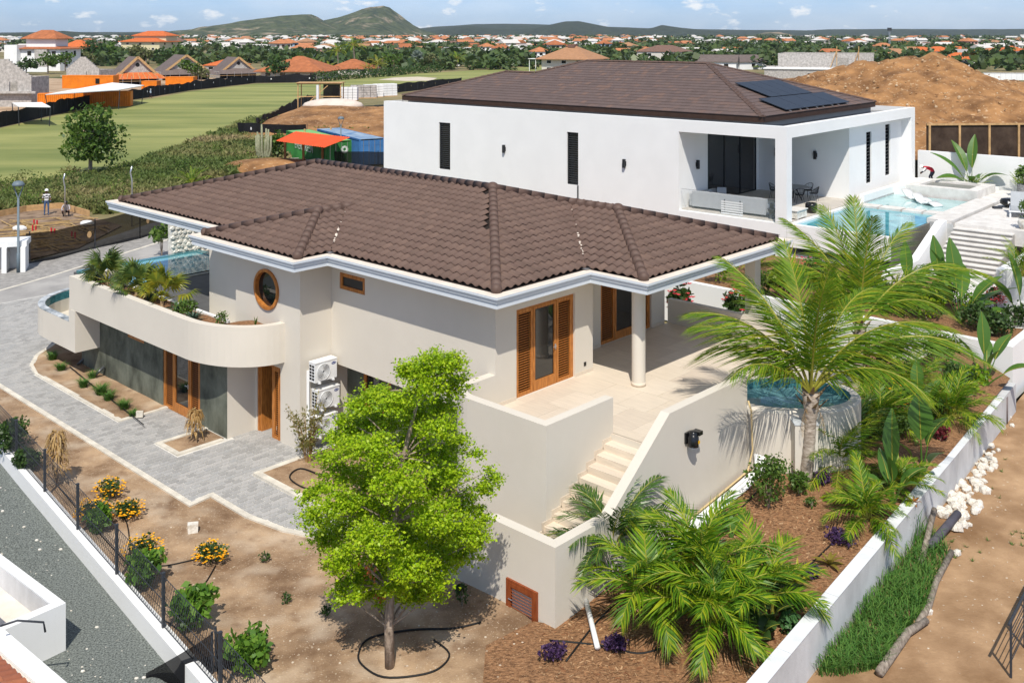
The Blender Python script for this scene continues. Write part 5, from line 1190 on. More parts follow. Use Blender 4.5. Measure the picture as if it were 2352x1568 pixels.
banana('dark paddle-leaved plant between the feather palms', mk(2110,960), [(80,80,.7,.8,.3,15),(20,60,.5,.7,.3,40),(160,60,.5,.7,.3,40),(300,50,.4,.6,.3,50),(220,60,.5,.6,.26,40)], 613)
shrub('glossy dark green shrub before the far garden end', mk(2200,905), 1.0, .7, M['L_dark'], 614, 700, .10)
shrub('dense green shrub close under the low terrace wall', mk(2155,850), 1.3, .8, M['L_mid'], 615, 800, .11)
areca('feather palm by the garden wall below the stout banana plant', mk(2075,1125), 22, 1.0, 621, 'L_areca', (5,85), 1.1, 26, .3, .034)
areca('low feather palm in front of the round spa pool', mk(1960,1010), 24, 1.2, 622, 'L_arecad', (0,85), 1.1, 26, .34, .036)
shrub('leafy shrub between the banana plant and the feather palms', mk(2050,1010), .7, .5, M['L_mid'], 623, 420, .10)
shrub('dark low shrub under the yellow-tinged feather palm', mk(2150,955), .7, .55, M['L_dark'], 624, 420, .10)
shrub('fresh green shrub in front of the low terrace wall end', mk(2230,905), .9, .6, M['L_areca'], 625, 420, .12)
shrub('wine-red leaved shrub by the far garden wall', mk(2160,1010), .4, .3, M['L_red'], 66, 220, .08, 'shrub')
shrub('airy dark green shrub between white pipes and coconut palm', mk(1765,1165), 1.35, .62, M['L_mid'], 67, 900, .085, name='shrub', stems=8, sq=1)
shrub('pale green young shrub at the coconut palm foot', mk(1835,1135), .6, .35, M['L_mid'], 68, 240, .10)
shrub('tiny green seedling shrub below the coconut palm', mk(1865,1165), .28, .2, M['L_mid'], 69, 80, .07)
shrub('light green weed against the garden wall by the lower edge', mk(1812,1455), .45, .25, leafmat('weed_leaves',[(.06,.16,.05),(.1,.22,.07)]), 70, 120, .12)
# ------------------------------------------------------------------ front garden
M['L_bush'] = leafmat('glossy_bush_leaves', [(.06,.15,.02),(.11,.24,.028),(.19,.32,.035)], .4, .4, .4)
for i, (u, v, h, r, l) in enumerate(((252,1142,.5,.42,'orange lantana bush nearest the paved drive, topmost of the lantanas'),(212,1195,.5,.45,'orange lantana bush close to the fence beside a leafy bush'),(294,1188,.42,.42,'orange lantana bush in the middle of the soil'),(325,1290,.55,.5,'orange lantana bush behind the leafy fence shrub'),(484,1290,.42,.42,'lone orange lantana bush at the hose end'))):
    shrub(l, mk(u, v), h, r, M['L_dark'], 80+i, 420, .07, 'lantana', 'orange lantana bushes in the dry soil', M['fl_orange'], 120, 'lantana_bush', 6)
for i, (u, v, h, r, l) in enumerate(((228,1222,.62,.36,'leafy green bush by the fence below the upper lantanas'),(325,1350,.85,.45,'big leafy green bush by the fence before a lantana'),(437,1442,.85,.5,'leafy green bush by the fence near the black cloth'),(575,1545,.8,.5,'leafy green bush at the lower edge beside the black cloth'))):
    shrub(l, mk(u, v), h, r*1.1, M['L_bush'], 90+i, 460, .15, 'bush', 'leafy bushes along the fence', name='leafy_bush', stems=7)
for i, (u, v, h, r, l) in enumerate(((25,1040,.95,.75,'dense green bush at the left end of the fence'),(62,1080,.6,.5,'low green bush beside the left fence posts'),)):
    shrub(l, mk(u, v), h, r, M['L_dark'], 96+i, 900, .11, 'bush', name='leafy_bush', stems=8)
def dryplant(label, pos, h, r, seed, n=170):
    rg = random.Random(seed); t_ = thing('dead_plant', label, 'dead plant', pos); b = MB()
    for k in range(7): a = k*.9; b.tube([(0,0,-.03),(math.cos(a)*r*.3,math.sin(a)*r*.3,h*.6),(math.cos(a)*r*.5,math.sin(a)*r*.5,h*.9)], [.014,.01,.005], 5)
    b.build('stem', M['husk'], t_); b = MB()
    for _ in range(n):
        a = rg.uniform(0,6.28); f = rg.random()**.6; z = h*(.25+.75*f); rr = r*rg.uniform(.2,.9)*(1.15-f*.7); p = Vector((math.cos(a)*rr*.5, math.sin(a)*rr*.5, z)); d = Vector((math.cos(a), math.sin(a), 0)); L = rg.uniform(.16,.34); s = Vector((-d.y,d.x,0))*.022
        m1 = p + d*L*.5; e = p + d*L*.8 - Vector((0,0,L*rg.uniform(.5,1.1))); b.add([p-s*.4,p+s*.4,m1+s,m1-s,e], [(0,1,2,3),(3,2,4)])
    b.build('foliage', M['L_dry'], t_); return t_
dryplant('withered straw-coloured plant in the square pit by the glazed door', W(-10.0,-2.9,.07), .95, .42, 5)
dryplant('withered tall straw-coloured plant by the fence', mk(130,1115), 1.5, .5, 6, 260)
bam = thing('bamboo', 'sparse yellowish bamboo clump under the air conditioners', 'bamboo', W(-6.1,-1.5,.1)); rg = random.Random(9); b = MB(); lb = MB()
for k in range(14):
    a = rg.uniform(0,6.28); L = rg.uniform(1.3,2.1); d = Vector((math.cos(a)*.35, math.sin(a)*.35, 1)); pts = [Vector((math.cos(a)*.08,math.sin(a)*.08,0)) + Vector((d.x*L*f**1.6, d.y*L*f**1.6, L*f)) for f in (0,.35,.7,1)]; b.tube(pts, [.014,.011,.008,.004], 5)
    for _ in range(55): f = rg.uniform(.25,1); p = Vector((pts[0].x+d.x*L*f**1.6+rg.gauss(0,.10), pts[0].y+d.y*L*f**1.6+rg.gauss(0,.10), L*f+rg.gauss(0,.06))); leafcloud(lb, [p], .13, rg, up=.2, shape=5)
b.build('cane', M['L_dry'], bam); lb.build('foliage', M['L_bamboo'], bam)
for i, (u, v, n, h) in enumerate(((120,825,70,.28),(140,850,70,.24),(192,888,60,.26),(232,905,80,.3),(285,938,60,.26),(212,868,40,.24),(250,918,50,.28),(305,955,35,.2))):
    p = at(u, v, .1); tuft(['bright green grass tuft, first from the drive bend','bright green grass tuft, second from the drive bend','grass tuft beside the grey pipe stubs','fullest bright green grass tuft in the narrow bed','grass tuft before the olive wall near the door','dull green tuft just left of the middle of the narrow bed','dull dark green tuft in the middle of the narrow bed','grass tuft beside the concrete block'][i], (p.x,p.y,.09), n*3, h*1.15, M['L_grass'], 200+i, group='grass tufts in the narrow bed', lean=.9)
for i, (u, v, l) in enumerate(((608,1290,'small green seedling with a dry twig on the bare soil'),(656,1385,'tiny green seedling left of the tree'),(748,1415,'small green seedling left of the hose ring'),(1005,1365,'dark small shrub in the tree shade'),(1062,1390,'dark small shrub against the villa wall right of the tree'))):
    shrub(l, mk(u, v), .22 if i < 3 else .5, .16 if i < 3 else .22, M['L_dark'], 110+i, 70 if i < 3 else 240, .06, 'seedling', name='seedling_shrub')
# ------------------------------------------------------------------ planter balcony plants
pz = 3.48
fanpalm('tall fan palm with green fans at the outer end of the balcony planter', W(-17.1,-2.35,pz), 13, .75, .55, M['L_fan'], 301)
fanpalm('bushy fan palm in the middle of the balcony planter', W(-15.0,-2.3,pz), 13, .65, .5, M['L_fan'], 302)
fanpalm('yellow-green fan palm in the balcony planter', W(-13.2,-2.3,pz), 10, .7, .5, M['L_fany'], 303, (15,85))
for i, (s, t, L, l) in enumerate(((-18.0,-2.4,.65,'largest agave at the outer end of the balcony planter'),(-15.9,-2.55,.5,'agave between the two green fan palms'),(-14.0,-2.3,.5,'agave hidden between the fan palms'),(-12.0,-2.35,.5,'agave right of the yellow fan palm'),(-10.7,-2.55,.48,'agave nearest the bare bark end of the planter'))):
    rosette(l, W(s,t,pz), 30, L, .085, M['L_agave'], 310+i, group='agaves in the balcony planter')
shrub('light green leafy shrub between two agaves in the planter', W(-11.4,-2.45,pz), .55, .5, M['L_mid'], 320, 420, .085)
shrub('small scraggly shrub on the bare bark of the planter', W(-9.7,-2.2,pz), .4, .3, M['L_mid'], 321, 150, .07)
rosette('thin upright seedling at the inner planter corner', W(-8.7,-1.6,pz), 5, .4, .04, M['L_mid'], 322, 'seedling', 'seedling', (60,88), .2)
shrub('leafy frangipani behind the small pool beside the street', at(372,590,.0), 2.2, .75, M['L_mid'], 323, 160, .26, 'shrub', name='frangipani', stems=7, low=1.2)
# ------------------------------------------------------------------ things round the villa
def text(parent, s, size, m, loc, rot, name='lettering', ext=.002, align='CENTER'):
    cu = bpy.data.curves.new(name, 'FONT'); cu.body = s; cu.size = size; cu.extrude = ext; cu.align_x = align; cu.align_y = 'CENTER'; cu.materials.append(m)
    o = bpy.data.objects.new(name, cu); COL.objects.link(o); bpy.context.view_layer.update(); me = bpy.data.meshes.new_from_object(o.evaluated_get(bpy.context.evaluated_depsgraph_get())); bpy.data.objects.remove(o); me.name = name
    return obj(name, me, parent, loc, rot)
M['blue'] = mat('badge_blue', (.010,.03,.19), .4, 0); M['fan'] = mat('grey_fan', (.20,.21,.22), .6, .1); M['whitep'] = mat('white_plastic', (.74,.75,.75), .45, .02, 3)
def aircon(t0, z0, label):
    p = W(-6.98, t0, z0); ac = thing('air_conditioner', label, 'air conditioner', p, TH + math.pi/2, 'air conditioners on the villa wall')   # local x along the wall, -y out of it
    w, h, d = .80, .56, .30
    MB().box(-w/2,w/2,-d-.10,-.10,0,h).build('casing', M['whitep'], ac)
    MB().box(-w/2-.01,w/2+.01,-d-.115,-.09,h+.001,h+.03).build('lid', M['whitep'], ac)
    b = MB(); b.add([(-.10+.235*math.cos(k*math.pi/14), -d-.104, .28+.235*math.sin(k*math.pi/14)) for k in range(28)], [tuple(range(27,-1,-1))]); b.build('fan', M['fan'], ac)
    g = MB()
    for r in (.05,.085,.12,.155,.19,.225,.245):
        q = [(-.10+r*math.cos(k*math.pi/12), -d-.118, .28+r*math.sin(k*math.pi/12)) for k in range(25)]; g.tube(q, .008, 4, 0, False)
    g.build('grille', M['whitep'], ac)
    b = MB()
    for j in range(5):
        for i in range(2): b.box(-w/2-.006,-w/2-.002,-d-.06+i*.13,-d+.04+i*.13,.06+j*.095,.125+j*.095)
    b.build('side_grille', M['dark'], ac)
    b = MB(); b.add([(.285+.085*math.cos(k*math.pi/10), -d-.103, .455+.042*math.sin(k*math.pi/10)) for k in range(20)], [tuple(range(19,-1,-1))]); bd = b.build('badge', M['blue'], ac)
    text(ac, 'Carrier', .042, M['whitep'], (.285, -d-.105, .455), (R(90),0,0))
    for x in (-.25,.25): MB().box(x-.03,x+.03,-d-.16,-.02,-.05,-.005).build('bracket', M['whitep'], ac)
    return ac
aircon(-.52, 2.12, 'white air conditioner with blue oval badge, topmost of three on the villa wall')
aircon(-.42, 1.28, 'white air conditioner in the middle of the stack of three, half behind leaves')
aircon(-.50, .48, 'white air conditioner lowest of the three, beside the bamboo')
dp = thing('conduit', 'white vertical cable duct linking the stacked air conditioners', 'duct', W(-6.98,-.88,.3)); MB().box(-.04,.04,-.04,.04,0,2.1).build('duct', M['whitep'], dp)
# black canister on the stair wall
cn = thing('wall_canister', 'black plastic canister with orange sticker on the stair wall', 'canister', W(4.8,1.62,2.72), TH)
b = MB(); b.lathe([(0,0),(.13,0),(.135,.06),(.135,.22),(.12,.235),(.12,.26),(.10,.27),(.10,.33),(.07,.36),(0,.362)], 16, (.17,0,0)); b.build('body', M['black'], cn, True)
MB().box(.10,.30,.06,.22,.25,.34).build('outlet', M['black'], cn); MB().box(.0,.05,-.12,.12,.05,.3).build('bracket', M['black'], cn); MB().box(.295,.308,.01,.08,.08,.15).build('sticker', M['fl_orange'], cn)
MB().lathe([(0,-.05),(.06,-.05),(.06,.0)], 10, (.17,0,0)).build('drain_cup', M['pvc'], cn)
def pipe(name, label, pts, r, m, cat='pipe', group=None, n=8):
    o = Vector(pts[0]); t_ = MB().tube([Vector(p)-o for p in pts], r, n).build(name, m, None, True, label=label, cat=cat, group=group); t_.location = o; return t_
for k, l in enumerate(('nearest the stair wall', 'in the middle of the bundle', 'outermost, on the bark mulch')):
    ps = [W(5.02+k*.12, .3, 0), W(5.02+k*.12, 3.6, 0), W(5.0+k*.1, 4.5, 0)]; ps = [gzp((p.x,p.y,0)) + Vector((0,0,.07)) for p in ps]; ps.append(ps[-1] + Vector((0,0,.4)))
    pipe('pipe', 'white plastic pipe along the stair wall, ' + l, ps, .05, M['pvc'], group='white pipes along the stair wall')
M['cream'] = mat('cream_hose', (.55,.42,.22), .6, .05)
ps = [gzp(W(4.93,t,0)) + Vector((0,0,.12)) for t in (.2,1.5,3.2,4.2)]; ps += [ps[-1]+Vector((.15,.1,.5)), ps[-1]+Vector((.12,.12,1.5)), ps[-1]+Vector((.05,.15,1.75))]
pipe('cream_hose', 'cream flexible hose rising at the end of the stair wall', ps, .025, M['cream'], 'hose')
pipe('drain_pipe', 'short grey-white drain pipe leaving the stair base under the clump palm', [W(4.8,-2.2,.55), gzp(W(5.9,-3.2,0))+Vector((0,0,.08))], .055, M['pvc'])
def hose(label, pix, r=.02, lift=.02, m='hose', closed=False):
    ps = []
    P0 = [onto(*q) for q in pix]
    for i in range(len(P0)-1):
        a = P0[max(0,i-1)]; b_ = P0[i]; c = P0[i+1]; d = P0[min(len(P0)-1,i+2)]
        for k in range(5):
            t = k/5; q = .5*((2*b_) + (c-a)*t + (2*a-5*b_+4*c-d)*t*t + (3*b_-a-3*c+d)*t*t*t); q.z = gz(q.x,q.y)+lift; ps.append(q)
    e = P0[-1].copy(); e.z = gz(e.x,e.y)+lift; ps.append(e)
    return pipe('garden_hose', label, ps, r, M[m], 'hose', None, 6)
hose('black irrigation hose ringing the lime tree trunk', [(997,1471),(1032,1502),(1010,1535),(960,1552),(880,1556),(832,1528),(824,1500),(850,1466),(940,1448),(1040,1444),(1105,1430)])
hose('thin black hose from the fence shrub up to the lone lantana', [(335,1300),(380,1300),(430,1290),(470,1280)], .016)
hose('thin black hose from the lone lantana down to a seedling', [(495,1300),(478,1330),(462,1352)], .016)
hose('thin black hose winding along the fence foot', [(135,1120),(195,1190),(250,1250),(300,1310),(330,1395),(400,1440),(460,1500),(520,1560)], .016)
hose('thin black hose between the upper lantanas', [(220,1178),(262,1163),(292,1205),(300,1290)], .016)
hose('black hose across the lower mulch bed', [(1262,1472),(1330,1478),(1400,1487),(1465,1502),(1520,1490)], .022)
hose('black hose running diagonally up through the mulch bed', [(1300,1520),(1400,1400),(1560,1300),(1680,1190),(1740,1130)], .022)
hose('black hose close along the garden wall', [(1790,1390),(1860,1300),(1935,1225)], .02)
hose('short coil of black hose in the raised bed under the bamboo', [(735,1100),(690,1085),(665,1105),(700,1130),(760,1135)], .02, .12)
hose('thin black hose through the narrow planting bed', [(160,850),(215,895),(280,945),(330,985)], .016, .14)
def blockbox(name, label, pos, sx, sy, sz, m, rot=0, cat='block', jit=.12, seed=1):
    rg = random.Random(seed); b = MB(); b.box(-sx/2,sx/2,-sy/2,sy/2,0,sz); b.v = [(x*rg.uniform(1-jit,1+jit*.3), y*rg.uniform(1-jit,1+jit*.3), z*rg.uniform(1-jit,1)) for x, y, z in b.v]
    o = b.build(name, m, None, label=label, cat=cat); o.location = pos; o.rotation_euler = (0,0,rot); return o
blockbox('concrete_block', 'pale concrete block lying alone on the bare soil', mk(443,1220), .26,.22,.22, M['limestone'], .3)
blockbox('concrete_block', 'grey concrete block standing in the narrow bed by the glazed door', at(321,957,.1), .22,.14,.2, M['kerb'], .2)
for i, (u, v, l) in enumerate(((212,868,'thick grey pipe stub leaning from the olive wall foot'),(178,838,'grey pipe stub lying in the shade of the block'))):
    p = at(u, v, .1); pipe('pipe_stub', l, [p, p+Vector((.35,.2,.35))], .055, M['lslat'])
# rocks
rock_me = []
for s_ in range(6):
    rg = random.Random(40+s_); bm = bmesh.new(); bmesh.ops.create_icosphere(bm, subdivisions=1, radius=1)
    for v in bm.verts: v.co = Vector((v.co.x*rg.uniform(.75,1.15), v.co.y*rg.uniform(.6,1.0), v.co.z*rg.uniform(.5,.85)))
    me = bpy.data.meshes.new('rock'); bm.to_mesh(me); bm.free(); me.materials.append(M['limestone']); rock_me.append(me)
rg = random.Random(12)
sandz = lambda x, y: .0 + .10 * fbm(x * .35, y * .35) + .04 * fbm(x * 1.3, y * 1.3, 3, 9)
def rocks(spec, label, group):
    for u, v, r in spec:
        p = at(u, v, .06); p.z = sandz(p.x, p.y); s = r*p.y/FPX
        o = obj('rock', rock_me[rg.randrange(6)], None, (p.x,p.y,p.z+s*.3), (rg.uniform(-.3,.3),rg.uniform(-.3,.3),rg.uniform(0,6)), s, label=label, cat='rock', group=group)
spec = []
for k in range(84):
    f = rg.random()**.8; c0 = (lerp(2175,2278,f), lerp(1210,1040,f)); w_ = lerp(58,20,f); a = rg.uniform(-1,1); spec.append((c0[0]+a*w_*.9, c0[1]+a*w_*.45+rg.uniform(-18,18), rg.uniform(6,17)*lerp(1.35,.7,f)))
spec += [(2290,965,9),(2303,985,10),(2315,960,10),(2325,980,8),(2300,970,8)]
rocks(spec, 'white limestone rock in the heap along the outer garden wall', 'white rocks along the garden wall')
for u, v, r, l in ((2198,1275,13,'white rock lying apart on the sand near the log end'),(2133,1412,13,'pale rounded rock lying on the sand beside the log'),(2248,1095,8,'small pale rock on the open sand')):
    p = at(u, v, .05); p.z = sandz(p.x,p.y); s = r*p.y/FPX; obj('rock', rock_me[1], None, (p.x,p.y,p.z+s*.35), rg.uniform(0,6), s, label=l, cat='rock')
sm = MB()
for k in range(190):
    u, v = rg.uniform(1990,2352), rg.uniform(900,1540); p = at(u, v, .05)
    if (p - rw0).dot(rn) < .3: continue
    p.z = sandz(p.x,p.y); sm.ball(p, rg.uniform(.008,.03), 5, 3, (1,.8,.6))
M['tanstone'] = randmat('tan_stone', [(.30,.22,.15),(.44,.35,.26),(.58,.50,.40)], .95, by='island')
sm.build('pebbles', M['tanstone'], None, kind='stuff')
sm = MB()
for k in range(1100):
    u, v = rg.uniform(0,1240), rg.uniform(960,1560); p = onto(u, v); s_, t_ = ST(p)
    if pin(p.x, p.y, soil_poly) and not pin(s_, t_, pave_poly) and not (s_ > -1.5 and t_ > -3.3) : sm.ball(p+Vector((0,0,.005)), rg.choice((.007,.009,.012,.016,.03)), 5, 3, (1,.8,.7))
sm.build('soil_stones', M['tanstone'], None, kind='stuff')
sm = MB()
for k in range(160):
    u, v = rg.uniform(0,420), rg.uniform(1060,1560); p = at(u, v, -.23)
    if (p - lw0).dot(ln) < -.2: sm.ball(p, rg.choice((.015,.02,.03,.05)), 5, 3, (1,.8,.6))
sm.build('gravel_stones', M['limestone'], None, kind='stuff')
sm = MB()
for k in range(7500):                                            # loose bark chips
    u, v = rg.uniform(1240,2330), rg.uniform(900,1560); p = onto(u, v)
    if not pin(p.x + rg.gauss(0,.45), p.y + rg.gauss(0,.3), mulch_poly) or not (pin(p.x,p.y,mulch_poly) or pin(p.x,p.y,soil_poly)): continue
    p.z = gz(p.x,p.y)+.018; a = rg.uniform(0,6.28); d = Vector((math.cos(a), math.sin(a), rg.uniform(-.2,.4)))*rg.uniform(.02,.055); n_ = Vector((-d.y,d.x,.01))*.3; sm.quad(p-d-n_, p+d-n_, p+d+n_, p-d+n_)
sm.build('bark_chips', randmat('bark_chip', [(.14,.055,.025),(.26,.12,.055),(.36,.20,.10),(.46,.31,.18)], .9, by='island'), None, kind='stuff')
# logs, pipes and grass outside the wall
def sandp(u, v, h=0): p = at(u, v, .05); p.z = sandz(p.x,p.y)+h; return p
pipe('log', 'long weathered grey log edging the grass strip', [sandp(2185,1275,.07), sandp(2150,1345,.09), sandp(2133,1405,.09), sandp(2108,1448,.09)], [.075,.07,.07,.065], M['log'], 'log', n=9)
pipe('log', 'crooked grey log end at the lower edge beside the grass', [sandp(2128,1440,.08), sandp(2085,1468,.1), sandp(2048,1520,.1), sandp(2020,1560,.1)], [.07,.085,.09,.09], M['log'], 'log', n=9)
pipe('pole_stub', 'weathered short post leaning among the white rocks', [sandp(2115,1300,.05), sandp(2146,1215,.45)], .07, M['log'], 'post')
M['purplepipe'] = mat('dull_purple_pipe', (.085,.08,.10), .7, .2, 4)
pipe('pipe', 'thick dark purplish pipe lying over the white rocks', [sandp(2135,1270,.15), sandp(2200,1212,.3)], .10, M['purplepipe'], n=10)
pipe('pipe', 'upright brownish pipe stub standing against the far garden wall', [sandp(2305,972,-.1), sandp(2305,972,.85)], .13, mat('brown_grey_pipe', (.16,.13,.125), .8, .2, 3), n=12)
gb = MB(); rg = random.Random(31)
gpoly = [(1880,1500),(1950,1385),(2035,1280),(2085,1225),(2145,1235),(2180,1268),(2140,1345),(2118,1420),(2070,1470),(2030,1540),(1880,1570)]
for k in range(9500):
    u, v = rg.uniform(1880,2190), rg.uniform(1230,1560)
    if not pin(u, v, gpoly): continue
    p = at(u, v, .05)
    if (p - rw0).dot(rn) < .32: continue
    p.z = sandz(p.x,p.y); a = rg.uniform(0,6.28); d = Vector((math.cos(a), math.sin(a), 0)); h = rg.uniform(.18,.5)*(.6+.8*fbm(p.x*1.2,p.y*1.2,2,4)); s_ = Vector((-d.y,d.x,0))*.009
    m1 = p+d*h*.25+Vector((0,0,h*.6)); e = p+d*h*.7+Vector((0,0,h*.8)); gb.add([p-s_,p+s_,m1+s_,m1-s_,e], [(0,1,2,3),(3,2,4)])
gb.build('grass', M['L_grass'], None, kind='stuff')
tuft('wispy tall grass spike against the outer wall', sandp(2085,1245), 90, .9, M['L_grass'], 9, lean=.3)
# small dry and green weeds over the sandy lot and garden
gb = MB()
for k in range(60):
    u, v = rg.uniform(2180,2352), rg.uniform(930,1300); p = sandp(u, v); 
    if (p - rw0).dot(rn) < .35 or rg.random() < .5: continue
    for j in range(14): a = rg.uniform(0,6.28); d = Vector((math.cos(a), math.sin(a), .7))*rg.uniform(.03,.12); s_ = Vector((-d.y,d.x,0))*.1; gb.add([p-s_,p+s_,p+d], [(0,1,2)])
gb.build('weeds', M['L_mid'], None, kind='stuff')
# railing at the lower right corner
ra = sandp(2322,1560); rail = thing('railing', 'dark steel railing at the lower right corner of the sandy lot', 'railing', ra, math.atan2(rd.y, rd.x))
for x in (0, 1.2, 2.4, 3.6, 4.8): MB().box(x-.02,x+.02,-.02,.02,-.1,1.1).build('post', M['metal'], rail)
for z in (.3,.5,.7,.9): MB().tube([(0,0,z),(4.8,0,z)], .010, 6).build('bar', M['metal'], rail)
MB().tube([(-.2,0,1.1),(4.9,0,1.1)], .028, 8).build('handrail', M['metal'], rail)
# black shade cloth by the lower edge
M['cloth'] = glassmat('black_net', (.006,.006,.007), .9, .9, True); M['cloth'].node_tree.nodes['Principled BSDF'].inputs['Specular IOR Level'].default_value = .1
sc_ = thing('shade_cloth', 'torn black shade cloth hung between two posts at the fence end', 'cloth', at(487,1540,.1)); o0 = at(487,1540,.1)
def rel(u, v, Y): return Vector(((u-CXP)/FPX*Y, Y, CAM_H-(v-HOR)*Y/FPX)) - o0
Yc_ = o0.y
b = MB()
for i in range(10):
    f0, f1 = i/10, (i+1)/10; q = lambda f, t: rel(lerp(487,335,f), lerp(1453,1545,f**.9) if t else 1600, Yc_+.12*math.sin(f*9)+f*.25); b.quad(q(f0,0),q(f1,0),q(f1,1),q(f0,1))
b.build('net', M['cloth'], sc_)
b = MB()
for i in range(8):
    f0, f1 = i/8, (i+1)/8; q = lambda f, t: rel(lerp(498,585,f), lerp(1447,1545,f**1.1) if t else 1600, Yc_+.12*math.sin(f*7)+f*.2); b.quad(q(f1,0),q(f0,0),q(f0,1),q(f1,1))
b.build('net', M['cloth'], sc_)
MB().tube([rel(487,1600,Yc_),rel(487,1450,Yc_)], .025, 8).build('post', M['metal'], sc_); MB().tube([rel(497,1600,Yc_+.1),rel(495,1438,Yc_+.1)], .025, 8).build('post', M['metal'], sc_)
# neighbour's parapet and tiled roof edge in the lower left corner
g0 = at(127,1506,-.25); nb = thing('neighbour_house', 'corner of a white neighbouring house with terracotta tiles at the lower left', 'house', g0, R(-40))   # x along the wall towards the camera
b = MB(); b.box(-9,0,-.0,.22,-.1,1.0); b.box(-.22,0,-4,-.001,-.1,1.0); b.build('parapet', M['white'], nb)
MB().box(-9.1,-.23,-.03,-.002,.5,1.003).build('inner_render', M['wornwhite'], nb)
MB().box(-9,-.22,-4,-.001,.2,.55).build('flat_roof', M['ledge'], nb)
b = MB(); b.box(-1.2,6,-1.55,-1.2,-.1,1.25); b.build('eave_wall', M['white'], nb)
MB().box(-1.0,-.35,-1.15,-1.0,1.0,1.35).build('end_box', M['whitep'], nb)
b = MB()
for i in range(34):
    for j in range(7):
        x, y = -1.0+i*.2, -1.65-j*.33; z = 1.22+j*.10
        pts = [(x+.1+.095*math.cos(a), .085*math.sin(a)) for a in [k*math.pi/5 for k in range(6)]]
        b.add([(p[0], y, z+p[1]) for p in pts] + [(p[0], y-.36, z+.10+p[1]*.85) for p in pts], [(k,k+1,7+k,6+k) for k in range(5)])
b.build('tile_field', randmat('terracotta_run', [(.33,.11,.055),(.40,.15,.08),(.28,.10,.06)], .8, .2, 30, .2, .2, 12, by='island'), nb, True, kind='stuff')
b = MB(); b.quad((-1.2,-1.56,1.2),(6,-1.56,1.2),(6,-4.2,1.98),(-1.2,-4.2,1.98)); b.build('roof_bed', M['ledge'], nb)
pipe('cable', 'loop of grey cable on the neighbour wall corner', [at(0,1437,1.3), at(40,1424,1.35), at(100,1428,1.2), at(104,1450,1.0)], .02, M['metal'], 'cable')
# ------------------------------------------------------------------ white house terrace furniture
def wthing(name, label, cat, a, b_, z, rot=0, group=None): p = WV(a, b_, z); return thing(name, label, cat, p, TW + rot, group)
sofa = wthing('sofa', 'grey corner sofa with loose cushions behind the glass balustrade', 'sofa', -3.4, .75, FL)
MB().box(-2.4,1.9,0,.22,.12,.92).build('backrest', M['cushion'], sofa); MB().box(-2.4,1.9,.2,1.0,.12,.45).build('seat', M['cushion'], sofa); MB().box(-2.4,-1.5,1.0,2.6,.12,.45).build('seat', M['cushion'], sofa); MB().box(-2.62,-2.4,.1,2.6,.12,.75).build('backrest', M['cushion'], sofa); MB().box(1.65,1.9,.2,1.0,.45,.62).build('armrest', M['cushion'], sofa)
for x, y, r_ in ((-1.9,.4,.2),(-1.3,.45,-.2),(1.2,.42,.1),(-1.9,2.3,.5)):
    o = MB().box(-.25,.25,-.07,.07,0,.42).build('cushion', M['cushion'], sofa); o.location = (x,y,.47); o.rotation_euler = (-.35,0,r_)
for x in (-2.3,1.8): MB().box(x-.02,x+.02,.1,.14,0,.12).build('leg', M['charcoal'], sofa)
ld_ = wthing('folded_lounger', 'folded white slatted lounger leaning behind the glass', 'lounger', -3.2, .36, FL)
for j in range(6): o = MB().box(-.62,.62,-.015,.015,j*.12,j*.12+.07).build('slat', M['whitep'], ld_)
for x in (-.45,.45): MB().box(x-.025,x+.025,.02,.05,-.05,.75).build('rail', M['metal'], ld_)
def chair(a, b_, rot, label):
    c = wthing('dining_chair', label, 'chair', a, b_, FL, rot, 'black wire dining chairs on the white terrace')
    MB().lathe([(0,.44),(.22,.44),(.24,.47)], 14).build('seat', M['charcoal'], c)
    b = MB()
    for k in range(13): an = math.pi*(k/12)*1.15 - .24; p = (.26*math.cos(an), .26*math.sin(an)); b.tube([(p[0]*.85,p[1]*.85,.46),(p[0]*1.15,p[1]*1.15,.62+.22*max(0,math.sin(an)))], .010, 4)
    for z in (.52,.60): b.tube([(.27*math.cos(math.pi*k/8*1.1-.15), .27*math.sin(math.pi*k/8*1.1-.15), z) for k in range(9)], .009, 4)
    b.tube([(.3*math.cos(math.pi*k/10*1.15-.24), .3*math.sin(math.pi*k/10*1.15-.24), .63+.22*max(0,math.sin(math.pi*k/10*1.15-.24))) for k in range(11)], .014, 5)
    b.build('backrest', M['charcoal'], c)
    for x, y in ((.2,.2),(-.2,.2),(.2,-.2),(-.2,-.2)): MB().tube([(x*.7,y*.7,.44),(x*1.15,y*1.15,0)], .011, 5).build('leg', M['charcoal'], c)
tx, ty = -2.9, 6.9
tb = wthing('dining_table', 'round grey dining table among black wire chairs', 'table', tx, ty, FL); MB().lathe([(0,.72),(.85,.72),(.85,.75),(0,.752)], 28).build('tabletop', mat('grey_table', (.25,.25,.25), .6, .1), tb)
for k in range(3): a = k*2.1; MB().tube([(.1*math.cos(a),.1*math.sin(a),.72),(.5*math.cos(a),.5*math.sin(a),0)], .03, 6).build('leg', M['charcoal'], tb)
for k, l in enumerate(('facing the pool side','nearest the pool edge','at the front of the round table','at the left front of the round table','at the back left of the round table','against the sconce wall')): an = k*1.047+.2; chair(tx+1.1*math.cos(an), ty+1.1*math.sin(an), an-math.pi/2, 'black wire dining chair ' + l)
chair(-5.3, 3.4, 1.2, 'black wire dining chair alone by the sliding glass')
pl_ = wthing('black_pot', 'glossy black cylindrical pot by the pool edge under the sconce wall', 'pot', -.35, 3.6, FL); MB().lathe([(0,0),(.24,0),(.31,.2),(.31,.45),(.27,.52),(.24,.5),(0,.46)], 18).build('body', M['black'], pl_, True)
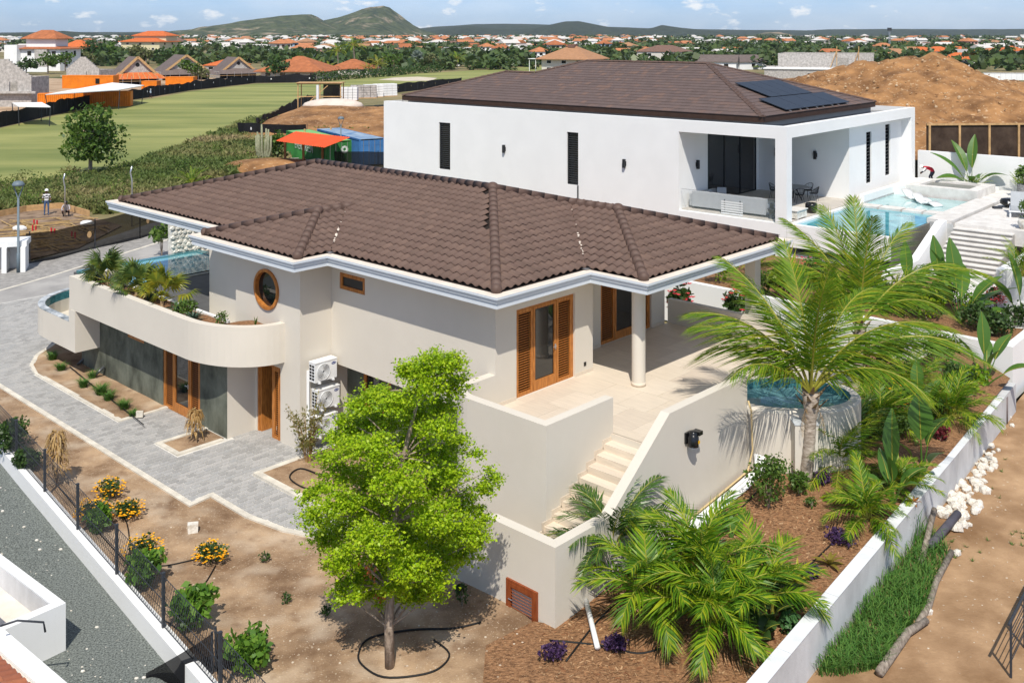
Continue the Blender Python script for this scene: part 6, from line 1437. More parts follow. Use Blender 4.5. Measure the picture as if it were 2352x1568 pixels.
sb_ = wthing('stone_box', 'pale stone chest with a glass lid at the pool corner', 'chest', -.35, 1.7, FL); b = MB(); b.box(-.38,.38,-.55,.55,.06,.42); b.build('body', M['coral'], sb_); MB().box(-.42,.42,-.6,.6,.425,.47).build('lid', M['deck'], sb_)
for x in (-.3,.3):
    for y in (-.45,.45): MB().box(x-.06,x+.06,y-.06,y+.06,0,.06).build('foot', M['coral'], sb_)
lt = wthing('side_table', 'dark bronze hourglass side table with a lantern behind the glass', 'table', -1.15, .75, FL); MB().lathe([(.2,0),(.12,.2),(.25,.5),(.0,.505)], 8).build('stand', M['metal'], lt); MB().box(-.08,.08,-.08,.08,.51,.78).build('lantern', M['charcoal'], lt)
fp = wthing('fire_bowl', 'black bowl-shaped fire pit with white mark on the sun deck', 'fire bowl', 7.0, 12.2, FL); MB().lathe([(0,.05),(.25,.05),(.48,.2),(.5,.32),(.42,.45),(.2,.5),(0,.5)], 20).build('bowl', M['black'], fp, True); MB().add([(.05,-.52,.25),(.2,-.5,.33),(.05,-.52,.41)], [(0,1,2)]).build('mark', M['white'], fp)
bm_ = MB().box(-.2,.25,-.12,.12,0,.12).build('bag', M['metal'], None, label='small grey cloth bundle beside the black fire bowl', cat='bundle'); bm_.location = WV(6.6,11.3,FL)
def sunbed(a, b_, label):
    s_ = wthing('sun_lounger', label, 'lounger', a, b_, FL, .25, 'sun loungers on the upper deck')
    for x in (-.6,.6):
        for y in (.1,1.8): MB().box(x-.04,x+.04,y-.04,y+.04,0,.3).build('leg', M['whitep'], s_)
    MB().box(-.66,.66,0,1.9,.3,.36).build('frame', M['whitep'], s_); MB().box(-.6,.6,.02,1.2,.36,.46).build('mattress', M['cushion'], s_)
    o = MB().box(-.6,.6,0,.85,0,.10).build('backrest', M['cushion'], s_); o.location = (0,1.2,.4); o.rotation_euler = (R(52),0,0)
sunbed(8.5, 9.0, 'wide grey sun lounger with raised back on the upper deck'); sunbed(10.2, 9.6, 'grey sun lounger mostly beyond the frame edge on the upper deck')
sh = wthing('shower_pole', 'slender steel outdoor shower pole with curved top', 'shower', 9.7, 15.5, FL); MB().tube([(0,0,0),(0,0,2.3),(.03,0,2.42),(.12,0,2.47),(.2,0,2.42),(.22,0,2.3)], .04, 8).build('pole', M['steel'], sh, True)
pot = wthing('plant_pot', 'grey patterned pot with frangipani by the shower', 'pot', 6.7, 16.2, FL); MB().lathe([(0,0),(.32,0),(.38,.75),(.33,.75),(0,.7)], 14).build('body', mat('grey_patterned_pot', (.10,.10,.10), .8, .5, 30, col2=(.4,.4,.4)), pot)
shrub('leafy frangipani growing in the grey patterned pot', WV(6.7,16.2,FL+.7), 1.2, .6, M['L_mid'], 501, 200, .2, 'plant', name='frangipani')
pot = wthing('plant_pot', 'pale round pot at the top of the white stairs', 'pot', 9.3, 6.2, FL); MB().lathe([(0,0),(.25,0),(.36,.3),(.3,.5),(0,.45)], 14).build('body', M['coral'], pot, True)
shrub('small tree-like shrub in the pale round pot', WV(9.3,6.2,FL+.45), 1.1, .5, M['L_mid'], 502, 180, .12)
# planting behind the pool terrace
banana('large banana plant behind the fountain basin', WV(3.2,18.4,FL), [(175,50,.8,2.0,.55,30),(200,30,.6,1.7,.5,50),(60,75,1.2,1.8,.5,20),(20,50,.9,1.5,.5,50),(330,40,.7,1.4,.45,60),(120,70,1,1.8,.5,30),(250,40,.6,1.5,.5,60)], 511)
banana('tall banana plant beside the shower pole', WV(8.8,18.2,FL), [(100,80,1.2,1.6,.45,15),(160,60,.9,1.5,.4,30),(30,60,.9,1.6,.45,30),(200,30,.6,1.2,.4,60),(330,45,.7,1.2,.4,50),(60,75,1.1,1.4,.4,20)], 512)
areca('bamboo-like palm between banana and fountain basin', WV(3.4,18.0,FL-.2), 16, 1.5, 513, 'L_areca', (20,85), 1.0, 20, .22, .03)
areca('narrow bushy palm against the white yard wall', WV(6.0,18.5,FL-.2), 18, 1.4, 514, 'L_areca', (55,88), .7, 20, .2, .03)
areca('bushy palm in the tall white planter box', tuple(at(2345,640,3.0)), 26, 1.7, 515, 'L_areca', (25,88), 1.1, 24, .26, .03)
shrub('green shrub under the shower', WV(9.0,17.4,FL), 1.2, .8, M['L_areca'], 516, 400, .14)
# lower garden between the two houses
tz = 1.45
banana('big paddle-leaved plant behind the low white terrace wall', at(2205,742,tz), [(20,35,.6,2.0,.55,35),(150,75,1.2,1.5,.5,25),(100,80,1.3,1.6,.5,15),(60,60,1.0,1.4,.45,40),(200,60,.9,1.2,.45,40),(300,50,.6,1.0,.4,50),(350,60,.9,1.3,.45,40)], 521)
banana('dark banana plant left of the paddle-leaved plant', at(2165,722,tz), [(110,82,1.4,1.4,.45,15),(170,60,1.0,1.2,.4,40),(60,60,1.0,1.2,.4,40),(230,50,.7,1.0,.4,50)], 522)
banana('banana plant at the right frame edge before the planter box', at(2350,740,tz), [(170,60,.8,1.3,.4,40),(110,80,1.0,1.4,.4,20),(200,30,.6,1.1,.4,60)], 523)
shrub('red-flowering shrub in a pot beside the planter box', at(2285,712,tz), 1.0, .45, M['L_dark'], 524, 260, .1, 'shrub', None, M['fl_red'], 160)
shrub('low glossy shrub behind the terrace wall corner', at(2290,770,tz), .8, .8, M['L_dark'], 525, 500, .13)
shrub('yellow-green shrub mound behind the paddle leaves', at(2235,725,tz), .9, .7, M['L_areca'], 526, 400, .12)
shrub('dark green shrub along the right terrace edge', at(2330,748,tz), .8, .8, M['L_dark'], 527, 450, .12)
shrub('yellow-green climber by the black garden louvre', at(1800,690,tz), 1.6, .8, leafmat('lime_climber', [(.13,.2,.02),(.22,.27,.02),(.09,.16,.02)]), 528, 700, .15, 'shrub')
shrub('red-orange flowering shrub below the pool terrace', at(1865,665,tz), 1.5, .8, M['L_mid'], 529, 500, .12, 'shrub', None, M['fl_red'], 60)
shrub('lime-leaved shrub seen under the villa eave', at(1655,650,tz), 1.3, .8, M['L_areca'], 530, 450, .13)
areca('palm behind the roof corner of the villa', at(1640,620,tz), 14, 1.6, 531, 'L_areca', (35,85), 1.0, 24, .3, .03)
areca('second feather palm behind the villa roof corner', at(1735,625,tz), 12, 1.5, 532, 'L_areca', (35,85), 1.2, 24, .3, .03)
areca('small palm hidden behind the villa roof near the long white wall', at(1445,640,tz-.5), 10, 1.9, 533, 'L_areca', (45,88), .8, 20, .25, .03)
areca('palm tip behind the villa ridge near the downpipe', at(1245,600,.4), 9, 2.4, 534, 'L_areca', (55,88), .6, 20, .25, .03)
for i, (u, v, l) in enumerate(((1560,712,'red canna flowers standing behind the terrace parapet'),(1690,735,'red and orange canna flowers near the villa pillar'))):
    p = at(u, v, 2.2); shrub(l, (p.x,p.y,1.3), 2.3, .5, M['L_dark'], 540+i, 260, .2, 'flower', None, M['fl_red'], 46, 'canna', low=.9)
shrub('orange-yellow flowering shrub behind the spa pool', gzp(W(6.0,10.6)), 1.1, .6, M['L_dark'], 543, 300, .1, 'shrub', None, M['fl_orange'], 40)
for i, (u, v, h, r, mm, l) in enumerate(((1900,690,1.2,.9,'L_dark','dark shrub on the upper garden terrace left of the palms'),(1955,700,1.3,.9,'L_mid','green shrub on the upper garden terrace behind the far coconut palm'),(2020,715,1.4,.9,'L_dark','dark leafy shrub on the upper terrace right of the far coconut palm'),(2080,725,1.2,1.0,'L_mid','green shrub on the upper terrace before the stair wall'),(2130,735,1.3,.9,'L_areca','fresh green shrub on the upper terrace below the white stairs'),(1745,680,1.1,.8,'L_mid','green shrub on the upper terrace beside the villa pillar'),(2245,760,1.1,.9,'L_dark','dark ground shrub at the front of the upper terrace'),(2190,700,1.1,.9,'L_dark','dark shrub at the foot of the white stairs'))):
    shrub(l, at(u, v, tz), h, r, M[mm], 650+i, 520, .13)
banana('paddle-leaved plant on the upper terrace behind the far coconut palm', at(2090,705,tz), [(100,82,1.1,1.3,.4,15),(160,60,.9,1.1,.36,40),(30,60,.9,1.1,.36,40),(230,50,.6,.9,.34,50)], 660)
sheet('terrace_path', [XY(at(u,v,1.45)) for u, v in ((2180,640),(2300,640),(2300,700),(2352,720),(2400,700),(2400,760),(2300,752),(2230,700),(2150,690))], lambda x, y: 1.47, M['deck'], .8)
shrub('dark bushy shrub below the low terrace wall', mk(2110,820), 1.3, .8, M['L_dark'], 544, 900, .10)
shrub('feathery dark shrub under the second coconut palm', mk(2050,860), 1.2, .9, M['L_mid'], 545, 800, .10)
# ------------------------------------------------------------------ people
def person(label, pos, rot, joints, radii, edges, mats_, hat=None):
    """one continuous skinned body; joints name -> point, mats_ = function(point) -> material index"""
    names = list(joints); me = bpy.data.meshes.new('body'); me.from_pydata([joints[n_] for n_ in names], [(names.index(a), names.index(c)) for a, c in edges], [])
    o = bpy.data.objects.new('person', me); COL.objects.link(o); o.modifiers.new('s', 'SKIN'); sv = me.skin_vertices[0].data
    for i, n_ in enumerate(names): sv[i].radius = (radii[n_],)*2; sv[i].use_root = (n_ == 'pelvis')
    sd = o.modifiers.new('d', 'SUBSURF'); sd.levels = sd.render_levels = 2
    dg = bpy.context.evaluated_depsgraph_get(); dg.update(); nm = bpy.data.meshes.new_from_object(o.evaluated_get(dg)); bpy.data.objects.remove(o)
    nm.materials.clear()
    for m in mats_[0]: nm.materials.append(m)
    for p in nm.polygons: p.material_index = mats_[1](p.center); p.use_smooth = True
    t_ = thing('person', label, 'person', pos, rot); nm.name = 'body'; obj('body', nm, t_)
    if hat:
        hb = MB(); c, r_ = hat[0], hat[1]; hb.lathe([(r_*1.35,-.01),(r_*1.05,0),(r_*1.02,r_*.5),(r_*.7,r_*.95),(0,r_*1.1)], 14, c); hb.build('helmet', hat[2], t_, True)
    return t_
stand = dict(pelvis=(0,0,.95), belly=(0,0,1.1), chest=(0,-.01,1.32), neck=(0,0,1.5), head=(0,-.02,1.63), crown=(0,-.02,1.74), sl=(.18,0,1.42), el=(.25,.03,1.14), hl=(.25,-.08,.90), sr=(-.18,0,1.42), er=(-.25,.03,1.14), hr=(-.25,-.08,.90),
  pl=(.10,0,.90), kl=(.11,-.03,.50), al=(.11,.02,.08), fl=(.12,-.14,.03), pr=(-.10,0,.90), kr=(-.12,-.02,.50), ar=(-.13,.03,.08), fr=(-.14,-.13,.03))
srad = dict(pelvis=.13, belly=.125, chest=.15, neck=.06, head=.085, crown=.06, sl=.065, el=.045, hl=.038, sr=.065, er=.045, hr=.038, pl=.09, kl=.06, al=.042, fl=.035, pr=.09, kr=.06, ar=.042, fr=.035)
sedg = [('pelvis','belly'),('belly','chest'),('chest','neck'),('neck','head'),('head','crown'),('chest','sl'),('sl','el'),('el','hl'),('chest','sr'),('sr','er'),('er','hr'),('pelvis','pl'),('pl','kl'),('kl','al'),('al','fl'),('pelvis','pr'),('pr','kr'),('kr','ar'),('ar','fr')]
M['navy'] = mat('navy_cloth', (.012,.014,.03), .9, 0); M['redc'] = mat('red_cloth', (.50,.02,.035), .9, .05); M['lblue'] = mat('light_blue_cloth', (.42,.52,.66), .9, 0); M['whitec'] = mat('white_cloth', (.7,.7,.7), .9, 0); M['greyc'] = mat('grey_cloth', (.38,.35,.36), .9, .1)
person('worker in striped black and white shirt, jeans and white helmet on the slab', at(107,494,.05), .5, stand, srad, sedg,
  ([M['denim'], M['navy'], M['whitec'], M['skin'], M['charcoal']], lambda c: 4 if c.z < .07 else 0 if c.z < .98 else (3 if c.z > 1.5 or (abs(c.x) > .2 and c.z < 1.2) else (1 if int(c.z/.085) % 2 else 2))), ((0,-.02,1.70), .11, M['whitep']))
person('golfer in pale blue shirt and dark shorts walking by the black fence', at(346,226,0), 1.4, {**stand, 'kl':(.11,-.18,.52),'al':(.11,-.1,.08),'fl':(.11,-.25,.05),'ar':(-.13,.25,.12),'fr':(-.13,.12,.04)}, srad, sedg,
  ([M['navy'], M['lblue'], M['skin']], lambda c: 2 if c.z < .5 or c.z > 1.5 or (abs(c.x) > .21 and c.z < 1.15) else 0 if c.z < .98 else 1), ((0,-.02,1.71), .10, M['whitep']))
crouch = dict(stand); crouch.update(pelvis=(0,.15,.34), belly=(0,.08,.48), chest=(0,-.04,.68), neck=(0,-.1,.83), head=(0,-.14,.95), crown=(0,-.15,1.05), sl=(.18,-.04,.76), el=(.26,-.24,.55), hl=(.12,-.42,.40), sr=(-.18,-.04,.76), er=(-.26,-.24,.55), hr=(-.10,-.42,.36), pl=(.11,.08,.33), kl=(.2,-.28,.46), al=(.16,.0,.08), fl=(.17,-.16,.03), pr=(-.11,.08,.33), kr=(-.22,-.28,.44), ar=(-.17,.0,.08), fr=(-.18,-.16,.03))
person('worker in grey shirt squatting on the timber-edged slab', at(152,497,.05), .3, crouch, srad, sedg, ([M['navy'], M['greyc'], M['skin']], lambda c: 2 if c.z > .84 or c.y < -.34 else 0 if c.z < .42 and c.y > -.35 or c.z < .3 else 1), ((0,-.14,.99), .105, M['black']))
bend = dict(stand); bend.update(pelvis=(0,.2,.86), belly=(0,.05,.98), chest=(0,-.2,1.06), neck=(0,-.36,1.06), head=(0,-.47,1.02), crown=(0,-.56,.99), sl=(.18,-.24,1.02), el=(.26,-.36,.78), hl=(.18,-.55,.62), sr=(-.18,-.24,1.02), er=(-.28,-.42,.80), hr=(-.2,-.72,.62), pl=(.1,.18,.8), kl=(.13,-.02,.48), al=(.12,.14,.08), fl=(.12,-.02,.03), pr=(-.1,.18,.8), kr=(-.13,.02,.48), ar=(-.13,.16,.08), fr=(-.13,0,.03))
person('worker in red shirt and white helmet bending over the white ledge', tuple(WV(.9, 17.95, FL-.0)), TW-1.6, bend, srad, sedg, ([M['navy'], M['redc'], M['skin'], M['whitec']], lambda c: 2 if c.y < -.38 and abs(c.x) < .12 or c.z < .7 and c.y < -.35 else 0 if c.z < .82 else (3 if abs(c.x) > .2 else 1)), ((0,-.54,1.03), .12, M['whitep']))
# ------------------------------------------------------------------ fairway, scrub, mid-distance
def flat(name, pix, z, m, step, zf=None): return sheet(name, [XY(at(u, v, 0)) for u, v in pix], zf or (lambda x, y: z), m, step)
flat('fairway', [(-120,470),(60,432),(170,412),(260,398),(340,366),(470,318),(560,283),(640,250),(690,229),(760,212),(940,196),(1250,168),(1250,152),(1010,167),(900,172),(724,190),(588,193),(437,211),(345,228),(250,239),(112,270),(-120,322)], .03, M['fairway'], 14)
flat('sand_bunker', [(868,184),(905,179),(960,177),(1005,180),(990,186),(930,187)], .06, mat('bunker_sand', (.55,.48,.38), .95, .1, .3), 6)
flat('site_yard', [(-250,330),(-120,300),(112,266),(250,234),(345,222),(437,206),(588,188),(600,176),(300,185),(100,180),(-250,180)], .02, M['paledirt'], 10)
lc = MB(); rg = random.Random(4); lc2 = MB()
scr = [(-60,436),(60,432),(170,412),(260,398),(340,366),(470,318),(560,283),(640,262),(640,300),(690,345),(650,372),(560,392),(420,430),(330,470),(250,492),(150,474),(60,480),(-60,492)]
nb_ = 0
while nb_ < 230:
    u, v = rg.uniform(-60,690), rg.uniform(262,492)
    v -= 16*(rg.random() < .15)
    if not pin(u, v+16*(rg.random() < .3), scr): continue
    p = at(u, v, 0); dn = fbm(p.x*.10, p.y*.10, 2, 5)
    if dn < .50 and not (v > 400 and rg.random() < .5): continue
    nb_ += 1; r = rg.uniform(.35,.9)*(1.5 if rg.random() < .22 else 1); leafcloud(lc if rg.random() < .5 else lc2, ballpts((p.x,p.y,r*.4), r, int(130*r), rg, .3, (1,1,.75)), .19, rg, up=.6, shape=2.6)
o = lc.build('scrub', patchleaf('patchy_scrub', [(.26,.21,.10),(.15,.17,.05),(.085,.12,.03),(.045,.075,.02)]), None, kind='stuff'); lc2.build('scrub', patchleaf('patchy_fresh_scrub', [(.045,.085,.02),(.09,.15,.03),(.16,.22,.045),(.22,.22,.07)], .09), None, kind='stuff')
lc = MB()
for _ in range(17000):
    u, v = rg.uniform(-60,690), rg.uniform(262,492)
    if pin(u, v, scr): p = at(u, v, 0); [lc.add([p+Vector((rg.gauss(0,.3),rg.gauss(0,.3),0)) + q for q in (Vector((-.07,0,0)),Vector((.07,0,0)),Vector((rg.gauss(0,.2),rg.gauss(0,.2),rg.uniform(.25,.7))))], [(0,1,2)]) for _k in range(7)]
lc.build('undergrowth', patchleaf('patchy_undergrowth', [(.36,.28,.15),(.22,.215,.08),(.12,.165,.045),(.07,.115,.03)], .07), None, kind='stuff')
for i, (u, v, l) in enumerate(((330,392,'bare orange earth patch in the scrub'),(620,385,'orange earth bank behind the villa roof'))):
    p = at(u, v, 0); b = MB(); b.ball((0,0,-.1), 1, 18, 8, (5,4,.9) if i else (2.5,2,.5)); o = b.build('earth_patch', M['dirt'], None, True, kind='structure'); o.location = p
def treemesh(seed, r, h, n, size, m, lobes=7):
    rg = random.Random(seed); b = MB(); cs = [(rg.uniform(-.55,.55)*r, rg.uniform(-.55,.55)*r, h - r*rg.uniform(.25,.85 if lobes < 20 else 1.5)) for _ in range(lobes)]
    for c in cs: leafcloud(b, ballpts(c, r*rg.uniform(.42,.62), n//lobes, rg, .45, (1,1,.75)), size, rg, up=.8)
    t_ = MB(); t_.tube([(0,0,-.2),(.05,.02,h*.4),(0,.05,h*.62)], [r*.065,r*.05,r*.035], 6)
    for c in cs: t_.tube([(0,.03,h*.5), c], [r*.035,r*.01], 4)
    return b.mesh('crown', m), t_.mesh('trunk', M['bark'])
def treething(label, pos, ms, sc=1, rot=0, group=None, name='tree'):
    t_ = thing(name, label, 'tree', pos, rot, group, sc); obj('crown', ms[0], t_); obj('trunk', ms[1], t_); return t_
treething('solitary dark green tree standing at the fairway edge', at(207,404), treemesh(3, 2.9, 6.3, 3400, .36, M['L_mid'], 22))
# cactus
cp = at(606, 372); cac = thing('cactus', 'tall many-armed column cactus beside the orange shelter', 'cactus', cp); b = MB(); rg = random.Random(6); M['cactus'] = mat('pale_green_cactus', (.20,.22,.13), .9, .2, 6, 0, col2=(.30,.30,.20))
for k in range(13):
    x = rg.uniform(-.75,.75); h = rg.uniform(2.2,4.1)*(1-.35*abs(x)); b.tube([(x*.3,rg.uniform(-.2,.2),0),(x*.8,0,.7),(x,rg.uniform(-.2,.2),1.3),(x*1.03,0,h)], [.13,.13,.12,.08], 7)
b.build('column', M['cactus'], cac, True)
shrub('leafy green bush right of the column cactus', at(640,368), 3.2, 1.1, M['L_mid'], 601, 400, .32, 'bush')
areca('low palm on the scrub edge behind the villa ridge', at(440,428), 14, 2.2, 602, 'L_areca', (20,85), .8, 20, .35, .05)
# shade-cloth fences
def clothfence(label, pix, h, seed, m='fence', gap=3.0, dips=.35, z0=0, marks=0, mm=None):
    P_ = [at(u, v, 0) for u, v in pix]; t_ = thing('shade_fence', label, 'fence', P_[0]); rg = random.Random(seed); b = MB(); top = None; d = 0; pp = []
    for i in range(len(P_)-1):
        L = (P_[i+1]-P_[i]).length; k = max(1, int(L/1.0)); pp += [P_[i].lerp(P_[i+1], j/k) for j in range(k)]
    pp.append(P_[-1]); q = [p - P_[0] for p in pp]; hs = [h*(1-dips*fbm(i*.35, 0, 2, seed)) for i in range(len(q))]
    for i in range(len(q)-1):
        w = Vector((rg.uniform(-.1,.1), rg.uniform(-.1,.1), 0)); b.quad(q[i]+Vector((0,0,z0)), q[i+1]+Vector((0,0,z0)), q[i+1]+Vector((0,0,hs[i+1])), q[i]+Vector((0,0,hs[i])))
    b.v = [(x+.12*math.sin(x*2.1+z*3), y+.12*math.cos(y*1.7+z*2), z) for x, y, z in b.v]
    b.build('cloth', M[m], t_, True)
    for i in range(0, len(q), 3): MB().tube([q[i]+Vector((0,0.1,0)), q[i]+Vector((0,.1,hs[i]+.08))], .035, 5).build('post', M['metal'], t_)
    if marks:
        for i in range(2, len(q)-1, marks):
            d = (q[i+1]-q[i]).normalized(); n_ = Vector((d.y,-d.x,0)); n_ = n_ if n_.y < 0 else -n_; c = q[i].lerp(q[i+1],.5)+Vector((0,0,hs[i]*.6))+n_*.22
            MB().add([c + d*.16*math.cos(a) + Vector((0,0,.2*math.sin(a))) for a in [k*math.pi/4 for k in range(8)]], [tuple(range(8))]).build('vent_patch', mm or M['whitec'], t_)
    return t_
clothfence('long black shade-cloth fence along the far side of the fairway', [(-100,316),(0,293),(112,267),(250,236),(345,224),(437,208),(588,191),(725,189)], 2.4, 1, marks=9)
clothfence('black shade-cloth fence climbing the dirt mound to the building pallets', [(590,302),(625,282),(662,262),(690,248),(722,238)], 2.0, 2, marks=7, mm=M['grassland'])
clothfence('black shade-cloth fence behind the building pallets', [(765,226),(830,220),(905,214),(1000,203),(1060,197)], 2.1, 3, dips=.2, marks=6, mm=M['grassland'])
clothfence('low black shade-cloth fence in front of the dirt mound', [(548,310),(600,316),(660,318),(705,316)], 1.7, 5, dips=.2, marks=8)
M['netd'] = glassmat('dark_debris_net', (.014,.013,.012), .9, .88, True); M['netd'].node_tree.nodes['Principled BSDF'].inputs['Specular IOR Level'].default_value = .05
clothfence('dark debris netting on leaning posts along the far side of the street', [(66,606),(120,596),(182,580),(250,565),(320,548),(392,524),(430,512)], 1.85, 6, m='netd', dips=.3, marks=4, mm=M['wood'])
# building site with timber form and rebars
sl = [(-70,514),(60,487),(140,480),(210,500),(280,520),(180,572),(60,600),(-70,628)]
flat('foundation_slab', sl, .06, mat('dark_slab_earth', (.19,.125,.08), .95, .3, 1, .3, 6, col2=(.33,.235,.16)), 2)  # darker, less orange earth colour for the slab
fm = thing('timber_form', 'timber edging round the reinforced foundation slab', 'formwork', at(140,480))
b0_ = at(140,480)
for a, c in (((-70,514),(60,487)),((60,487),(140,480)),((140,480),(205,499))): MB().bar(at(*a)-b0_+Vector((0,0,.25)), at(*c)-b0_+Vector((0,0,.25)), .08, .42).build('plank', M['wood'], fm)
rb = MB(); rg = random.Random(14)
for _ in range(150):
    u, v = rg.uniform(-40,250), rg.uniform(495,592)
    if not pin(u, v, sl): continue
    p = at(u, v, .15); a = rg.choice((.55,-.75))+rg.gauss(0,.12); L = rg.uniform(1,4); d = Vector((math.cos(a),math.sin(a),rg.uniform(-.02,.04)))*L
    if not pin((p+d).x, (p+d).y, [XY(at(*q_)) for q_ in sl]): continue
    rb.bar(p, p+d, .07, .05)
rb.build('rebar_sticks', mat('bamboo_sticks', (.40,.27,.12), .8, .3, 4), None, kind='stuff')
for i, (u, v) in enumerate(((75,533),(118,540),(165,548),(78,520))):
    b = MB(); b.tube([(0,0,0),(0,0,.45)], .05, 6); b.tube([(.2,0,0),(.2,0,.4)], .05, 6); o = b.build('rebar_cap', M['redc'], None, label='red-capped steel stubs rising from the foundation slab', cat='rebar stub', group='red-capped stubs on the slab'); o.location = at(u, v, .06)
for i, (u, v, l) in enumerate(((45,530,'white sack at the left of the foundation slab'),(200,518,'white sack near the squatting worker'))): o = MB().ball((0,0,.15), .4, 8, 5, (1.2,.7,.5)).build('sack', M['whitec'], None, label=l, cat='sack'); o.location = at(u, v, .06)
for i, (u, v, h, l) in enumerate(((149,500,2.1,'grey scaffold pole left of the standing worker'),(303,520,3.0,'bent tall grey pole right of the squatting worker'))): pipe('pole', l, [at(u,v), at(u,v)+Vector((0,0,h)), at(u,v)+Vector((-.1,0,h+.5)), at(u,v)+Vector((.0,0,h+.9))], .05, M['steel'], 'pole')
# white utility shed with fins, street lamps
us = thing('utility_shed', 'low white concrete utility shelter with fins beside the street lamp', 'shelter', at(62,622), .28); b = MB(); b.box(-3.2,0,-.1,1.2,1.32,1.6); b.build('roof_slab', M['whitep'], us)
MB().box(-3.1,-.1,.9,1.1,0,1.32).build('back_wall', M['white'], us)
for x in (-3.0,-2.0,-1.05,-.15): MB().prism([(x-.12,-.3),(x+.12,-.3),(x+.05,.9),(x-.05,.9)], 0, 1.32).build('fin', M['white'], us)
def lamp(label, pos, s=1):
    t_ = thing('street_lamp', label, 'street lamp', pos, 0, 'modern grey street lamps', s); g = M['bluegrey']
    MB().tube([(0,0,0),(0,0,1.0),(0,0,1.02),(0,0,3.9)], [.09,.09,.065,.055], 10).build('pole', g, t_, True)
    b = MB(); b.tube([(0,0,3.85),(.26,0,4.55)], [.035,.025], 6); b.tube([(0,0,3.85),(-.26,0,4.55)], [.035,.025], 6); b.build('arm', g, t_)
    MB().lathe([(0,4.55),(.30,4.55),(.31,4.62),(.22,4.76),(.08,4.80),(0,4.80)], 18).build('lamp_head', g, t_, True); return t_
M['bluegrey'] = mat('blue_grey_paint', (.13,.17,.20), .5, .05)
lamp('blue-grey street lamp beside the white utility shelter', at(42,626)); lamp('blue-grey street lamp in front of the green container', at(783,386), 1.0)
# dirt mound, pallets, timber frame
def mound(name, pix_line, zf_top, Y0, Y1, m, n=60, k=18, z0=0, seed=3, amp=.5, back=1.4):
    """earth heap from a ridge profile (pixel column, height) rising from depth Y0 to Y1 and falling behind"""
    b = MB(); us_ = np.linspace(pix_line[0][0], pix_line[-1][0], n); hs = np.interp(us_, [p[0] for p in pix_line], [p[1] for p in pix_line]); rows = []
    fr = [i/k for i in range(k+1)] + [1+ (i+1)/6*back for i in range(6)]
    for i, f in enumerate(fr):
        Y = Y0 + (Y1-Y0)*f
        for j in range(n):
            X_ = (us_[j]-CXP)/FPX*Y1; sh = f**.8 if f <= 1 else max(0, 1-((f-1)/back))**1.2; e = min(1, j/4, (n-1-j)/4) if pix_line[0][1] < .5 else 1
            z = z0 + (hs[j]-z0)*sh + amp*(.65*fbm(X_*.3, Y*.3, 4, seed)+.35*fbm(X_*1.3, Y*1.3, 3, seed+7)-.5)*min(1, 2.5*sh)
            b.v.append((X_, Y, z))
    R_ = len(fr); b.f = [(i*n+j, i*n+j+1, (i+1)*n+j+1, (i+1)*n+j) for i in range(R_-1) for j in range(n-1)]; b.m = [0]*len(b.f)
    return b.build(name, m, None, True, kind='structure')
mound('dirt_mound', [(600,.0),(640,1.2),(690,2.4),(760,2.6),(830,2.3),(900,2.5),(960,1.5),(1010,0)], None, 118, 140, M['dirt'], 50, 10, amp=.8)
mound('dirt_heap', [(1780,6.4),(1815,7.4),(1850,7.8),(1905,8.4),(1960,9.0),(2010,9.4),(2060,9.85),(2100,9.9),(2115,9.7),(2135,10.1),(2165,10.0),(2190,9.6),(2225,8.3),(2260,7.4),(2300,7.3),(2360,7.1),(2500,7.0)], None, 86, 118, M['dirt'], 170, 44, 1.8, amp=2.0)
sm = MB(); rg = random.Random(33)
for _ in range(520):
    u = rg.uniform(1815,2352); Y = rg.uniform(88,117); f = (Y-86)/32; h = float(np.interp(u, [1780,1815,1905,2010,2100,2165,2225,2300,2500], [6.4,7.4,8.4,9.4,9.9,10.0,8.3,7.3,7.0])); sm.ball(((u-CXP)/FPX*118, Y, 1.8+(h-1.8)*f**.8+rg.uniform(-.1,.35)), rg.choice((.05,.06,.08,.11,.18)), 5, 3, (1,.8,.7))
sm.build('rubble', randmat('heap_rubble', [(.30,.16,.07),(.42,.28,.15),(.58,.46,.32)], .95, by='island'), None, kind='stuff')
lc = MB(); rg = random.Random(3)
for _ in range(260):
    u = rg.uniform(640,930); p = at(u, rg.uniform(262,296), .9); leafcloud(lc, ballpts(p, .35, 6, rg, .2, (1,1,.5)), .3, rg)
lc.build('mound_weeds', M['L_mid'], None, kind='stuff')
M['sandw'] = mat('pale_heap', (.60,.52,.45), .95, .1, 1)
o = MB().ball((0,0,0), 1, 20, 8, (4.6,2.5,1.1)).build('sand_heap', M['sandw'], None, True, label='pale sand heap beside the timber shelter', cat='sand heap'); o.location = at(765,243,1.8)
tf = thing('timber_shelter', 'rough timber frame shelter with netting on the dirt mound', 'frame', at(735,240,1.6)); q = [(-3.4,0),(0,0),(3.2,0),(-3.4,2.5),(3.2,2.5)]
for x, y in q: MB().bar((x,y,-.6),(x,y,3.2),.14,.14).build('post', M['wood'], tf)
for z in (1.2,3.2): MB().bar((-3.6,0,z),(3.4,0,z),.12,.14).build('beam', M['wood'], tf)
MB().bar((-2.6,0,-.4),(1.2,0,2.9),.10,.12).build('brace', M['wood'], tf); MB().box(.5,3.1,.02,.06,.3,3.1).build('net', M['netd'], tf); MB().box(-3.7,3.5,-.3,2.8,3.28,3.36).build('roof_sheet', M['wood'], tf); MB().tube([(-.35,-.1,-.4),(-.35,-.1,3.0)], .22, 10).build('white_duct', M['pvc'], tf)
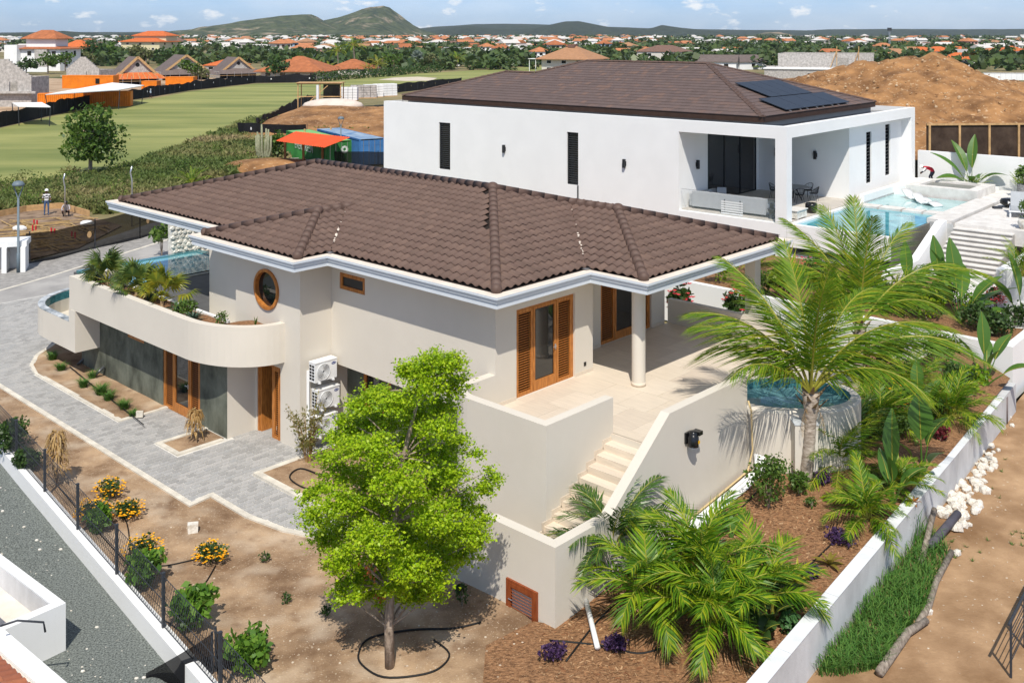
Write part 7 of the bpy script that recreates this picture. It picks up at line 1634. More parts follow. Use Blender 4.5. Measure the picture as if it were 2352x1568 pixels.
for i, (u, v, w, l) in enumerate(((801,232,1.5,'leaning pallet of white blocks, leftmost on the dirt mound'),(835,226,2.2,'broad pallet of grey sacks in the middle of the mound'),(857,224,1.6,'tall pallet of pale blocks beyond the grey sacks'),(884,222,2.0,'tall strapped white block pallet, rightmost on the mound'))):
    pl2 = thing('pallet', l, 'pallet', at(u, v, 1.6), .2*i); MB().box(-w,w,-.9,.9,0,.15).build('base', M['wood'], pl2)
    for j in range(5):
        for k in range(4): MB().box(-w+k*w/2+.03,-w+(k+1)*w/2-.03,-.85+.02*j,.85-.02*j,.16+j*.42,.54+j*.42).build('block', M['block'] if i == 1 else M['white'], pl2)
# containers: corrugated sides, doors at one end
def container(label, pos, rot, L, m, group=None, door=True, Wd=2.44, Hh=2.6, roofm=None):
    t_ = thing('container', label, 'container', pos, rot, group); b = MB(); n = int(L/.30)
    for y, s_ in ((0,1),(Wd,-1)):
        for i in range(n):
            x0 = i*L/n; st = L/n; q = [(x0,y),(x0+st*.3,y),(x0+st*.5,y+.05*s_),(x0+st*.8,y+.05*s_),(x0+st,y)]
            for k in range(4): b.quad((*q[k],.12),(*q[k+1],.12),(*q[k+1],Hh-.1),(*q[k],Hh-.1))
    b.quad((L,0,.1),(L,Wd,.1),(L,Wd,Hh),(L,0,Hh)); b.build('side', m, t_)
    b = MB(); b.box(0,L,.0,Wd,Hh-.04,Hh); b.build('roof', roofm or m, t_)
    b = MB()
    for y in (-.02,Wd-.06): b.box(0,L,y,y+.08,Hh-.14,Hh+.004); b.box(0,L,y,y+.08,0,.14)
    for x in (0,L-.1):
        for y in (-.03,Wd-.09): b.box(x-.01,x+.11,y,y+.12,0,Hh+.01)
    b.build('frame', m, t_)
    for k in range(2):
        d = MB().box(-.03,.03,.1+k*1.13,1.2+k*1.13,.15,Hh-.15).build('door', m, t_); bb = MB()
        for y in (.3,.85): bb.tube([(-.06,.1+k*1.13+y,.15),(-.06,.1+k*1.13+y,Hh-.15)], .025, 5)
        bb.build('lock_bar', M['steel'], d)
        for j in range(4): MB().box(-.045,-.03,.2+k*1.13,1.1+k*1.13,.3+j*.56,.72+j*.56).build('door_panel', m, d)
    return t_
M['green'] = mat('green_container', (.03,.17,.04), .6, .2, .8, col2=(.05,.25,.06)); M['greenroof'] = mat('pale_green_roof', (.19,.42,.14), .7, .15, .7); M['blueC'] = mat('blue_container', (.05,.17,.40), .6, .15, .7); M['blueroof'] = mat('faded_blue_roof', (.16,.30,.52), .7, .3, .9, col2=(.34,.42,.5))
gp = at(805, 385); ax = math.atan2(.87, -.50)
gc = container('green shipping container with open door and white worn lettering', Vector((-15.0,94.5,0)), ax, 12.0, M['green'], None, roofm=M['greenroof'])
bc = container('blue shipping container with faded roof behind the green one', Vector((-12.2,96.4,0)), ax, 12.0, M['blueC'], None, roofm=M['blueroof'])
M['letter'] = mat('worn_white_letters', (.55,.6,.56), .8, .3, 3)
text(gc, 'EVERGREEN', 1.05, M['letter'], (6.4, 2.47, 1.45), (R(90), 0, R(180)), ext=.005)
MB().add([(-.06, .68+.36*math.cos(a), 1.75+.36*math.sin(a)) for a in [k*math.pi/8 for k in range(16)]], [tuple(range(16))]).build('emblem', M['letter'], gc)
MB().add([(-.066, .68+.14*math.cos(a), 1.78+.14*math.sin(a)) for a in [k*math.pi/5 for k in range(10)]], [tuple(range(10))]).build('emblem_mark', M['green'], gc)
can = thing('shelter', 'orange corrugated canopy on timber posts before the green container', 'shelter', at(697,382)); o0c = at(697,382)
c4 = [at(632,324,2.55)-o0c, at(744,339.5,2.55)-o0c, at(804,316,3.1)-o0c, at(678,302.5,3.1)-o0c]; b = MB(); n = 44
for i in range(n):
    f0, f1 = i/n, (i+1)/n; h0, h1 = .05*(i % 2), .05*((i+1) % 2); U = Vector((0,0,1)); b.quad(c4[0].lerp(c4[1],f0)+U*h0, c4[0].lerp(c4[1],f1)+U*h1, c4[3].lerp(c4[2],f1)+U*h1, c4[3].lerp(c4[2],f0)+U*h0)
b.build('corrugated_roof', mat('orange_red_sheet', (.70,.085,.02), .6, .1, .7), can)
for u, v in ((655,381),(697,385),(741,388)): p = at(u, v)-o0c; MB().bar(p, (p.x,p.y,2.6), .2, .2).build('post', mat('brown_post', (.28,.13,.05), .8, .2, 3), can)
for u, v in ((700,362),(760,356)): p = at(u, v)-o0c; MB().bar(p, (p.x,p.y,2.9), .16, .16).build('post', M['wood'], can)
for i in range(10): p = at(640+rg.uniform(0,50), 372+rg.uniform(-5,8), .05*i); MB().bar((0,0,.1),(rg.uniform(2,3.5),rg.uniform(.5,1.4),.1),.2,.05).build('board', M['wood'] if i % 2 else M['block'], None, label='weathered board in the loose timber pile by the shelter', cat='board', group='loose boards by the shelter').location = p
clothfence('dark mesh site fence in front of the containers', [(770,392),(815,394),(868,396),(885,396)], 1.9, 9, m='netd', dips=.1)
# brown mesh fence behind the white yard
bf = thing('mesh_fence', 'brown mesh construction fence on timber posts below the big dirt heap', 'fence', (26,66,2.5)); pA = Vector((27.2,66.5,0)); pB = Vector((48,70,0)); dd = (pB-pA).normalized(); o_ = Vector((26,66,2.5))
b = MB(); b.quad(pA-o_+Vector((0,0,2.4)), pB-o_+Vector((0,0,2.4)), pB-o_+Vector((0,0,6.35)), pA-o_+Vector((0,0,6.55))); b.build('mesh', mat('brown_mesh', (.050,.030,.020), .95, .3, 1.2, col2=(.075,.05,.035)), bf)
for k in range(10): p = pA + dd*(.2+k*2.16) - o_ - Vector((0,.06,0)); MB().bar(p+Vector((0,0,2.4)), p+Vector((0,0,6.55-.02*k)), .14, .14).build('post', M['wood'], bf)
MB().bar(pA-o_+Vector((0,-.06,6.55)), pB-o_+Vector((0,-.06,6.36)), .1, .12).build('rail', M['wood'], bf)
b = MB(); q = pA+dd*9.5-o_-Vector((0,.05,0)); b.add([q+Vector((0,0,5.6)), q+dd*7+Vector((0,0,5.4)), q+dd*7+Vector((0,0,3.6)), q+dd*3+Vector((0,0,4.3))], [(0,3,2,1)]); b.build('pale_patch', mat('grey_debris', (.30,.28,.27), .9, .3, 2), bf)
# ------------------------------------------------------------------ buildings of the middle distance
M['rOrange'] = mat('orange_roof_tiles', (.52,.13,.035), .8, .15, 1.2, .3, 8); M['rBrown'] = mat('dusky_brown_roof', (.17,.10,.075), .8, .15, 1, .3, 8); M['rTan'] = mat('tan_roof_tiles', (.36,.19,.10), .8, .12, 1, .3, 8); M['rGrey'] = mat('grey_brown_roof', (.14,.11,.10), .8, .12, 1, .3, 8); M['rRust'] = mat('rust_roof_tiles', (.36,.125,.05), .8, .2, .8, .3, 6)
M['wCream'] = mat('cream_wall', (.62,.56,.36), .9, .05); M['wBeige'] = mat('beige_wall', (.62,.58,.52), .9, .05)
def hipgeo(w, d, h0, hr, over, gable=False):
    x0, x1, y0, y1 = -w/2-over, w/2+over, -over, d+over; m = min(w, d)/2+over; b = MB()
    if w >= d: r0, r1 = (x0+m*(0 if gable else 1), (y0+y1)/2), (x1-m*(0 if gable else 1), (y0+y1)/2)
    else: r0, r1 = ((x0+x1)/2, y0+m*(0 if gable else 1)), ((x0+x1)/2, y1-m*(0 if gable else 1))
    v = [(x0,y0,h0),(x1,y0,h0),(x1,y1,h0),(x0,y1,h0),(*r0,h0+hr),(*r1,h0+hr),(x0,y0,h0-.18),(x1,y0,h0-.18),(x1,y1,h0-.18),(x0,y1,h0-.18)]
    f = [(0,1,5,4),(1,2,5),(2,3,4,5),(3,0,4)] if w >= d else [(0,1,4),(1,2,5,4),(2,3,5),(3,0,4,5)]
    b.add(v, f + [(6,7,1,0),(7,8,2,1),(8,9,3,2),(9,6,0,3),(9,8,7,6)]); return b
def villa(label, u0, u1, vb, ve, vr, wm, rm, dr=.8, rot=0, win=3, storeys=1, cat='house', name='house', over=.5, gable=False, group=None, tiers=None, depth_win=True):
    Y = CAM_H*FPX/(vb-HOR); w = (u1-u0)/FPX*Y; h = (vb-ve)*Y/FPX; d = w*dr; hr = max(.4, CAM_H-(vr-HOR)*(Y+d/2)/FPX-h); p = at((u0+u1)/2, vb)
    t_ = thing(name, label, cat, p, rot, group); MB().box(-w/2,w/2,0,d,-.2,h).build('wall', wm, t_)
    if rm: hipgeo(w, d, h, hr, over, gable).build('roof', rm, t_)
    sh = h/storeys
    for s_ in range(storeys):
        for i in range(win):
            x = -w/2 + (i+.5)*w/win; ww = min(1.5, w/win*.45); z = s_*sh
            f_ = MB().box(x-ww/2-.08,x+ww/2+.08,-.06,.02,z+sh*.32,z+sh*.8).build('window', M['white'], t_)
            MB().box(x-ww/2,x+ww/2,-.08,.02,z+sh*.36,z+sh*.77).build('pane', M['glass'], f_)
        if depth_win:
            for i in range(2):
                for sx in (1,-1): f_ = MB().box(sx*w/2-.05,sx*w/2+.06,d*(.25+.4*i),d*(.25+.4*i)+1.2,z+sh*.35,z+sh*.78).build('window', M['glass'], t_)
    return t_, Y, w, d, h
t_, Y, w, d, h = villa('cream-yellow apartment block with stacked orange hip roofs', 272,372,131,96,84,M['wCream'],M['rOrange'],.75,-.25,3,3,'apartment block','apartment_block',1.2)
MB().box(-w*.35,w*.5,d*.35,d*.95,h,h+3.2).build('upper_storey', M['wCream'], t_); o = hipgeo(w*.85,d*.6,0,2.6,1.0).build('upper_roof', M['rOrange'], t_); o.location = (w*.07,d*.35,h+3.2)
for k in range(3): f_ = MB().box(-w/2-2.2,-w/2,1,4,1+k*3.2,1.9+k*3.2).build('balcony', M['white'], t_)
t_, Y, w, d, h = villa('big white villa with brown roofs on the far left hillside', 18,145,163,112,104,M['white'],M['rRust'],.6,-.2,4,2,'house','house',1.0)
MB().box(-w*.28,w*.32,d*.2,d*.8,h,h+3.4).build('upper_storey', M['white'], t_); o = hipgeo(w*.62,d*.62,0,2.9,1.2).build('upper_roof', M['rRust'], t_); o.location = (w*.02,d*.2,h+3.4)
MB().box(-w*.56,-w*.3,-2,d*.5,-.2,h+1.2).build('side_wing', M['white'], t_); MB().box(-.2*w+4,.05*w+4,-.9,.0,0,h).build('stone_panel', M['block'], t_); MB().box(-w*.5,w*.6,-9,-8.6,-.2,1.6).build('garden_wall', M['white'], t_)
villa('orange-roofed house just right of the white villa', 138,196,140,108,92,M['wCream'],M['rOrange'],.8,-.2,3,2)
def gablehouse(label, uc, vb, vt, wpx, seed, lattice=False):
    Y = CAM_H*FPX/(vb-HOR); w = wpx/FPX*Y; H = CAM_H-(vt-HOR)*Y/FPX; p = at(uc, vb); t_ = thing('gabled_house', label, 'house', p, .55, 'steep gabled houses under construction'); e = H*.32; gw = w*.40; d = w*.9
    b = MB(); b.add([(-gw,0,e),(gw,0,e),(0,0,H-.25)], [(0,1,2)]); b.box(-w*.42,w*.42,.5,d,0,e); b.build('wall', M['block'], t_)
    for sx in (-1,1):
        b = MB(); a = [(sx*gw*1.08,-.5,e-.3),(0,-.5,H),(0,d,H),(sx*gw*1.08,d,e-.3)]; b.add(a + [(x,y,z-.25) for x,y,z in a], [(0,1,2,3),(7,6,5,4),(0,4,5,1),(3,2,6,7),(0,3,7,4)]); b.build('roof_slope', M['rGrey'], t_)
        MB().bar((sx*gw*1.1,-.56,e-.35),(0,-.56,H-.05),.12,.55).build('gable_board', M['wood'], t_)
    b = MB(); b.add([(-w*.55,-2.6,e*.72),(w*.55,-2.6,e*.72),(gw*.95,-.02,e+.9),(-gw*.95,-.02,e+.9)], [(0,1,2,3)]); b.build('skirt_roof', M['rOrange'] if lattice else M['rGrey'], t_)
    if lattice:
        for k in range(9): f = k/8; MB().bar((lerp(-w*.5,w*.5,f),-2.6,e*.72+.08),(lerp(-gw*.9,gw*.9,f),-.1,e+.98),.12,.10).build('batten', M['wood'], t_)
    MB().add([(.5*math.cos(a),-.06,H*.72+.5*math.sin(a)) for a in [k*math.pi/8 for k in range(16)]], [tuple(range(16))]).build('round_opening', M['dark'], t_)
    for k in range(7): x = lerp(-w*.5,w*.5,k/6); MB().tube([(x,-3,0),(x,-3,e*1.05)], .05, 5).build('scaffold_pole', M['steel'], t_)
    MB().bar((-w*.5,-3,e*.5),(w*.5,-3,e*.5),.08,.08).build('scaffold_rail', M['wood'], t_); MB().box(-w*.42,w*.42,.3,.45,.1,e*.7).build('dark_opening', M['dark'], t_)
gablehouse('steep gabled house with orange roof battens still open', 316,196,131,112,1,True); gablehouse('steep gabled house with a pale strip on its finished brown roof', 428,184,127,125,2); gablehouse('steep gabled house, rightmost of the three behind the black fence', 548,180,132,100,3)
def shell(label, u0, u1, vb, vt, step, rot=0, opens=((.3,.2),), gable=True):
    Y = CAM_H*FPX/(vb-HOR); w = (u1-u0)/FPX*Y; H = CAM_H-(vt-HOR)*Y/FPX; t_ = thing('unfinished_house', label, 'building shell', at((u0+u1)/2, vb), rot); n = 9; e = H*step
    for i in range(n if gable else 0): f = i/n; hw = w/2*(1-f*.92); MB().box(-hw,hw,0,.35,lerp(e,H,f)+.002,lerp(e,H,(i+1)/n)).build('gable_course', M['block'], t_)
    b = MB(); panel(b, (0,0,0), X, mY, -w/2, w/2, 0, e, [(-w*.25,-w*.08,.2,e*.42),(w*.1,w*.25,e*.5,e*.85)], rev=.3); b.quad((-w/2,0,0),(-w/2,0,e),(-w/2,w*.7,e),(-w/2,w*.7,0)); b.quad((w/2,0,0),(w/2,w*.7,0),(w/2,w*.7,e),(w/2,0,e)); b.quad((-w/2,w*.7,0),(-w/2,w*.7,e),(w/2,w*.7,e),(w/2,w*.7,0)); b.build('wall', M['block'], t_)
    MB().box(-w*.62,w*.62,-.9,-.002,e*.46,e*.53).build('ledge', M['block'], t_); return t_
shell('grey block house shell with stepped gable at the left frame edge', -55,72,246,136,.62); shell('grey block house shell with stepped gable behind the orange container', 148,232,190,131,.5, -.2)
t_ = shell('two-level grey block building shell right of the white house roof', 1790,2000,186,118,.92,-.35,gable=False); 
b = MB(); b.box(-15,9,-7,-.01,-.2,3.2); b.build('front_wing', M['block'], t_); MB().box(-15.3,9.3,-7.3,.2,3.2,3.5).build('ledge', M['white'], t_)
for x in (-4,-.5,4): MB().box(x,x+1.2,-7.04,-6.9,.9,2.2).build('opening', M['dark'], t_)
for x in (3,8.5): 
    MB().bar((x,-.4,4),(x,-.4,9.2),.18,.18).build('prop', M['wood'], t_); MB().bar((x,-.5,8),(x-1.6,-2,3.6),.15,.15).build('brace', M['wood'], t_)
# orange site containers with white roofs
oc = lambda l, u, v, L, rot, s=1, lift=0: container(l, at(u, v) + Vector((0,0,lift)), rot, L, M['orange'], 'orange site containers')
c_ = oc('long orange container with small dark grille, upper one behind the flat roof', 143,222,10.5,-.08,lift=1.6); MB().box(6.9,7.7,-.08,.0,1.0,2.0).build('grille', M['dark'], c_)
oc('long orange container in front below the white flat roof', 150,247,10.5,.2); oc('orange container with open end left of the covered bay', 86,252,5.5,.35); oc('plain orange container at the right of the building yard', 380,203,6.5,-.05)
o = oc('short orange container half hidden by the black fence', 325,215,3.2,0)
def flatcanopy(label, pix, z, posts, m='white'):
    P_ = [at(u, v, z) for u, v in pix]; o_ = P_[0].copy(); o_.z = 0; t_ = thing('canopy', label, 'canopy', o_); MB().prism([(p.x-o_.x,p.y-o_.y) for p in P_], z-.12, z).build('roof_sheet', M[m], t_)
    for p in P_: MB().tube([(lerp(p.x,P_[0].x*.5+P_[2].x*.5,.06)-o_.x, lerp(p.y,P_[0].y*.5+P_[2].y*.5,.06)-o_.y, 0),(p.x-o_.x,p.y-o_.y,z-.1)], .07, 5).build('post', M['metal'], t_)
flatcanopy('long white flat roof spanning the orange containers', [(104,217),(275,206),(331,196),(258,190)], 3.3, 4)
flatcanopy('small white canopy on thin posts at the yard edge', [(42,244),(116,245),(96,235),(28,236)], 2.7, 4)
# remaining named houses
villa('large rust-orange hip-roofed house behind the black fence', 595,738,182,164,129,M['wBeige'],M['rRust'],.9,-.15,4,1,over=1.5)
villa('rust hip-roofed house half behind the coconut palms', 752,850,172,158,136,M['wBeige'],M['rRust'],.9,-.1,3)
villa('low orange-roofed house between gabled roofs', 470,560,165,150,136,M['wBeige'],M['rOrange'],.9,.1,3)
villa('orange-roofed house behind the second gabled house', 455,500,150,141,133,M['white'],M['rOrange'],.8,0,2)
villa('white bungalow with low tan roof beyond the hedge', 985,1055,152,141,134,M['white'],M['rTan'],.6,0,4)
villa('orange-roofed white house right of the bungalow', 1062,1135,148,138,126,M['white'],M['rOrange'],.6,.1,3)
villa('brown-roofed long house left of the bungalow', 905,970,147,140,133,M['white'],M['rRust'],.5,0,3)
t_, Y, w, d, h = villa('beige two-storey house with tan hip roof and terrace frame', 1238,1352,168,136,106,M['wBeige'],M['rTan'],.85,-.5,3,2,over=1.6); MB().box(-1.2,1.2,d*.4,d*.6,h+3.6,h+4.6).build('roof_vent', M['rBrown'], t_)
for k in range(3): MB().tube([(-w/2-5+k*2.3,1,0),(-w/2-5+k*2.3,1,h*.98)], .12, 6).build('terrace_post', M['white'], t_)
MB().box(-w/2-5.3,-w/2,.6,4,h*.96,h*1.0).build('terrace_roof', M['white'], t_)
t_, Y, w, d, h = villa('white cubic house with dark brown hip roof behind the roof ridge', 1462,1580,152,119,104,M['wBeige'],M['rBrown'],.7,-.3,2,2,over=.3)
villa('white house with long grey gabled roof beyond the dark ridge', 1600,1690,162,142,126,M['white'],M['rGrey'],.7,-.3,2,1,gable=True); villa('white gable-ended house beside the grey gabled roof', 1690,1770,160,142,126,M['white'],M['rGrey'],.9,.5,1,1,gable=True)
villa('orange-roofed house left above the block building shell', 1840,1895,142,131,118,M['white'],M['rOrange'],.8,0,2); villa('rust-roofed house behind the block building shell', 1870,1965,140,126,112,M['white'],M['rRust'],.7,.1,3); villa('low orange-roofed house behind the dirt heap crest', 1980,2120,140,128,117,M['white'],M['rOrange'],.5,0,4)
villa('white house with orange roof right of the dirt heap', 2168,2240,156,136,121,M['white'],M['rOrange'],.8,-.3,2,1)
for i, (u0,u1,vb,ve,vr,l) in enumerate(((2095,2150,122,116,108,'small salmon-roofed house, leftmost of the right row'),(2136,2195,127,118,107,'salmon-roofed house in the middle of the right row'),(2185,2250,126,117,107,'salmon-roofed house right of the middle of the row'),(2310,2375,130,117,106,'salmon-roofed house at the right frame edge'))): villa(l,u0,u1,vb,ve,vr,M['white'],M['rOrange'],.7,.2*i,3,1,group='row of salmon-roofed houses')
cwp = at(2260,184); cwl = thing('site_wall', 'white concrete wall with fins behind the dirt heap', 'wall', cwp, -.15); 
for k in range(14): MB().box(k*1.4,k*1.4+1.36,0,.25,0,1.9).build('panel', M['white'], cwl)
MB().box(-.2,19.8,-.1,.4,1.9,2.05).build('coping', M['block'], cwl)
cul = thing('tunnel_shade', 'dark arched shade tunnel beyond the dirt heap', 'tunnel', at(2215,166), -.4); b = MB()
for k in range(10): a0, a1 = math.pi*k/10, math.pi*(k+1)/10; b.quad((3.2*math.cos(a0),0,3.2*math.sin(a0)),(3.2*math.cos(a1),0,3.2*math.sin(a1)),(3.2*math.cos(a1),14,3.2*math.sin(a1)),(3.2*math.cos(a0),14,3.2*math.sin(a0)))
b.build('cover', M['fence'], cul, True)
mast = thing('radio_mast', 'thin lattice radio mast rising over the far trees', 'mast', at(2043,116)); hm = 17
for x, y in ((-.7,-.4),(.7,-.4),(0,.8)): MB().tube([(x,y,0),(x*.5,y*.5,hm)], .14, 4).build('leg', M['steel'], mast)
b = MB()
for k in range(8): z = k*2; f = 1-.5*k/8; b.bar((-.7*f,-.4*f,z),(.7*f,-.4*f,z+2),.10,.10); b.bar((.7*f,-.4*f,z),(0,.8*f,z+2),.10,.10)
b.build('lattice', M['steel'], mast); MB().box(-1.3,1.3,-1,1,hm-2.2,hm).build('antenna_head', M['metal'], mast)
# hedge and garden palms at the fairway end
hd_ = MB(); rg = random.Random(15); H0 = at(727,188); hl = [(727,189),(800,183),(880,177),(950,170),(1010,166)]
for i in range(len(hl)-1):
    a, c = at(*hl[i]), at(*hl[i+1]); n = int((c-a).length/1.2)
    for k in range(n): q = a.lerp(c, k/n) - H0; leafcloud(hd_, ballpts((q.x,q.y,1.3+.35*math.sin(k*.9)), 1.5, 60, rg, .5, (1,.8,1)), .5, rg)
hg = thing('hedge', 'long dark clipped hedge closing the far end of the fairway', 'hedge', H0); hd_.build('foliage', M['L_dark'], hg)
pf = [frond_geo(3.6, d_, 26, .7, .09, 700+k, fold=.3, sag=.8, rach=.05).mesh('frond', [M['L_coco'] if k < 2 else M['L_fany'], M['rib']]) for k, d_ in enumerate((1.3,1.7,1.2))]
def farpalm(label, u, v, h, yel=False, s=1, group='far coconut palms'):
    t_ = thing('coconut_palm', label, 'palm', at(u, v), 0, group, s); MB().tube([(0,0,-.2),(.2,0,h*.5),(0,0,h)], [.2,.15,.12], 6).build('trunk', M['palmtrunk'], t_)
    for i in range(15): o = obj('frond', pf[2 if yel else i % 2], t_, (0,0,h), None, rg.uniform(.85,1.1)); o.rotation_euler = (rg.uniform(-.3,.3), -R(lerp(-5,75,(i/15)**.9)), i*2.399)
for u, v, h, y, s, l in ((775,168,5.5,False,1.25,'coconut palm left of two before the rust-roofed house'),(812,168,6.2,False,1.4,'tallest coconut palm beyond the hedge'),(726,172,2.2,True,1.1,'yellowish palm at the left end of the hedge'),(757,172,1.6,True,1.0,'low yellowish palm behind the hedge'),(868,170,2.4,True,1.2,'yellow palm in the middle behind the hedge'),(845,172,1.8,True,.9,'small yellow palm left of the middle one'),(1050,158,3,False,1.2,'palm beyond the right end of the hedge')): farpalm(l, u, v, h, y, s)
def silverpalm(u, v): 
    t_ = thing('silver_palm', 'pale silver-green fan palm beyond the hedge end', 'palm', at(u, v)); m_ = leafmat('silver_leaves', [(.22,.27,.22),(.30,.35,.30)], .2); MB().tube([(0,0,0),(0,0,4)], .25, 6).build('trunk', M['bark'], t_); f_ = fan_geo(1.2, 1.6, 14, 5).mesh('frond', [m_, m_])
    for i in range(26): o = obj('frond', f_, t_, (0,0,4.5)); o.rotation_euler = (rg.uniform(-.3,.3), -R(lerp(-40,85,i/26)), i*2.399)
silverpalm(958,160)
# ------------------------------------------------------------------ trees of the middle distance, each a thing
TM = [treemesh(20+k, 3.0, 4.6+.5*(k % 3), 360, .75, (M['L_dark'], M['L_mid'], M['L_mid'], M['L_olive'])[k % 4], 8) for k in range(8)]
near = [(60,172,1.2,'spreading green tree before the big white villa, left one'),(110,170,1.3,'bushy tree before the big white villa, right one'),(150,166,1.1,'tree between white villa and block shell'),(185,160,1.5,'leafy tree behind the stepped block gable'),(215,150,1.9,'big leafy tree left of the cream apartment block'),(240,148,1.7,'dark tree at the foot of the cream apartment block'),(300,150,1.3,'bushy tree under the cream apartment block'),(335,152,1.8,'broad dark tree before the cream apartment block'),(370,150,1.6,'dark tree right of the cream apartment block'),(395,148,1.5,'rounded dark tree behind the gabled house'),(440,190,1.0,'round shrub-like tree before the white site fence'),(462,188,.9,'small bushy tree beside a cactus at the fence'),(632,187,1.35,'rounded green tree before the rust-roofed house'),(905,166,1.2,'leafy tree behind the hedge'),(880,160,1.3,'leafy green tree beside the silver palm'),(990,158,1.2,'tree behind the right end of the hedge')]
for i, (u, v, s, l) in enumerate(near): treething(l, at(u, v), TM[i % 8], s, i)
rg = random.Random(99); ntree = 0
gn = ['dark rounded tree in the green belt before the far town','mid-green rounded tree in the green belt before the far town','olive-toned tree in the green belt before the far town']
while ntree < 205:
    u, v = rg.uniform(-20,2380), rg.choice((rg.uniform(112,150), rg.uniform(104,125)))
    if v > 128 and 1230 < u < 2000: continue
    if v > 140 and u < 620 and rg.random() < .6: continue
    if v > 140 and u > 1100: continue
    k = rg.randrange(8); g = (0,1,1,2)[k % 4]; treething(gn[g], at(u, v), TM[k], rg.uniform(.8,1.35), rg.uniform(0,6), gn[g].replace('tree','trees')); ntree += 1
# far wood, one mass
fw_ = MB(); rg = random.Random(100); M['L_wood'] = leafmat('far_wood_leaves', [(.04,.075,.024),(.065,.11,.03),(.105,.15,.042),(.05,.07,.035)], .25)
def farz(y): return gbase(0, y)
for _ in range(3600):
    Y = 340*(2500/340)**(rg.random()**.85); u = rg.uniform(-80,2440); X_ = (u-CXP)/FPX*Y; r = rg.uniform(2.0,3.8)*(1+Y/3500); d_ = fbm(X_*.004, Y*.004, 3, 8)
    if d_ < .40 + (.04 if u < 1100 and Y > 700 else 0): continue
    c = (X_, Y, farz(Y)+r*.75); n = 34
    leafcloud(fw_, ballpts(c, r, n, rg, .6, (1.2,1,.75)), r*.62, rg, up=1.0, shape=1.4)
fw_.build('far_wood', M['L_wood'], None, kind='stuff')
# ------------------------------------------------------------------ the far town: every house a thing
wl_ = [('white', M['white']), ('cream', M['wCream']), ('beige', M['wBeige']), ('pink', mat('pink_wall', (.55,.33,.28), .9, 0)), ('pale blue', mat('pale_blue_wall', (.36,.48,.58), .9, 0)), ('mint', mat('mint_wall', (.40,.58,.45), .9, 0)), ('red', mat('red_wall', (.42,.06,.04), .9, 0))]
M['rTown'] = mat('pale_orange_roof', (.42,.17,.075), .85, .2, .6)  # less saturated orange for the far roofs
rl_ = [('orange', M['rTown']), ('rust', M['rRust']), ('tan', M['rTan']), ('grey', mat('far_grey_roof', (.33,.32,.31), .9, .1)), ('pale', mat('far_pale_roof', (.55,.53,.50), .9, .1)), ('brown', M['rBrown'])]
tmpl = {}
def tm_(wi, ri, k):
    key = (wi, ri, k)
    if key not in tmpl:
        w, d, h = ((10,8,3.0),(13,9,3.2),(9,9,5.6))[k]; wb = MB().box(-w/2,w/2,0,d,-2.5,h).mesh('wall', wl_[wi][1]); rb_ = hipgeo(w, d, h, 2.0 if k < 2 else 2.4, .7, k == 0).mesh('roof', rl_[ri][1]); ws = []
        for i in range(3):
            for z in ((.9,) if k < 2 else (.9,3.6)): x = -w/2+(i+.5)*w/3; ws.append(MB().box(x-.8,x+.8,-.06,.02,z,z+1.3).mesh('window', M['glass']))
        tmpl[key] = (wb, rb_, ws)
    return tmpl[key]
rg = random.Random(7); nh = 0; spots_ = []
while nh < 298:
    Y = 440*(2300/440)**(rg.random()**.85); u = rg.uniform(-40,2390) if rg.random() < .45 else rg.uniform(350,1500); X_ = (u-CXP)/FPX*Y
    if any(abs(a-X_) < 13 and abs(c-Y) < 16 for a, c in spots_): continue
    if fbm(X_*.006, Y*.006, 2, 21) > (.60 if u < 1300 else .50): continue
    spots_.append((X_, Y)); nh += 1
    wi = rg.choices(range(7), (9,3,4,2,2,1,1))[0]; ri = rg.choices(range(6), (4,3,3,5,5,2) if u < 800 else (6,4,3,2,3,2))[0]; k = rg.randrange(3)
    if Y > 1100 and u < 950: ri = rg.choice((3,4,4,2,0))
    wb, rb_, ws = tm_(wi, ri, k); dist = 'distant' if Y > 1000 else 'nearer'
    l = f'{("long low","broad low","two-storey")[k]} {wl_[wi][0]} house with {rl_[ri][0]} roof in the {dist} town'
    t_ = thing('town_house', l, 'house', (X_, Y, farz(Y)), rg.uniform(-.7,.7), l.replace(' house ', ' houses '), rg.uniform(.8,1.1)*(1+Y/9000)); obj('wall', wb, t_); obj('roof', rb_, t_)
    if Y < 1000:
        for w_ in ws: obj('window', w_, t_)
# ------------------------------------------------------------------ hills
def hillmat(name, g0, g1, rock, thr):
    m = mat(name, g0, .95, .2, .03, 1.0, .06, col2=g1, det=14, spread=(.36,.64)); m.node_tree.nodes['Bump'].inputs['Distance'].default_value = 9; return speckle_big(m, rock, .011, thr)
def speckle_big(m, col, scale, thr):
    nt = m.node_tree; b = nt.nodes['Principled BSDF']; old = b.inputs['Base Color'].links[0].from_socket; tcn = nt.nodes.new('ShaderNodeTexCoord'); v = nt.nodes.new('ShaderNodeTexNoise'); v.inputs['Scale'].default_value = scale; v.inputs['Detail'].default_value = 10; v.inputs['Roughness'].default_value = .7
    mp = nt.nodes.new('ShaderNodeMapping'); mp.inputs['Scale'].default_value = (1,1,2.2); nt.links.new(tcn.outputs['Object'], mp.inputs[0]); nt.links.new(mp.outputs[0], v.inputs[0])
    r = nt.nodes.new('ShaderNodeValToRGB'); r.color_ramp.elements[0].position = thr-.04; r.color_ramp.elements[1].position = thr+.06; nt.links.new(v.outputs[0], r.inputs[0])
    mxn = nt.nodes.new('ShaderNodeMix'); mxn.data_type = 'RGBA'; mxn.inputs[7].default_value = (*col,1); nt.links.new(r.outputs[0], mxn.inputs[0]); nt.links.new(old, mxn.inputs[6]); nt.links.new(mxn.outputs[2], b.inputs['Base Color']); return m
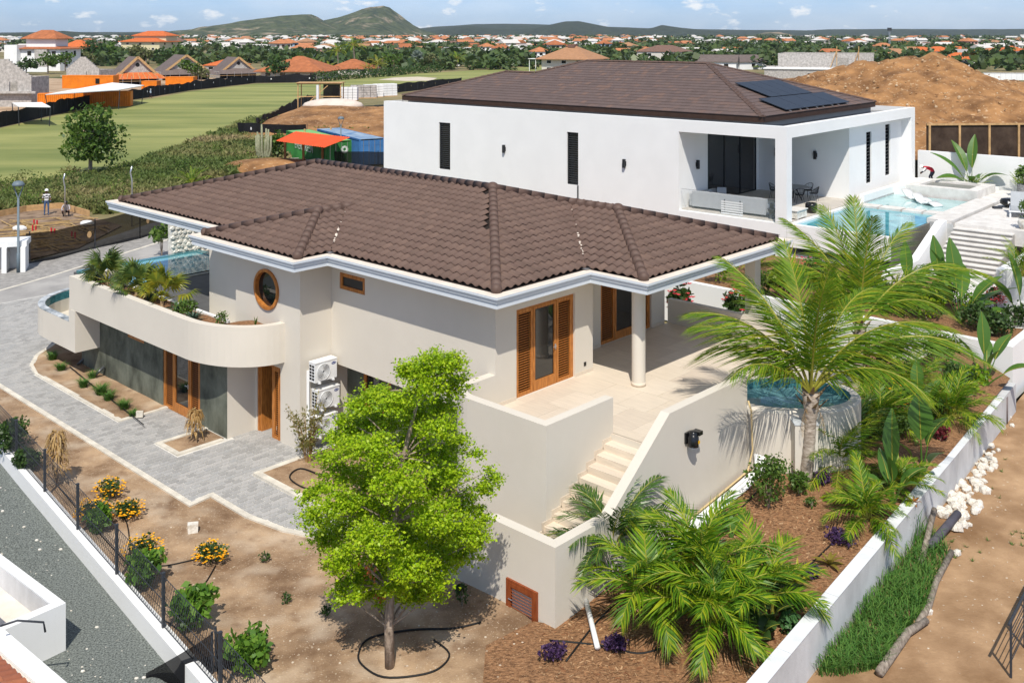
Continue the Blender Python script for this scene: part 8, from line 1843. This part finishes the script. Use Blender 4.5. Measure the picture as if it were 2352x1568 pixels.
M['hillA'] = hillmat('scrubby_hill', (.030,.050,.022), (.095,.110,.050), (.30,.235,.165), .585); M['hillB'] = hillmat('wooded_hill', (.022,.034,.022), (.042,.056,.030), (.10,.10,.06), .72)
def hill(name, prof_, Y0, depth, m, seed, rough=6, n=170, rows=30, front=1.0):
    us_ = np.linspace(prof_[0][0], prof_[-1][0], n); vs_ = np.interp(us_, [p[0] for p in prof_], [p[1] for p in prof_]); b = MB()
    for i in range(rows+1):
        f = i/rows; Y = Y0 - depth*front*(1-f) if f < 1 else Y0
        for j in range(n):
            X_ = (us_[j]-CXP)/FPX*Y0; z1 = CAM_H - (vs_[j]-HOR)*Y0/FPX; sh = f**1.15
            rg_ = 1-abs(2*fbm(X_*.006, Y*.0035, 5, seed)-1); nz = ((fbm(X_*.010, Y*.010, 6, seed+3)-.5)*rough*1.1 - (rg_**2)*rough*1.1*math.sin(math.pi*min(1,f)))*(1 if f < 1 else .3)*min(1, sh*2.5)
            b.v.append((X_, Y, lerp(-3, z1, sh) + nz + (math.sin(X_*.02+seed)*rough*.5*math.sin(math.pi*f))))
    for j in range(n): X_ = (us_[j]-CXP)/FPX*Y0; b.v.append((X_, Y0+depth*.7, -5))
    b.f = [(i*n+j, i*n+j+1, (i+1)*n+j+1, (i+1)*n+j) for i in range(rows+1) for j in range(n-1)]; b.m = [0]*len(b.f); return b.build(name, m, None, True, kind='structure')
hill('far_hills', [(-400,74),(0,75),(300,74),(900,72),(1000,62),(1090,56),(1160,55),(1260,57),(1500,66),(1700,69),(1860,70),(1900,68),(2050,67),(2200,68),(2500,66)], 5200, 1500, M['hillB'], 1, 10)
hill('wooded_hills', [(960,90),(990,72),(1040,64),(1080,60),(1130,66),(1180,68),(1225,66),(1260,58),(1300,50),(1330,49),(1370,57),(1420,66),(1440,63),(1470,68),(1500,64),(1520,58),(1560,64),(1600,68),(1650,74),(1700,84),(1720,92)], 3900, 1100, M['hillB'], 5, 9)
hill('mountain', [(600,92),(640,76),(700,58),(720,52),(740,48),(775,41),(800,34),(830,22),(850,16),(866,15),(880,13),(895,17),(905,25),(918,34),(935,48),(950,58),(970,68),(1000,78),(1030,90)], 3300, 1000, M['hillA'], 9, 20, 220, 60)
hill('scrub_hill', [(300,94),(340,78),(390,72),(440,67),(490,59),(520,56),(560,50),(590,44),(640,38),(690,34),(715,34),(730,40),(745,52),(770,62),(810,76),(850,92)], 3000, 900, M['hillA'], 12, 18, 200, 56)
hill('left_hills', [(-300,80),(-40,82),(0,81),(60,77),(110,74),(145,72),(190,75),(240,78),(300,77),(380,72),(420,80),(450,94)], 2800, 700, M['hillB'], 15, 8)
hill('bare_hillock', [(1690,94),(1720,82),(1760,75),(1790,74),(1820,80),(1850,94)], 3000, 500, M['hillA'], 19, 6, 60, 20)

# town behind the counted houses: small roofs and walls too many and too small to tell apart
tb_ = [MB() for _ in range(4)]; rg = random.Random(70); nn_ = 0
while nn_ < 750:
    Y = 700*(2650/700)**(rg.random()**.7); u = rg.uniform(-40,2390) if rg.random() < .35 else rg.uniform(330,1500); X_ = (u-CXP)/FPX*Y
    if any(abs(a-X_) < 11 and abs(c-Y) < 13 for a, c in spots_): continue
    if fbm(X_*.006, Y*.006, 2, 21) > (.62 if u < 1300 else .46): continue
    spots_.append((X_, Y)); nn_ += 1; w = rg.uniform(8,14)*(1+Y/9000); d = rg.uniform(7,10); h = rg.choice((3,3.4,5.8)); z = farz(Y); g = hipgeo(w, d, h, rg.uniform(1.5,2.6), .6, rg.random() < .5); a = rg.uniform(-.7,.7); ca, sa = math.cos(a), math.sin(a)
    tf_ = lambda p: (X_+p[0]*ca-p[1]*sa, Y+p[0]*sa+p[1]*ca, z+p[2])
    tb_[0 if rg.random() < .75 else 3].add([tf_(p) for p in MB().box(-w/2,w/2,0,d,-3,h).v], MB().box(0,1,0,1,0,1).f)
    tb_[1 if rg.random() < (.25 if u < 800 else .5) else 2].add([tf_(p) for p in g.v], g.f)
    tb_[3].add([tf_(p) for p in MB().box(-w*.3,-w*.1,-.05,.0,.9,2.2).v], MB().box(0,1,0,1,0,1).f)
for k, (n_, m_) in enumerate((('far_town_walls', M['white']), ('far_town_red_roofs', M['rTown']), ('far_town_grey_roofs', rl_[4][1]), ('far_town_dark_details', M['block']))): tb_[k].build(n_, m_, None, kind='stuff')
# ------------------------------------------------------------------ pale sea-air haze round everything but the sky
hz = MB().box(-5400, 5400, -70, 6600, -9, 122).build('haze', None, None, kind='stuff')
hm_ = bpy.data.materials.new('haze_air'); hm_.use_nodes = True; nt = hm_.node_tree; nt.nodes.remove(nt.nodes['Principled BSDF'])
pv = nt.nodes.new('ShaderNodeVolumePrincipled'); pv.inputs['Color'].default_value = (.74,.86,1,1); pv.inputs['Density'].default_value = 4.5e-5; pv.inputs['Anisotropy'].default_value = .1
nt.links.new(pv.outputs[0], nt.nodes['Material Output'].inputs['Volume']); hz.data.materials.clear(); hz.data.materials.append(hm_)
